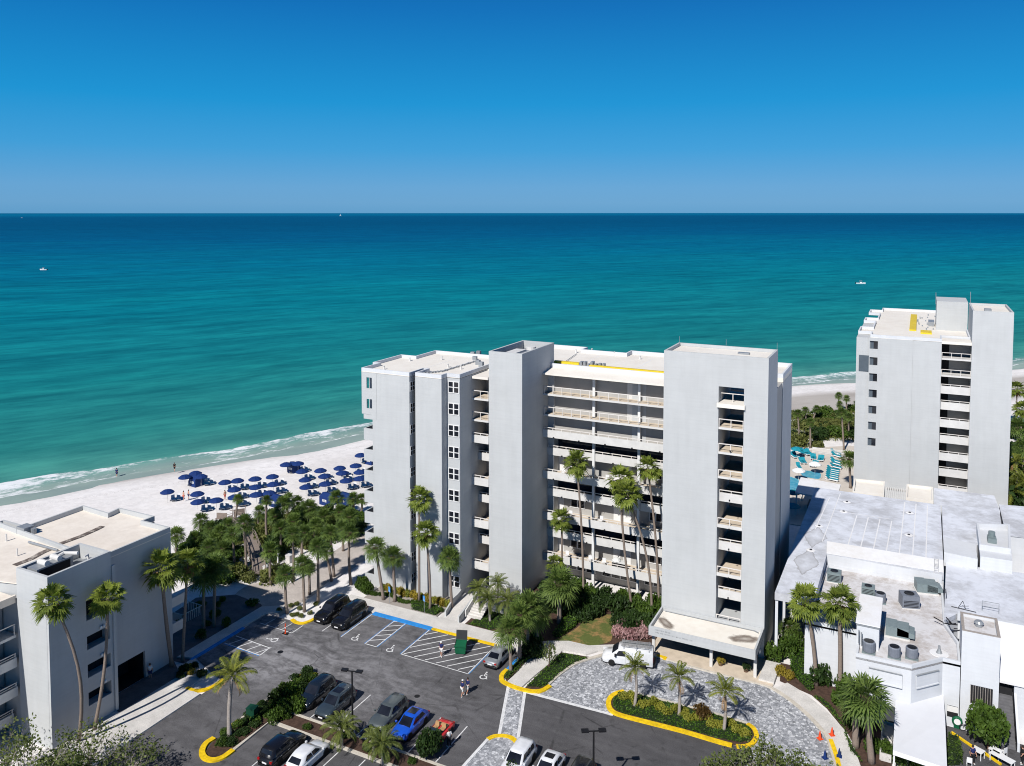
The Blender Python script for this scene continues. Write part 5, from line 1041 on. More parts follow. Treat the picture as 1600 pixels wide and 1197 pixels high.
# parking bed
rb=random.Random(41); gb='shrubs in the long parking bed'
pb=[]
for i in range(30):
    y=-34.6+i*.455; x=-44.0+.9*math.sin(i*1.7); pb.append((x,y))
for i,(x,y) in enumerate(pb): shrub('bushd' if i%3 else 'bush',x,y,.75,.62 if y<-28 else 1.05,'%s green shrub, %s from the kerb tip in the long parking bed'%('dark' if i%3 else 'fresh',ORD[i]),gb)
for i,(px,py,r,h) in enumerate(((850,700,1.3,2.4),(800,780,1.2,1.7),(740,830,1.1,1.5),(890,770,1.0,2.0))): shr('bush',z3,px,py+60,r,h,['bushy small tree beside the dark cars','leafy shrub left of the bushy small tree','leafy shrub next to the green utility box','leafy shrub in front of the dark blue car'][i])
for c,b,r,l in (((534,1138),(534,1168),36,'yellow green feather palm shrub beside the lamp post'),((598,1164),(598,1194),35,'yellow green feather palm shrub in front of the blue car'),((583,1154),(585,1180),24,'small feather palm shrub left of the blue car')): palm('date',c,b,r,l,'palm shrubs in the parking bed',dead=False)
x,y=g(670,1183); s_=thing('small_tree','small dark round tree with orange flowers beside the red convertible','tree',(x,y,.1)); MB().tube([(0,0,0),(0,0,1.6)],[.09,.06],6).obj('trunk',M['barkb'],s_); o=link('crown',bush_mesh('foliage',M['bushd'],1500,.10,77,8),s_); o.location=(0,0,.5); o.scale=(1.35,1.35,2.7)
for i,(x,y) in enumerate(((-41.2,-28.7),(-38.2,-29.0),(-34.2,-28.5),(-31.0,-29.0),(-26.2,-28.6))): shrub('bush',x,y,.55,.6,'low green tuft, %s along the mulch strip between the parking rows'%ORD[i],'low tufts in the mulch strip')
x,y=g(800,1210); shrub('bushd',x,y,.9,1.6,'dark shrub on the paved median by the white cars',z=.1)
# left block fringe
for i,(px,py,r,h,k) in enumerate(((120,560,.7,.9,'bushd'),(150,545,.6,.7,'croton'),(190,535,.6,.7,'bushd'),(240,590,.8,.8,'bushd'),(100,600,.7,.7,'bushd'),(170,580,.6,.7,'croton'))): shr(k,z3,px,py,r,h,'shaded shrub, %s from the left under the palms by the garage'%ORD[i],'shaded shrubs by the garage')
for i,(px,py) in enumerate(((760,150),(850,185),(880,180),(910,190),(840,120),(880,110),(970,170),(900,140),(1010,110))): shr('dune',z3,px,py,.45,.5,'small beach plant, %s in the sand by the black cars'%ORD[i],'small beach plants by the black cars',z=.03)
# club house garden
hedge(gp(zp,[(215,470),(290,470),(335,560),(340,690),(320,690),(250,620),(215,560)]),.8,'wide clipped green hedge beside the curved walk of the club house',seed=13,dens=70)
for i,(px,py,r,h,k,l) in enumerate(((400,640,1.75,3.1,'bushd','large round dark shrub before the club house wall'),(150,590,.8,1.3,'croton','orange croton at the end of the concrete ramp'),(200,615,.7,1.1,'croton','orange croton beside the clipped hedge'),(110,500,1.3,2.6,'bush','bright sea grape shrub behind the ramp'),(190,480,1.5,3.0,'bush','tall sea grape shrub near the small pale palm'),(240,440,1.3,2.8,'bush','sea grape shrub behind the clipped hedge'),(540,700,1.3,2.2,'bush','green shrub under the right bright fan palm'),(500,760,1.1,1.5,'bush','green shrub between the dark shrub and the thick palms'),(590,900,1.2,1.8,'bushd','dark shrub behind the thick palms by the awning'),(700,1040,1.1,1.4,'bush','green shrub at the foot of the thick palms'),(770,1060,1.2,1.5,'bush','green shrub beside the awning steps'),(860,1120,1.0,1.6,'bush','green shrub in front of the awning'),(960,1140,1.0,1.4,'bush','second green shrub in front of the awning'))): shr(k,zp,px,py,r,h,l)
carpet(ccw(gp(zp,[(345,720),(400,735),(470,800),(530,900),(575,1010),(640,1120),(560,1040),(520,900),(430,790)])),.22,'bright green grass verge inside the curved walk',seed=15)
carpet(ccw(gp(zp,[(1150,965),(1210,985),(1230,1060),(1225,1131),(1140,1131)])),.6,'bright green planting beside the white awning',m='bush',seed=16)
x,y=g(*zp(1385,1030)); s_=thing('tree','round glossy green tree in front of the service stair','tree',(x,y,0)); MB().tube([(0,0,0),(0,0,1.9)],[.13,.09],8).obj('trunk',M['barkb'],s_); o=link('crown',bush_mesh('foliage',M['bush'],2600,.085,91,10),s_); o.location=(0,0,.9); o.scale=(2.1,2.1,4.0)
# dune scrub
rd=random.Random(51)
D1=gp(z2,[(150,900),(250,760),(340,700),(460,640),(560,660),(680,610),(900,560),(1040,560),(1320,560),(1380,640),(1330,700),(1150,740),(1000,790),(840,800),(800,1000),(690,985),(620,1000),(470,1005),(380,960),(280,1000)])
BWP=[Vector(g(*z2(*p_))) .lerp(Vector(g(*z2(*q_))),u_/5) for p_,q_ in (((700,950),(690,875)),((690,875),(640,735)),((640,735),(560,625))) for u_ in range(6)]
D2=gp(zq,[(245,560),(400,650),(560,590),(700,560),(950,520),(950,930),(880,860),(700,860),(540,850),(520,930),(350,950),(245,930)])
for nm,D,n,kinds,where in (('a',D1,92,('dune','bush','bush','bush','bushd'),'sandy grove by the boardwalk'),('b',D2,44,('dune','bush','dune','bushd'),'dune beyond the pool')):
    xs=[p[0] for p in D]; ys=[p[1] for p in D]; sp=[]
    for i in range(n):
        for _ in range(80):
            x=rd.uniform(min(xs),max(xs)); y=rd.uniform(min(ys),max(ys))
            if inpoly(x,y,D) and all((Vector((x,y))-q_).length>2.0 for q_ in BWP) and all((x-a)**2+(y-b_)**2>1.7 for a,b_ in sp): break
        sp.append((x,y)); k=rd.choice(kinds); sz=rd.uniform(1.2,2.2)*(1.0 if nm=='a' else 1.35)
        shrub(k,x,y,sz,sz*rd.uniform(.7,1.25),'sprawling scrub bush among many on the '+where,'scrub bushes on the '+where,z=-.05)
    mb,ms=foliage_bed(D,.35,26 if nm=='a' else 12,.15 if nm=='a' else .2,M['dune'],60,None); o=mb.obj('ground_cover',ms); o['kind']='stuff'; tag(o,'low yellowish green scrub covering the '+where,'ground cover')
# tree masses at the right edge beyond the roofs
for i,(px,py,r,h) in enumerate(((1592,700,4,6),(1600,740,4,6),(1598,660,4,5),(1608,780,5,6))): x,y=g(px,py+25); shrub('bushd',x,y,r,h,'dark leafy tree, %s from the top at the right edge beside the far tower'%ORD[i],nm='tree',cat='tree',z=0)
# airy trees in the foreground, only their tops in view
def airy(px,py,h,r,nl,seed,label,m='oak',leaf=.11,clusters=60,dens=34):
    x,y=g(px,py); r_=random.Random(seed); t=thing('tree',label,'tree',(x,y,0)); mb=MB(); mb.tube([(0,0,0),(.1,.05,h*.3),(0,.1,h*.5)],[.24,.19,.14],8); lf=MB()
    for i in range(clusters):
        az=i*2.4+r_.uniform(-.4,.4); rr=r*math.sqrt(r_.random()); zz=h*(.52+.48*r_.random()*(1-.45*(rr/r)**2)); e=Vector((rr*math.cos(az),rr*math.sin(az),zz)); s=Vector((0,.1,h*(.28+.22*r_.random()))); m1=s.lerp(e,.5)+Vector((r_.uniform(-.3,.3),r_.uniform(-.3,.3),-.15*h*.3))
        mb.tube([s,m1,e],[.045,.025,.01],4,False)
        for j in range(4):
            e2=e+Vector((r_.gauss(0,.5),r_.gauss(0,.5),r_.gauss(0,.3))); mb.tube([m1.lerp(e,.6),e2],[.012,.006],3,False)
            for k in range(dens//4): leafquad(lf,e2+Vector((r_.gauss(0,.30),r_.gauss(0,.30),r_.gauss(0,.22))),leaf*r_.uniform(.7,1.3),r_)
    mb.obj('trunk',M['barkg'],t); lf.obj('crown',M[m],t); return t
airy(48,1275,6.4,3.2,0,1,'airy half bare tree in front of the left block, at the picture corner','oak',.14,34,40)
airy(140,1222,4.6,3.0,0,2,'airy tree with grey twigs in front of the openings of the left block','oak',.14,30,36)
airy(10,1235,5.2,2.6,0,4,'thin leafed tree against the shaded balconies at the left edge','oak',.14,24,36)
airy(205,1222,2.9,2.2,0,5,'low brownish shrubby tree beside the left pavement','oak',.13,26,40)
airy(95,1245,3.4,2.6,0,8,'bright green bushy tree top below the left block','bush',.14,34,60)
airy(1200,1300,6.0,4.3,0,3,'broad dark green tree top in front of the forecourt island','oak',.16,90,70)
airy(1268,1310,5.6,2.6,0,6,'dark green tree top right of the forecourt at the lower edge','oak',.16,44,60)
airy(1130,1290,4.6,2.2,0,7,'small dark green tree top left of the broad one before the island','oak',.15,30,50)
# ---------------------------------------------------------------- vehicles (built nose to +x)
def loft(mb,secs,caps=True):
    n=len(secs[0]); vs=[p for s in secs for p in s]; fs=[]
    for i in range(len(secs)-1):
        for j in range(n-1): fs.append((i*n+j,i*n+j+1,(i+1)*n+j+1,(i+1)*n+j))
    if caps: fs+=[tuple(range(n-1,-1,-1)),tuple((len(secs)-1)*n+j for j in range(n))]
    return mb.add(vs,fs)
def bodysec(x,hw,zb,zt): 
    P=[(-hw*.93,zb),(-hw,zb+.14),(-hw*1.0,zt-.24),(-hw*.95,zt-.08),(-hw*.72,zt-.01),(0,zt+.015)]
    P=P+[(-y,z) for y,z in P[-2::-1]]
    return [(x,y,z) for y,z in P]
WHEEL={}
def wheel(t,x,y,r,wd=.22):
    k=(round(r,2),y>0)
    if k not in WHEEL:
        a=MB(); a.lathe([(r*.6,-wd/2),(r*.96,-wd/2),(r,-wd/3),(r,wd/3),(r*.96,wd/2),(r*.6,wd/2)],20); b_=MB(); b_.lathe([(r*.64,-wd*.3),(r*.64,wd*.44),(r*.56,wd*.46),(r*.18,wd*.38),(.02,wd*.40)],10)
        WHEEL[k]=(a.mesh('tyre',M['rubber'],True),b_.mesh('rim',M['rim']))
    w_=link('wheel',WHEEL[k][0],t); w_.location=(x,y,r); w_.rotation_euler=(R(-90 if y>0 else 90),0,0); link('rim',WHEEL[k][1],w_)
def car(kind,label,x,y,rz,pm,name='parked_car',group='cars parked in the lot',cat='car',glass='glass',roofm=None,sc=1.0,sun=False,rails=False):
    t=thing(name,label,cat,(x,y,0),rz,group)
    D=dict(suv=(4.85,1.92,1.74,1.06,1.10,-2.28,1.02,-1.98,.30,1.02,.38),big=(5.3,2.02,1.88,1.14,1.18,-2.5,1.15,-2.3,.42,1.10,.41),sedan=(4.75,1.80,1.44,.86,.93,-1.75,1.05,-.95,.12,.98,.33),hatch=(4.6,1.84,1.58,.92,1.0,-2.1,1.12,-1.35,.20,.98,.35),coupe=(4.7,1.9,1.40,.86,.94,-2.0,1.0,-.9,.05,1.02,.35),roadster=(4.1,1.74,.95,.84,.86,-1.1,.75,-.5,.1,.86,.32))[kind]
    L,W,H,hood,belt,cb0,cf0,cb1,cf1,deck,wr=D; h=L/2; hw=W/2
    st=[(-h,.86,.42,deck-.30),(-h+.10,.95,.30,deck-.08),(-h+.55,1,.22,deck),(cb0+.5,1,.20,belt),(0,1,.20,belt),(cf0,1,.20,belt-.02),(cf0+.25,1,.2,hood+.02),(h-.75,.985,.22,hood-.03),(h-.25,.93,.26,hood-.14),(h-.06,.84,.32,hood-.30),(h,.74,.42,hood-.42)]
    mb=MB(); loft(mb,[bodysec(a,hw*b,c,d) for a,b,c,d in st]); body=mb.obj('body',pm,t,True)
    mb=MB(); mb.box(-h-.02,-h+.3,-hw*.8,hw*.8,.22,.42); mb.box(h-.3,h+.005,-hw*.7,hw*.7,.2,.40); mb.box(-h+.5,h-.5,-hw-.012,hw+.012,.17,.30); mb.obj('sill_trim',M['black'],t)
    if kind!='roadster':
        wb=hw*.93; wr_=hw*.76
        base=[(cb0,wb*.92,belt-.03),(cb0+.6,wb,belt-.03),(cf0-.5,wb,belt-.03),(cf0,wb*.88,hood)]
        top=[(cb1,wr_*.92,H-.06),(cb1+.45,wr_,H),(cf1-.35,wr_,H),(cf1,wr_*.93,H-.05)]
        mb=MB(); secs=[]
        for (bx,bw,bz),(tx,tw_,tz) in zip(base,top): secs.append([(bx,-bw,bz),(tx*.88+bx*.12,-tw_*.96-bw*.04,tz-.07),(tx,-tw_*.82,tz-.005),(tx,0,tz+.02),(tx,tw_*.82,tz-.005),(tx*.88+bx*.12,tw_*.96+bw*.04,tz-.07),(bx,bw,bz)])
        loft(mb,secs); cab=mb.obj('cabin',roofm or pm,t,True)
        def pane(nm,a,b_,c,d,off,m=glass):
            P=[Vector(q) for q in (a,b_,c,d)]; cen=sum(P,Vector())/4; nn=(P[1]-P[0]).cross(P[2]-P[0]).normalized()
            if nn.dot(cen-Vector((0,0,.9)))<0: nn=-nn
            P=[cen+(q-cen)*.95+nn*off for q in P]; return MB().quad(*P).obj(nm,M[m],t)
        f0,f1=base[3],top[3]; pane('windscreen',(f0[0],-f0[1]*.93,f0[2]),(f0[0],f0[1]*.93,f0[2]),(f1[0],f1[1]*.92,f1[2]-.02),(f1[0],-f1[1]*.92,f1[2]-.02),.02)
        r0,r1=base[0],top[0]; lo=.35 if kind in('suv','big') else .12
        q0=Vector((r0[0],r0[1],r0[2])).lerp(Vector((r1[0],r1[1],r1[2])),lo); pane('rear_window',(q0.x,-q0.y*.88,q0.z),(q0.x,q0.y*.88,q0.z),(r1[0],r1[1]*.86,r1[2]-.04),(r1[0],-r1[1]*.86,r1[2]-.04),.02)
        for sg in (-1,1):
            def S(u,v):      # u along cabin (0 rear..1 front), v up
                b0=Vector((cb0+.45,wb*.99,belt+.02)).lerp(Vector((cf0-.12,wb*.97,belt+.02)),u); t0=Vector((cb1+.2,wr_*1.02,H-.10)).lerp(Vector((cf1-.05,wr_*1.0,H-.10)),u); p=b0.lerp(t0,v); return (p.x,sg*(p.y+.01),p.z)
            for u0,u1 in (((.02,.30),(.32,.63),(.65,.97)) if kind in('suv','big') else ((.08,.5),(.52,.97))): pane('side_window',S(u0,.06),S(u1,.06),S(u1,.94),S(u0,.94),.012)
            m_=MB(); m_.box(cf0-.28,cf0-.12,sg*(hw+.02),sg*(hw+.2),belt,belt+.14) if sg>0 else m_.box(cf0-.28,cf0-.12,-hw-.2,-hw-.02,belt,belt+.14); m_.obj('mirror',pm,t)
            m_=MB(); m_.box(-.35,-.13,sg*hw-.015,sg*hw+.015,belt-.24,belt-.21); m_.box(-1.35,-1.15,sg*hw-.015,sg*hw+.015,belt-.24,belt-.21); m_.obj('handle',M['metal'],t)
        if sun: MB().box(cb1+.55 if sun==2 else cf1-1.25,cf1-.3,-wr_*.62,wr_*.62,H+.022,H+.03).obj('sunroof',M['glass'],t)
        if rails:
            m_=MB()
            for sg in (-1,1): m_.tube([(cb1+.2,sg*wr_*.86,H-.01),(cb1+.35,sg*wr_*.86,H+.06),(cf1-.3,sg*wr_*.86,H+.06),(cf1-.1,sg*wr_*.86,H-.01)],.022,5)
            m_.obj('roof_rail',M['metal'],t)
    else:
        mb=MB(); mb.box(cb0,cf0-.1,-hw*.78,hw*.78,belt-.02,belt+.012); mb.obj('cockpit',M['black'],t)
        for sg in (-1,1):
            m_=MB(); m_.box(-.55,-.05,sg*.38-.24,sg*.38+.24,belt-.1,belt+.06); m_.add([(-.75,sg*.38-.24,belt),(-.55,sg*.38-.24,belt),(-.62,sg*.38-.2,belt+.38),(-.78,sg*.38-.2,belt+.38),(-.75,sg*.38+.24,belt),(-.55,sg*.38+.24,belt),(-.62,sg*.38+.2,belt+.38),(-.78,sg*.38+.2,belt+.38)],[(0,1,2,3),(7,6,5,4),(0,4,5,1),(1,5,6,2),(2,6,7,3),(3,7,4,0)]); m_.obj('seat',M['tan'],t)
        MB().quad((cf0,-.66,belt),(cf0,.66,belt),(cf0-.42,.58,belt+.36),(cf0-.42,-.58,belt+.36)).obj('windscreen',M['glassb'],t)
        mb=MB(); mb.tube([(cf0,-.68,belt),(cf0-.43,-.60,belt+.38),(cf0-.43,.60,belt+.38),(cf0,.68,belt)],.025,6); mb.obj('windscreen_frame',M['black'],t)
        mb=MB(); mb.lathe([(.17,-.012),(.19,0),(.17,.012)],14); s_=mb.obj('steering_wheel',M['black'],t); s_.location=(.35,.38,belt+.12); s_.rotation_euler=(0,R(-65),0)
        mb=MB(); mb.box(cb0-.05,cb0+.28,-hw*.72,hw*.72,belt,belt+.10); mb.obj('folded_hood',M['tan'],t)
    for sg in (-1,1):
        hl=MB(); hl.add([(h-.30,sg*hw*.66,hood-.20),(h-.10,sg*hw*.60,hood-.25),(h-.12,sg*hw*.62,hood-.38),(h-.34,sg*hw*.90,hood-.32),(h-.42,sg*hw*.93,hood-.19),(h-.05,sg*hw*.55,hood-.40)],[(0,1,2,3,4),(1,5,2)]); hl.obj('headlight',M['lamp'],t)
        tl=MB(); tl.box(-h-.01,-h+.16,sg*hw*.62 if sg>0 else -hw*.90,sg*hw*.90 if sg>0 else -hw*.62,deck-.30,deck-.13); tl.obj('taillight',M['tail'],t)
    mb=MB(); mb.box(h-.02,h+.02,-.55,.55,hood-.52,hood-.40); mb.obj('grille',M['black'],t)
    mb=MB(); mb.box(h+.0,h+.035,-.26,.26,.40,.52); mb.box(-h-.035,-h+.05,-.26,.26,.55,.68); mb.obj('number_plate',M['whiteclean'],t)
    for wx in (-h*.60,h*.61):
        for sg in (-1,1):
            a=MB(); a.lathe([(wr*1.16,0),(wr*1.16,.02),(.02,.02)],18); ao=a.obj('wheel_arch',M['black'],t); ao.location=(wx,sg*(hw-.008 if sg>0 else hw-.008),wr*.98); ao.rotation_euler=(R(-90 if sg>0 else 90),0,0)
            wheel(t,wx,sg*(hw-.09),wr)
    return t
PB=paint('black_car_paint',(.008,.008,.010)); PN=paint('midnight_car_paint',(.010,.016,.026)); PD=paint('dark_blue_grey_paint',(.035,.05,.065)); PG=paint('grey_green_car_paint',(.10,.12,.125),.3,.6,.3); PBl=paint('bright_blue_car_paint',(.012,.085,.52)); PR=paint('red_car_paint',(.62,.012,.018)); PS=paint('silver_car_paint',(.36,.38,.40),.3,.6,.5); PW=paint('white_car_paint',(.74,.75,.77)); PWw=paint('white_van_paint',(.72,.73,.74))
dn,upw=R(-90),R(90)
car('big','larger black sport utility car, left of the two at the sandy bed',-50.75,-9.75,dn,PB,rails=True)
car('big','black sport utility car beside the empty accessible bay',-47.85,-9.95,dn,PB)
car('sedan','silver sedan parked tail out under the palm clump',-27.1,-9.3,upw,PS)
car('suv','dark navy sport utility car half hidden by the bushy small tree',-40.85,-24.6,dn,PN)
car('suv','dark blue grey car with the open view of its bonnet, left of the lamp post',-37.85,-25.1,dn,PD,sun=True)
car('suv','grey green sport utility car between lamp post and blue car',-31.95,-24.15,dn,PG)
car('hatch','bright blue car with a sunroof',-29.15,-24.45,dn,PBl,sun=True)
car('roadster','small red open convertible with tan seats beside the small round tree',-26.0,-24.45,dn,PR,cat='convertible')
car('suv','black car parked nose in beside the white hatchback',-37.85,-32.9,upw,PB)
car('hatch','white hatchback parked nose in at the mulch strip',-34.95,-32.7,upw,PW)
car('suv','white sport utility car beside the paved median',-17.2,-24.7,dn,PW)
car('hatch','white car with black glass roof, right of the white sport utility car',-14.3,-24.4,dn,PW,sun=2)
car('suv','dark grey car just showing its roof beside the second lamp post',-11.3,-24.6,dn,PB)
# white work van with ladders
v=thing('work_van','white work van with ladders on its roof rack by the entrance canopy','van',(-13.75,-3.45,0),R(180+14))
mb=MB(); sec=[(-2.85,.93,.5,1.95),(-2.8,.97,.36,2.04),(-1,.99,.32,2.08),(.6,.99,.32,2.08),(.95,.98,.32,2.02)]
def vs_(x,hw,zb,zt): P=[(-hw*.96,zb),(-hw,zb+.2),(-hw,1.15),(-hw*.93,zt-.22),(-hw*.8,zt-.04),(0,zt+.02)]; P=P+[(-y,z) for y,z in P[-2::-1]]; return [(x,y,z) for y,z in P]
loft(mb,[vs_(*q) for q in sec]+[vs_(1.75,.95,.32,1.36),vs_(2.35,.93,.32,1.20),vs_(2.75,.85,.36,1.02),vs_(2.85,.72,.45,.85)]); mb.obj('body',PWw,v,True)
mb=MB(); mb.quad((1.02,-.80,1.96),(1.02,.80,1.96),(1.70,.84,1.40),(1.70,-.84,1.40)); o=mb.obj('windscreen',M['glass'],v); o.location=(.03,0,.03)
for sg in (-1,1):
    MB().quad((.25,sg*1.0,1.25),(1.35,sg*.985,1.25),(.95,sg*.95,1.82),(.25,sg*.955,1.85)).obj('side_window',M['glass'],v)
    MB().box(1.25,1.42,sg*1.02 if sg>0 else -1.22,sg*1.22 if sg>0 else -1.02,1.2,1.5).obj('mirror',M['black'],v)
    MB().add([(2.62,sg*.55,1.0),(2.86,sg*.5,.84),(2.84,sg*.78,.82),(2.6,sg*.87,.98)],[(0,1,2,3)]).obj('headlight',M['lamp'],v)
    MB().box(-2.87,-2.8,sg*.82 if sg>0 else -.92,sg*.92 if sg>0 else -.82,.9,1.4).obj('taillight',M['tail'],v)
    m_=MB(); m_.box(-2.4,-1.3,sg*.985 if sg>0 else -1.0,sg*1.0 if sg>0 else -.985,.5,.505); m_.box(-.55,-.535,sg*.98 if sg>0 else -1.0,sg*1.0 if sg>0 else -.98,.45,1.75); m_.box(.18,.195,sg*.98 if sg>0 else -1.0,sg*1.0 if sg>0 else -.98,.45,1.75); m_.obj('door_seam',M['metal'],v)
    for x in (-1.75,1.75): wheel(v,x,sg*.90,.37)
mb=MB(); mb.box(-3.1,-2.82,-.9,.9,.42,.56); mb.box(2.6,2.9,-.8,.8,.34,.55); mb.obj('bumper',M['black'],v)
mb=MB(); mb.box(-2.86,-2.84,-.72,-.06,1.3,1.8); mb.box(-2.86,-2.84,.06,.72,1.3,1.8); mb.obj('rear_window',M['glass'],v)
mb=MB()
for x in (-2.4,-1.0,.4): mb.tube([(x,-.9,2.0),(x,-.85,2.3),(x,.85,2.3),(x,.9,2.0)],.025,6)
rk=mb.obj('roof_rack',M['metal'],v)
for yo in (.35,.62,-.35):
    ld_=thing('ladder','aluminium ladder lying on the roof rack of the white work van, %s'%{.35:'middle one',.62:'nearest the viewer',-.35:'farthest one'}[yo],'ladder',(0,0,0),0,'ladders on the work van'); c_,s_=math.cos(v.rotation_euler.z),math.sin(v.rotation_euler.z); ld_.location=(v.location.x-yo*s_*1.0,v.location.y+yo*c_,2.36); ld_.rotation_euler=(0,0,v.rotation_euler.z)
    mb=MB(); mb.box(-2.6,.7,-.14,-.10,-.03,.05); mb.box(-2.6,.7,.10,.14,-.03,.05); mb.obj('rail',M['rim'],ld_); mb=MB()
    for i in range(11): mb.box(-2.5+i*.3,-2.46+i*.3,-.1,.1,0,.03)
    mb.obj('rung',M['rim'],ld_)
# ---------------------------------------------------------------- people
def skinmesh(name,verts,edges,m,par,sub=1):
    me=bpy.data.meshes.new(name); me.from_pydata([v[:3] for v in verts],edges,[]); me.materials.append(m); o=link(name,me,par)
    sk=o.modifiers.new('skin','SKIN'); sk.use_smooth_shade=True; sv=me.skin_vertices[0].data
    for i,v_ in enumerate(verts): sv[i].radius=(v_[3],v_[4] if len(v_)>4 else v_[3])
    par_=list(range(len(verts)))
    def fd(a):
        while par_[a]!=a: a=par_[a]
        return a
    for a,b_ in edges: par_[fd(b_)]=fd(a)
    for i in range(len(verts)): sv[i].use_root=(fd(i)==i)
    if sub: s=o.modifiers.new('sub','SUBSURF'); s.levels=sub; s.render_levels=sub
    return o
def person(label,x,y,rz,top,legs,hat=None,walk=.18,z=0,arm=.25,shoes='cloth_white',h=1.74,longleg=False,female=False,group=None,bend=0):
    t=thing('person',label,'person',(x,y,z),rz,group); k=h/1.74
    w_=walk
    V=[(0,0,.95,.12,.15),(0,0,1.15,.11,.14),(0,0,1.36,.12,.18),(0,0,1.47,.07,.09),(.02,0,1.55,.055),(.03,0,1.64,.095,.08),(.03,0,1.71,.07,.065),
       (0,.20,1.42,.055),(.03*arm*4,.25,1.16,.042),(.24*arm*3,.24,.95,.034),(.30*arm*3,.235,.88,.03,.018),
       (0,-.20,1.42,.055),(-.05*arm*4,-.25,1.16,.042),(.02,-.25,.93,.034),(.05,-.245,.85,.03,.018),
       (0,.095,.88,.085),(w_*.7,.10,.50,.06),(w_,.10,.09,.042),(w_+.10,.11,.04,.04),
       (0,-.095,.88,.085),(-w_*.3,-.10,.50,.06),(-w_,-.10,.10,.042),(-w_+.09,-.11,.04,.04),(.12,0,1.625,.016)]
    E_=[(0,1),(1,2),(2,3),(3,4),(4,5),(5,6),(2,7),(7,8),(8,9),(9,10),(2,11),(11,12),(12,13),(13,14),(0,15),(15,16),(16,17),(17,18),(0,19),(19,20),(20,21),(21,22),(5,23)]
    for hi,sg in ((10,1),(14,-1)):       # five fingers on each hand
        hx,hy,hz=V[hi][:3]
        for q,(fx,fl) in enumerate(((-.028,.062),(-.010,.074),(.010,.078),(.028,.068))):
            i0=len(V); V+= [(hx+fx,hy,hz-.01,.009),(hx+fx+.008,hy,hz-.01-fl*.55,.008),(hx+fx+.014,hy-sg*.012,hz-.01-fl,.006)]; E_+=[(i0,i0+1),(i0+1,i0+2)]
        i0=len(V); V+=[(hx+.026,hy-sg*.01,hz+.03,.010),(hx+.055,hy-sg*.02,hz-.005,.008),(hx+.06,hy-sg*.025,hz-.035,.007)]; E_+=[(i0,i0+1),(i0+1,i0+2)]
    V=[(a*k,b_*k,c*k)+tuple(r*k for r in rest) for a,b_,c,*rest in V]
    skinmesh('body',V,E_,M['skin'],t)
    def sub_(idx,grow,edges,nm,m):
        vv=[]
        for i,f in idx: q=V[i]; vv.append(tuple(q[:3])+tuple((r+grow*k)*f for r in q[3:]))
        return skinmesh(nm,vv,edges,M[m],t)
    if top: sub_([(0,1.03),(1,1.05),(2,1.03),(3,1),(7,1.1),(8,1.0),(11,1.1),(12,1.0)],.018,[(0,1),(1,2),(2,3),(2,4),(4,5),(2,6),(6,7)],'shirt',top)
    if legs:
        if longleg: sub_([(0,1.0),(15,1.05),(16,1.05),(17,1.1),(19,1.05),(20,1.05),(21,1.1)],.022,[(0,1),(1,2),(2,3),(0,4),(4,5),(5,6)],'trousers',legs)
        else: sub_([(0,1.0),(15,1.1),(16,.95),(19,1.1),(20,.95)],.026,[(0,1),(1,2),(0,3),(3,4)],'shorts',legs)
    hx,hy,hz=V[5][:3]
    mb=MB(); mb.lathe([(.03*k,-.10*k),(.095*k,-.05*k),(.108*k,.02*k),(.09*k,.09*k),(.03*k,.125*k)],12); o=mb.obj('hair',M['hair'],t,True); o.location=(hx-.018*k,hy,hz+.02*k)
    mb=MB(); mb.box(.085,.095,-.045,-.025,-.005,.008); mb.box(.085,.095,.025,.045,-.005,.008); e=mb.obj('eyes',M['black'],t); e.location=(hx+.003,hy,hz); MB().box(.082,.092,-.025,.025,-.055,-.047).obj('mouth',M['cloth_pink'],t).location=(hx+.003,hy,hz)
    if hat:
        mb=MB(); mb.lathe([(.115,-.01),(.115,.05),(.09,.10),(.02,.12)],14); mb.add([(.08,-.09,0),(.22,-.07,-.015),(.22,.07,-.015),(.08,.09,0)],[(0,1,2,3)]); o=mb.obj('cap',M[hat],t); o.location=(hx,hy,hz+.055*k); o.scale=(k,k,k)
    if shoes:
        for i in (18,22):
            q=V[i]; mb=MB(); mb.lathe([(.045,0),(.052,.03),(.045,.075),(.03,.09)],10); o=mb.obj('shoe',M[shoes],t,True); o.location=(q[0]-.02,q[1],.0); o.scale=(2.2,1,1)
    return t
def pp(f,px,py,*a,label=None,**k): x,y=g(*f(px,py)); return person(label,x,y,*a,**k)
pp(z4,522,505,R(-70),'cloth_navy','cloth_white',hat='cloth_white',label='person in navy shirt, white shorts and white cap near the green dumpster')
pp(z4,655,757,R(70),'cloth_navy','cloth_white',hat='cloth_white',walk=.25,label='left of two walkers in navy shirts and white shorts, wearing a white cap')
pp(z4,688,742,R(70),'cloth_navy','cloth_white',walk=.25,label='right of two walkers in navy shirts and white shorts, bare headed')
pp(z4,572,1075,R(160),'cloth_white','cloth_black',label='person in white shirt and black trousers leaning to the red convertible',longleg=True,arm=.5,walk=.1)
pp(zl,1185,510,R(-30),'cloth_white','cloth_navy',label='person in pale shirt standing in the shade by the garage mouth',walk=.05)
pp(zs,320,1165,R(-60),'cloth_navy','cloth_black',label='person in dark clothes standing behind the white tables of the service yard',longleg=True,walk=.05)
pp(zs,955,1170,R(200),'cloth_black','cloth_black',label='person in black at the right picture edge in the service yard',longleg=True,walk=.05)
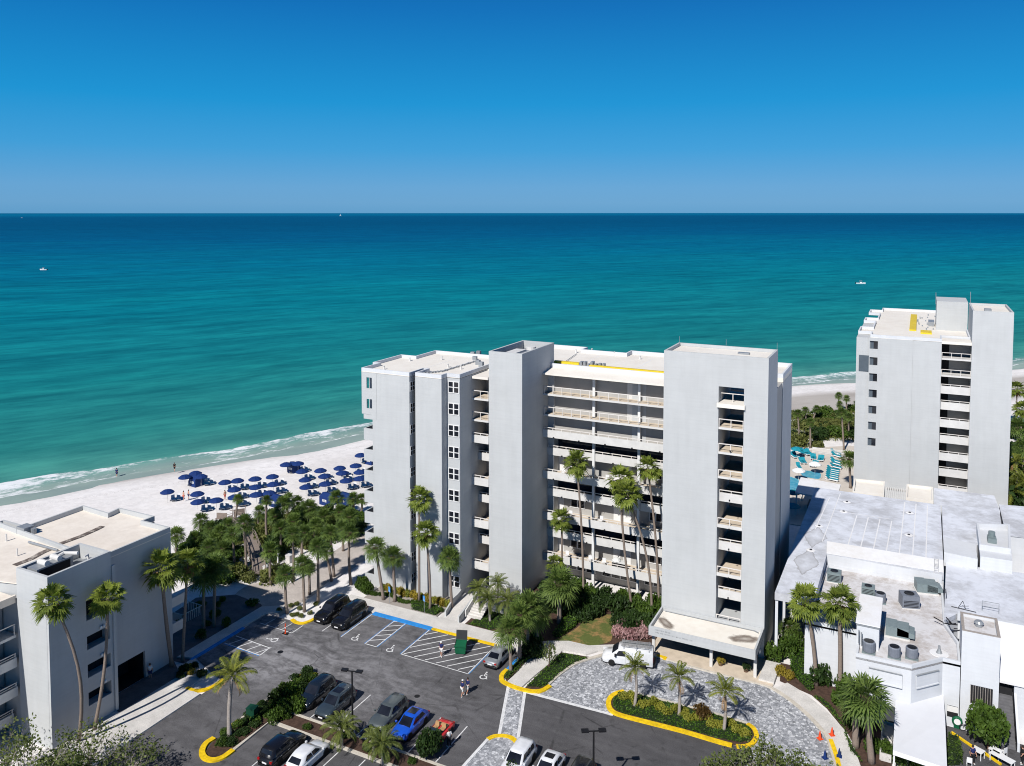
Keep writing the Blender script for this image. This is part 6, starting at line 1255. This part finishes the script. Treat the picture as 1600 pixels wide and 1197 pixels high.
for (px,py,top,legs,lab,wk) in ((170,295,'cloth_black','cloth_black','person in dark swimwear walking at the water edge',.2),(227,475,None,'cloth_pink','person in coral swimwear standing among the blue umbrellas',.1),(258,468,None,'cloth_navy','person standing by the second umbrella from the left',.12),(485,470,None,'cloth_pink','person sitting height figure between the loungers of the left umbrellas',.05)):
    x,y=g(*z2(px,py)); person(lab,x,y,rnd.random()*6,top,legs,walk=wk,shoes=None,z=zland(0,-20) if False else -.35)
x,y=g(182.5,745,-.9); person('person bending in the wet sand beside the surf at left',x,y,2.0,'cloth_navy','cloth_navy',walk=.15,shoes=None,z=-.92)
# ---------------------------------------------------------------- the beach
def zb_at(x,y):
    p=Vector((x,y)); tt=p.dot(TD); return zland(tt,p.dot(ND)-shore_s(tt))
def gsand(px,py):
    z=-.3
    for _ in range(4): x,y=g(px,py,z); z=zb_at(x,y)
    return x,y,z
def make_umbrella():
    t=thing('beach_umbrella','','umbrella',(0,0,0)); mb=MB(); n=8; rings=[(0,2.38),(.45,2.32),(.85,2.16),(1.22,1.93)]
    vs=[(0,0,2.39)]; fs=[]
    for r,z in rings[1:]:
        for j in range(n*2): a=PI*j/n; q=r*(1 if j%2==0 else .955); vs.append((q*math.cos(a),q*math.sin(a),z-(0 if j%2==0 else .03)))
    m=n*2
    for j in range(m): fs.append((0,1+j,1+(j+1)%m))
    for i in range(2):
        for j in range(m): fs.append((1+i*m+j,1+(i+1)*m+j,1+(i+1)*m+(j+1)%m,1+i*m+(j+1)%m))
    k=len(vs)
    for j in range(m): x,y,z=vs[1+2*m+j]; vs.append((x*.995,y*.995,z-.14))
    for j in range(m): fs.append((1+2*m+j,k+j,k+(j+1)%m,1+2*m+(j+1)%m))
    mb.add(vs,fs); mb.obj('canopy',M['navy'],t); MB().tube([(0,0,-.1),(0,0,2.45)],.025,6).obj('pole',M['slab'],t); return t
def make_lounger(m='whiteclean',cu=None):
    t=thing('sun_lounger','','sun lounger',(0,0,0)); mb=MB(); mb.box(-.3,.3,-.95,.35,.26,.33); mb.box(-.34,-.29,-1.0,.95,.2,.26); mb.box(.29,.34,-1.0,.95,.2,.26)
    for x in (-.31,.28):
        for y in (-.85,.75): mb.box(x,x+.05,y,y+.06,-.02,.2)
    mb.obj('frame',M[m],t); b=MB(); b.add([(-.3,.33,.28),(.3,.33,.28),(.3,.92,.68),(-.3,.92,.68),(-.3,.36,.34),(.3,.36,.34),(.3,.95,.74),(-.3,.95,.74)],[(3,2,1,0),(4,5,6,7),(0,1,5,4),(2,3,7,6),(1,2,6,5),(3,0,4,7)]); b.obj('backrest',M[cu or m],t)
    if cu: MB().box(-.28,.28,-.93,.34,.332,.38).obj('cushion',M[cu],t)
    return t
um0=make_umbrella(); lo0=make_lounger()
UM=[(125,427),(235,335),(300,312),(335,332),(312,440),(315,490),(430,480),(485,368),(562,358),(543,413),(672,347),(675,398),(545,460),(680,445),(760,435),(780,333),(787,380),
    (865,258),(940,252),(965,300),(1080,295),(1200,280),(1300,265),(1330,200),(985,352),(1105,330),(1215,310),(1325,305),(990,397),(1110,378),(1240,358),(1325,345)]
UM.sort(key=lambda q:q[0]); used=[0,0]
lx0=[g(*z2(*q),2.0) for q in UM]
sea_dir=ND; ang=math.atan2(sea_dir.y,sea_dir.x)-PI/2
nl=0
for i,(px,py) in enumerate(UM):
    x,y=g(*z2(px,py),1.75); z=zb_at(x,y); x,y=g(*z2(px,py),z+2.1)
    lft=px<820; n_=sum(1 for q in UM[:i] if (q[0]<820)==lft); tot='left' if lft else 'right'
    lab='blue beach umbrella, %s from the left of the %s cluster on the sand'%(ORD[n_],tot)
    if i==0: u=um0; u.location=(x,y,z); u['label']=lab; u['group']='blue beach umbrellas'
    else: u=dup(um0,(x,y,z),rnd.random(),lab)
    u['group']='blue beach umbrellas'
    for sg in (-1,1):
        p=Vector((x,y))+Vector((.15,1.75))+TD*(.48*sg)+TD*rnd.uniform(-.06,.06); r_=ang+rnd.uniform(-.12,.12); zl_=zb_at(p.x,p.y)
        lab='%s white lounger of the pair at the %s umbrella from the left, %s cluster'%('left' if sg<0 else 'right',ORD[n_],tot)
        if nl==0: l_=lo0; l_.location=(p.x,p.y,zl_); l_.rotation_euler=(0,0,r_); l_['label']=lab
        else: l_=dup(lo0,(p.x,p.y,zl_),r_,lab)
        l_['group']='white loungers at the umbrellas'; nl+=1
def cabana(f,px,py,label,wd=1.9,dp=1.7,h=1.75,rz=R(-8)):
    x,y,z=gsand(*f(px,py)); t=thing('beach_cabana',label,'cabana',(x,y+dp/2,z),rz,'navy cabanas on the sand'); mb=MB()
    mb.add([(-wd/2,-dp/2,0),(wd/2,-dp/2,0),(wd/2,-dp/2,h*.82),(-wd/2,-dp/2,h*.82),(-wd/2,dp/2,0),(wd/2,dp/2,0),(wd/2,dp/2,h),(-wd/2,dp/2,h),(-wd/2,0,h*1.12),(wd/2,0,h*1.12)],[(0,1,2,3),(3,2,9,8),(8,9,6,7),(0,3,8,7,4),(1,5,6,9,2)]); mb.obj('canvas',M['navy'],t)
    MB().box(-.5,.5,-dp/2-.03,-dp/2-.005,h*.38,h*.62).obj('sign_panel',M['cloth_white'],t); mb=MB()
    for i in range(3): mb.box(-.4,.4-.12*i,-dp/2-.04,-dp/2-.031,h*.42+i*.13,h*.42+i*.13+.05)
    mb.obj('lettering',M['navy'],t)
    return t
cabana(z2,283,403,'navy canvas cabana with white panel, near the left umbrellas',2.0); cabana(z2,895,316,'navy canvas cabana with white panel, near the right umbrellas',1.9); cabana(z2,1380,265,'navy canvas cabana half hidden by the white building corner'); cabana(z2,785,530,'navy canvas cabana half hidden by the palms, left one behind the grove',2); cabana(z2,1108,520,'long navy canvas cabana behind the grove, its left half',2.6); cabana(z2,1220,520,'long navy canvas cabana behind the grove, its right half',3.2)
# boardwalk with rails, and beach furniture beside it
bw=thing('boardwalk','weathered grey wooden boardwalk with rails leading through the grove to the sand','boardwalk',(0,0,0))
l0=[g(*z2(700,935),.5),g(*z2(690,860),.6),g(*z2(640,720),.7),g(*z2(560,610),.5),g(*z2(490,600),.35)]
mb=MB(); strip_solid(mb,l0,-.85,.85,.25,.55)
L=[Vector(p) for p in l0]; mb.obj('deck',M['wood'],bw)
for sg in (-.85,.85):
    a,_=ribbon(l0,sg,sg); mb=MB(); mb.tube([(p[0],p[1],1.5) for p in a],.06,5); mb.tube([(p[0],p[1],1.0) for p in a],.04,5)
    for p,q in zip(a,a[1:]):
        n_=max(1,int((Vector(q)-Vector(p)).length/1.6))
        for i in range(n_): u=Vector(p).lerp(Vector(q),i/n_); mb.box(u.x-.05,u.x+.05,u.y-.05,u.y+.05,0,1.52)
    mb.obj('handrail',M['wood'],bw)
for i,(px,py,l) in enumerate(((460,600,'grey wooden lookout bench at the beach end of the boardwalk'),(575,575,'grey wooden slatted swing frame at the beach end of the boardwalk'))):
    x,y=g(*z2(px,py+15),0); t=thing('wooden_seat',l,'seat',(x,y,-.05),R(20+i*30)); mb=MB(); mb.box(-.9,.9,-.25,.3,.42,.5); mb.obj('seat',M['wood'],t); mb=MB(); mb.box(-.9,.9,.3,.36,.5,1.3); mb.obj('backrest',M['wood'],t); mb=MB()
    for a in (-.85,.8):
        for b_ in (-.2,.25): mb.box(a,a+.08,b_,b_+.08,0,.42)
    mb.obj('leg',M['wood'],t)
    if i: mb=MB(); mb.tube([(-1.1,0,0),(-1.0,0,1.9),(1.0,0,1.9),(1.1,0,0)],.07,6); mb.obj('frame',M['wood'],t)
for px,py,l in ((745,940,'grey kiosk box at the start of the boardwalk'),(885,870,'white box by the sandy path in the grove')):
    x,y=g(*z2(px,py)); t=thing('box',l,'box',(x,y,0)); MB().box(-.4,.4,-.35,.35,0,1.0).obj('cabinet',M['concrete'],t); MB().box(-.44,.44,-.39,.39,1.0,1.08).obj('lid',M['slab'],t)
x,y=g(*z2(815,890)); t=thing('shower_post','white shower post by the sandy path in the grove','shower',(x,y,0)); MB().box(-.08,.08,-.08,.08,0,2.0).obj('post',M['frame'],t); MB().box(-.25,.25,-.06,.06,1.7,1.8).obj('shower_head',M['frame'],t)
# boats
def boat(px,py,L_,label,rz,sail=0):
    x,y=g(px,py,-.93); t=thing('sail_boat' if sail else 'motor_boat',label,'boat',(x,y,-.93),rz); s=L_/8; mb=MB()
    loft(mb,[[(a*s,-w_*s,zt*s),(a*s,-w_*.75*s,-.15*s),(a*s,0,-.35*s),(a*s,w_*.75*s,-.15*s),(a*s,w_*s,zt*s)] for a,w_,zt in ((-4,1.15,.8),(-1,1.3,.85),(1.5,1.15,1.0),(3.2,.6,1.2),(4.0,.06,1.35))]); mb.obj('hull',M['whiteclean'],t)
    MB().sheet([(-3.9*s,-1.1*s),(-1*s,-1.25*s),(1.5*s,-1.1*s),(3.2*s,-.55*s),(3.2*s,.55*s),(1.5*s,1.1*s),(-1*s,1.25*s),(-3.9*s,1.1*s)],.82*s).obj('deck',M['slab'],t)
    if sail: MB().add([(0,0,1*s),(-3.2*s,.1*s,1.4*s),(0,0,sail),(0,.06*s,1*s)],[(0,1,2),(3,2,1)]).obj('sail',M['whiteclean'],t); MB().tube([(0.05*s,0,.8*s),(.05*s,0,sail)],.1,5).obj('mast',M['metal'],t)
    else:
        mb=MB(); mb.box(-.6*s,.8*s,-.5*s,.5*s,.8*s,1.7*s); mb.obj('console',M['whiteclean'],t); mb=MB(); mb.box(-1.3*s,1.0*s,-.9*s,.9*s,2.7*s,2.85*s)
        for a in (-1.2,.9):
            for b_ in (-.8,.75): mb.box(a*s,a*s+.08*s,b_*s,b_*s+.08*s,.8*s,2.7*s)
        mb.obj('t_top',M['metal'],t); mb=MB(); mb.box(-4.6*s,-3.95*s,-.25*s,.25*s,.1*s,1.4*s); mb.obj('outboard',M['black'],t)
    return t
boat(68,422,7.0,'white motor boat with a dark top at left on the turquoise sea',R(200)); boat(1345,443.5,6.5,'small white motor boat on the sea left of the far tower',R(10)); boat(532,337.5,26,'tiny white sail on the horizon',R(30),34); boat(34,340.5,15,'faint white boat far off near the left horizon',R(15))
# ---------------------------------------------------------------- lamps, signs, bins, machines and other small things
def lamp_post(x,y,label,h=6.5,rz=0):
    t=thing('street_lamp',label,'street lamp',(x,y,.1),rz,'double headed lamp posts'); MB().tube([(0,0,0),(0,0,h)],[.11,.08],8).obj('pole',M['black'],t); MB().cyl(0,0,0,.45,.22,10).obj('base',M['concrete'],t); MB().box(-.55,.55,-.04,.04,h-.05,h+.03).obj('arm',M['black'],t)
    for s in (-1,1): hd=MB().box(s*.75-.32,s*.75+.32,-.22,.22,h-.02,h+.12).obj('lamp_head',M['black'],t); MB().box(s*.75-.26,s*.75+.26,-.17,.17,h-.035,h-.021).obj('lens',M['glassb'],hd)
    return t
lamp_post(-33.5,-27.95,'black double headed lamp post in the parking bed beside the grey green car',6.5,R(15)); x,y=g(927,1258); lamp_post(x,y,'black double headed lamp post behind the white cars',6.5,R(30))
# green dumpster with its lid thrown open
x,y=g(*z4(633,495)); t=thing('dumpster','green plastic dumpster with its dark lid propped open, on the hatched bay','dumpster',(x,y+.45,0),R(20)); t.scale=(.74,.9,.95); mb=MB()
mb.add([(-.78,-.5,.12),(.78,-.5,.12),(.78,.5,.12),(-.78,.5,.12),(-.88,-.58,1.1),(.88,-.58,1.1),(.88,.58,1.35),(-.88,.58,1.35)],[(3,2,1,0),(0,1,5,4),(1,2,6,5),(2,3,7,6),(3,0,4,7)]); mb.quad((-.82,-.52,1.0),(.82,-.52,1.0),(.82,.54,1.2),(-.82,.54,1.2)); mb.box(-.95,.95,-.64,-.56,.98,1.12); mb.box(-.9,.9,-.56,-.5,.55,.65); mb.obj('bin',M['green'],t)
l_=MB().add([(-.88,.58,1.36),(.88,.58,1.36),(.88,.80,2.45),(-.88,.80,2.45),(-.88,.64,1.34),(.88,.64,1.34),(.88,.86,2.43),(-.88,.86,2.43)],[(3,2,1,0),(4,5,6,7),(0,1,5,4),(2,3,7,6),(1,2,6,5),(3,0,4,7)]); l_.obj('lid',mat('dark_lid',(.035,.037,.04),.6,.1),t)
for a in (-.7,.7):
    for b_ in (-.4,.4): MB().tube([(a-.04,b_,.07),(a+.04,b_,.07)],.08,8).obj('caster',M['rubber'],t)
# utility box, traffic post, cones
x,y=g(*z3(580,870)); t=thing('utility_box','green metal utility box among the shrubs of the parking bed','utility box',(x,y,.1),R(10)); MB().box(-.45,.45,-.4,.4,0,.95).obj('cabinet',M['greenbox'],t); MB().box(-.48,.48,-.43,.43,.95,1.03).obj('lid',M['greenbox'],t)
t=thing('traffic_post','orange traffic post on a black foot at the end of the white lines','traffic post',(-52.9,-15.9,0)); MB().box(-.4,.4,-.2,.2,0,.06).obj('foot',M['rubber'],t); MB().lathe([(.11,.06),(.08,.2),(.06,1.25),(.02,1.3)],10).obj('tube',M['orange'],t); MB().lathe([(.078,.7),(.075,.85)],10).obj('reflective_band',M['whiteclean'],t)
cm={}
for px,py,m_,lab in ((385,970,'orange','red cone on the paver drive beside the yellow kerb'),(457,955,'orange','red cone on the curved walk'),(415,1085,'navy','blue cone on the paver drive beside the yellow kerb'),(500,1083,'navy','blue cone on the curved walk')):
    x,y=g(*zp(px,py)); t=thing('traffic_cone',lab,'cone',(x,y,.02 if px in(385,415) else .14),rnd.random(),'cones at the curved walk'); MB().box(-.24,.24,-.24,.24,0,.04).obj('base',M[m_],t); MB().lathe([(.18,.04),(.04,.78),(.02,.8)],12).obj('cone',M[m_],t)
# accessible parking signs
def psign(x,y,label,h=1.5,blank=False):
    t=thing('parking_sign',label,'sign',(x,y,.12),R(-25),'blue parking signs'); MB().cyl(0,0,0,h+.7,.035,6).obj('post',M['metal'],t); MB().box(-.24,.24,-.05,-.036,h,h+.68).obj('panel',M['blue'],t)
    mb=MB(); arc=[(.11*math.cos(a),.2+.11*math.sin(a)) for a in [R(130)+i*R(260)/10 for i in range(11)]]
    def st_(p): 
        a,b_=ribbon(p,-.018,.018); n_=len(a); mb.add([(q[0],-.056,h+q[1]) for q in a]+[(q[0],-.056,h+q[1]) for q in b_],[(i,i+1,n_+i+1,n_+i) for i in range(n_-1)])
    st_(arc); st_([(-.03,.45),(-.01,.28),(.09,.27),(.13,.14)]); mb.box(-.06,.0,-.058,-.051,.50+h,.56+h); mb.obj('symbol',M['whiteclean'],t)
psign(-46.0,-4.0,'blue parking sign low in the shrubs by the white wall'); psign(-40.6,-4.1,'blue parking sign beside the leaning palm near the ramp wall'); psign(-26.5,-5.0,'blue and white parking sign under the palm clump by the silver sedan',1.9)
# potted plants at the entrance
for (x,l) in ((-4.2,'potted orange flowering plant by the middle canopy post'),(-1.4,'potted green plant by the right canopy post')):
    t=thing('potted_plant',l,'potted plant',(x,.5,.16)); MB().lathe([(.22,0),(.3,.4),(.27,.4)],12).obj('pot',M['barkb'],t); o=link('foliage',BM['croton' if x<-3 else 'bushd'][0],t); o.location=(0,0,.35); o.scale=(.55,.55,.8)
# machines on the sunken roof
def condenser(x,y,z,kind,label,rz=0,s=1.0):
    t=thing('air_conditioner',label,'air conditioner',(x,y,z),rz,'machines on the club roof')
    if kind=='round': MB().lathe([(.55*s,.1),(.58*s,.15),(.58*s,1.0*s),(.52*s,1.08*s),(.5*s,1.08*s)],16).obj('casing',M['steel'],t); MB().lathe([(.46*s,1.085*s),(.1*s,1.10*s)],14).obj('fan_grille',M['black'],t); MB().box(-.6*s,.6*s,-.6*s,.6*s,-.02,.1).obj('plinth',M['greenmetal'],t)
    elif kind=='box': MB().box(-.7*s,.7*s,-.6*s,.6*s,.1,1.15*s).obj('casing',M['steel' if rz else 'greenmetal'],t); MB().lathe([(.42*s,1.155*s),(.40*s,1.2*s),(.05*s,1.18*s)],14).obj('fan_grille',M['black'],t); MB().box(-.75*s,.75*s,-.65*s,.65*s,-.02,.1).obj('plinth',M['slab'],t); mb=MB(); [mb.box(-.6*s,.6*s,-.62*s,-.605*s,.25+i*.16,.31+i*.16) for i in range(5)]; mb.obj('louvre',M['black'],t)
    else: MB().box(-1.0*s,1.0*s,-.8*s,.8*s,.15,1.15).obj('casing',M['greenmetal'],t); MB().box(-1.02*s,-.05,-.82*s,.82*s,1.15,1.22).obj('top_panel',M['greenmetal'],t); MB().add([(0.0,-.8*s,1.15),(1.5*s,-.8*s,.75),(1.5*s,.8*s,.75),(0,.8*s,1.15),(0.0,-.8*s,.3),(1.5*s,-.8*s,.3),(1.5*s,.8*s,.3),(0,.8*s,.3)],[(0,1,2,3),(0,4,5,1),(1,5,6,2),(2,6,7,3)]).obj('intake_hood',M['greenmetal'],t); MB().box(-1.1*s,1.1*s,-.9*s,.9*s,-.02,.15).obj('plinth',M['slab'],t)
    return t
for px,py,kd,lab,rz,s in ((672,115,'box','grey box air conditioner beside the rear roof parapet',0,1),(745,155,'round','round black topped air conditioner beside the white plant room',0,1),(470-0,30,'box','grey box air conditioner behind the bright fan palms',0,1.1),(915,180,'box','purple grey air conditioner on a stained roof patch',.3,1.3),(1015,90,'big','large grey green roof unit near the sloped white roof',.2,1.1),(845,350,'big','grey green roof unit with hood in the middle of the sunken roof',0,1.1),(828,480,'round','left of two round air conditioners by the front parapet',0,1),(932,485,'round','right of two round air conditioners by the front parapet',0,1),(676,450,'round','dark air conditioner in the corner below the plant room',0,1.05)):
    x,y=g(*zp(px,py),Z2); condenser(x,y,Z2,kd,lab,rz,s)
mb=MB(); rr=random.Random(17)
x0,y0=g(*zp(1170,350),Z2)
t=thing('pipe_bundle','tangle of dark pipes against the tall white stair block on the club roof','pipes',(x0,y0,Z2)); 
for i in range(9):
    a=Vector((rr.uniform(-.9,.9),rr.uniform(-1.6,1.8),rr.uniform(.05,.7))); b_=a+Vector((rr.uniform(-1.3,1.3),rr.uniform(-1,1),rr.uniform(-.3,.6))); b_.z=max(.05,b_.z); mb.tube([a,b_],.06,5)
mb.obj('pipe',M['black'],t)
x,y=g(*zp(1095,460),Z2); t=thing('roof_vent','conical roof vent on a white patch at the front of the sunken roof','vent',(x,y,Z2)); MB().lathe([(.9,.0),(.85,.03),(.05,.04)],16).obj('flashing',M['roofbright'],t); MB().lathe([(.3,.03),(.12,.5),(.1,.8),(.02,.85)],10).obj('cone',M['metal'],t)
for i,(px,py,l) in enumerate(((1135,120,'short black guard rail by the roof ladder'),(1400,215,'grey goal shaped guard rail by the tall stair block'))):
    x,y=g(*zp(px,py),Z4); t=thing('guard_rail',l,'rail',(x,y,Z4 if i else Z2),R(0 if i else 90)); mb=MB(); mb.tube([(-.8,0,0),(-.8,0,1.1),(.8,0,1.1),(.8,0,0)],.04,6); mb.tube([(-.8,0,.55),(.8,0,.55)],.03,6); mb.obj('frame',M['metal' if i else 'black'],t)
t=thing('roof_ladder','pale ladder lying against the sloped white roof edge','ladder',(17.4,18.0,Z2)); mb=MB(); mb.add([],[]); 
for a in (-.22,.22): mb.tube([(a,-.4,0),(a,.6,2.1),(a,3.2,2.35)],.03,5)
mb.obj('rail',M['slab'],t); mb=MB()
for i in range(12): u=i/11; z=min(2.1,.15+u*5.2); mb.box(-.22,.22,-.4+u*3.5,-.36+u*3.5,(2.1 if u>.3 else u/.3*2.0)+.02,(2.1 if u>.3 else u/.3*2.0)+.06)
mb.obj('rung',M['slab'],t)
x,y=g(*zp(1240,195),Z4); t=thing('roof_aerial','twisted dark aerial lying on the grey roof','aerial',(x,y,Z4)); mb=MB(); mb.tube([(-1.2,-.2,.1),(1.2,-.5,.1)],.04,5); mb.tube([(-.5,0,.05),(-.1,-.1,.9)],.03,5); mb.tube([(.2,0,.05),(-.1,-.3,1.0)],.03,5); mb.tube([(-.3,-.4,.4),(.5,-.2,.5)],.03,5); mb.obj('frame',M['black'],t)
# service yard
x,y=g(*zs(125,720)); t=thing('hose_reel','green hose reel with a white coil on the wall of the service yard','hose reel',(x,y+.05,0)); MB().lathe([(.05,-.16),(.42,-.16),(.48,-.1),(.48,.1),(.42,.16),(.05,.16)],16).obj('housing',M['green'],t); t.children[0].rotation_euler=(R(90),0,0); t.children[0].location=(0,0,.75)
mb=MB(); mb.lathe([(.18,-.02),(.30,-.02),(.30,.02),(.18,.02)],14); o=mb.obj('hose',M['whiteclean'],t); o.rotation_euler=(R(90),0,0); o.location=(0,-.18,.75); MB().box(-.3,.3,-.1,.1,0,.3).obj('stand',M['green'],t)
for px,py,lx,lab in ((390,1090,.5,'small white table beside the person in dark clothes'),(615,1085,.5,'small white table next to the yellow kerb'),(700,1180,1.0,'long white table at the bottom right corner')):
    x,y=g(*zs(px,py)); t=thing('table',lab,'table',(x,y,.03),R(-30)); MB().box(-lx,lx,-.4,.4,.70,.74).obj('tabletop',M['whiteclean'],t)
    for a in (-lx+.08,lx-.08):
        for b_ in (-.33,.33): MB().box(a-.03,a+.03,b_-.03,b_+.03,0,.70).obj('leg',M['whiteclean'],t)
for i,(px,py,lab) in enumerate(((690,1110,'white plastic chair facing the long white table'),(280,1200,'white plastic chair at the bottom edge'),(715,1075,'white plastic chair below the service stair'))):
    x,y=g(*zs(px,py)); t=thing('chair',lab,'chair',(x,y,.03),R(40+50*i),'white plastic chairs'); MB().box(-.22,.22,-.22,.22,.42,.46).obj('seat',M['whiteclean'],t); MB().box(-.22,-.18,-.22,.22,.46,.92).obj('backrest',M['whiteclean'],t)
    for a in (-.2,.2):
        for b_ in (-.2,.2): MB().box(a-.02,a+.02,b_-.02,b_+.02,0,.42).obj('leg',M['whiteclean'],t)
mb=MB(); mb.box(-1.4,1.4,-.12,.12,0,.15); o=mb.obj('kerb_stop',M['yellow']); x,y=g(*zs(215,890)); o.location=(x,y,.03); o.rotation_euler=(0,0,R(-42)); tag(o,'yellow kerb piece under the round tree, left one','kerb'); o2=o.copy(); C.objects.link(o2); x,y=g(*zs(510,1070)); o2.location=(x,y,.03); o2['label']='yellow kerb piece beside the white tables'
x,y=g(*zs(265,755)); t=thing('bicycle','dark bicycle leaning at the wall behind the round tree','bicycle',(x,y,.03),R(20))
for a in (-.5,.5): mb=MB(); mb.tube([(a+.33*math.cos(k*PI/8),0,.34+.33*math.sin(k*PI/8)) for k in range(17)],.025,5,False); mb.obj('wheel',M['black'],t)
mb=MB(); mb.tube([(-.5,0,.34),(-.15,0,.85),(.35,0,.85),(.5,0,.34)],.025,5); mb.tube([(-.15,0,.85),(0,0,.34),(.35,0,.85)],.025,5); mb.obj('frame',M['black'],t); MB().box(-.3,-.05,-.07,.07,.9,.96).obj('saddle',M['black'],t); MB().tube([(.35,-.25,1.0),(.38,0,.98),(.35,.25,1.0)],.02,5).obj('handlebar',M['black'],t)
# walkway furniture
for (x,k,lab) in ((-22.6,8,'white patio chair left on the lowest walkway'),(-24.6,8,'white patio chair by the column on the lowest walkway'),(-23.0,6,'white patio chair on the walkway above the lowest'),(-16.0,6,'white patio chair at the right end of the walkway above'),(-27.5,6,'white patio chair left on the walkway second from the bottom pair'),(-28.6,4,'white patio chair left on the middle walkway'),(-22.2,4,'white patio chair in the middle bay of the middle walkway'),(-21.3,4,'second white patio chair in the middle bay of the middle walkway'),(-14.5,4,'white patio chair near the tower on the middle walkway'),(-28.0,8,'white patio chair at the left end of the lowest walkway'),(-14.2,8,'white patio chair near the tower on the lowest walkway')):
    t=thing('patio_chair',lab,'chair',(x,12.6,SB[k]+.25),R(180),'chairs on the walkways'); MB().box(-.25,.25,-.25,.25,.4,.46).obj('seat',M['whiteclean'],t); MB().box(-.25,.25,-.25,-.2,.46,.95).obj('backrest',M['whiteclean'],t)
    for a in (-.22,.22):
        for b_ in (-.22,.22): MB().box(a-.02,a+.02,b_-.02,b_+.02,0,.4).obj('leg',M['whiteclean'],t)
t=thing('covered_grill','boxy appliance under a white sheet on the lowest walkway','grill',(-20.3,12.4,SB[8]+.25)); MB().box(-.9,.9,-.4,.4,0,1.0).obj('cabinet',M['black'],t); mb=MB(); mb.lathe([(.55,0),(.62,.2),(.35,.5),(.05,.6)],9); o=mb.obj('cover',M['cloth_white'],t); o.location=(-.4,0,1.0); mb=MB(); mb.box(-.95,.95,-.45,.45,1.0,1.12); mb.obj('sheet',M['cloth_white'],t)
# pool terrace furniture
tl0=make_lounger('whiteclean','teal'); tl0.scale=(1.25,1.25,1.25); first=True
PL=[(520,440,20),(560,440,20),(690,375,10),(720,380,10),(805,400,0),(840,400,0),(735,490,-10),(700,490,-10),(600,310,30),(640,300,30),(560,290,40),(520,300,40),(1060,300,60),(1070,345,60),(1060,430,60),(1065,470,60),(1020,560,75),(1015,590,75),(1010,620,75),(1005,650,75),(1000,680,75),(1000,715,75),(430,340,30),(400,350,30),(1060,520,70),(480,520,20)]
PL.sort()
for i,(px,py,rz) in enumerate(PL):
    x,y=g(*z12(px,py)); lab='teal cushioned lounger, %s from the left on the pool terrace'%ORD[i]
    if first: o=tl0; o.location=(x,y,.05); o.rotation_euler=(0,0,R(rz)); o['label']=lab; first=False
    else: o=dup(tl0,(x,y,.05),R(rz),lab)
    o['group']='teal loungers on the pool terrace'
tu=dup(um0,(0,0,0),0,''); me=[c for c in tu.children if c.name.startswith('canopy')][0]; me.data=me.data.copy(); me.data.materials[0]=M['teal']
for i,(px,py,lab) in enumerate(((450,205,'teal umbrella by the planting beyond the pool'),(390,880,'teal umbrella beside the near pool'),(390,1090,'teal umbrella in the shade below the pavilion'))):
    x,y=g(*z12(px,py),2.1); o=tu if i==0 else dup(tu,(0,0,0),i*.4,lab); o.location=(x,y,.05); o['label']=lab; o['group']='teal umbrellas at the pool'
mw=dup(tu,(0,0,0),.3,'white umbrella among the teal loungers'); c_=[c for c in mw.children if c.name.startswith('canopy')][0]; c_.data=c_.data.copy(); c_.data.materials[0]=M['whiteclean']; x,y=g(*z12(735,440),2.1); mw.location=(x,y,.05); mw['group']='white umbrellas at the pool'
x,y=g(*z12(480,540),2.1); dup(mw,(x,y,.05),.1,'white umbrella at the edge of the small pool')
fn=thing('pool_fence','white rail fence at the far side of the pool terrace','fence',(0,0,0)); a=g(*z12(690,270)); b_=g(*z12(960,310)); c2=g(*z12(1330,330)); mb=MB(); 
for p,q in ((a,b_),(b_,c2)):
    mb.tube([(p[0],p[1],1.15),(q[0],q[1],1.15)],.04,5); mb.tube([(p[0],p[1],.25),(q[0],q[1],.25)],.03,5); n_=24
    for i in range(n_): u=Vector(p).lerp(Vector(q),i/n_); mb.box(u.x-.025,u.x+.025,u.y-.025,u.y+.025,.05,1.2)
mb.obj('panel',M['whiteclean'],fn)
# timber rail by the left block, small terrace furniture in the shade
fn=thing('terrace_fence','white topped timber fence round the shaded terrace beyond the left block','fence',(0,0,0)); mb=MB()
pts=[g(*z3(40,215)),g(*z3(110,235)),g(*z3(240,170)),g(*z3(60,110))]
for p,q in zip(pts,pts[1:]):
    mb.tube([(p[0],p[1],1.1),(q[0],q[1],1.1)],.05,5); n_=10
    for i in range(n_+1): u=Vector(p).lerp(Vector(q),i/n_); mb.box(u.x-.03,u.x+.03,u.y-.03,u.y+.03,0,1.1)
mb.obj('rail',M['slab'],fn)
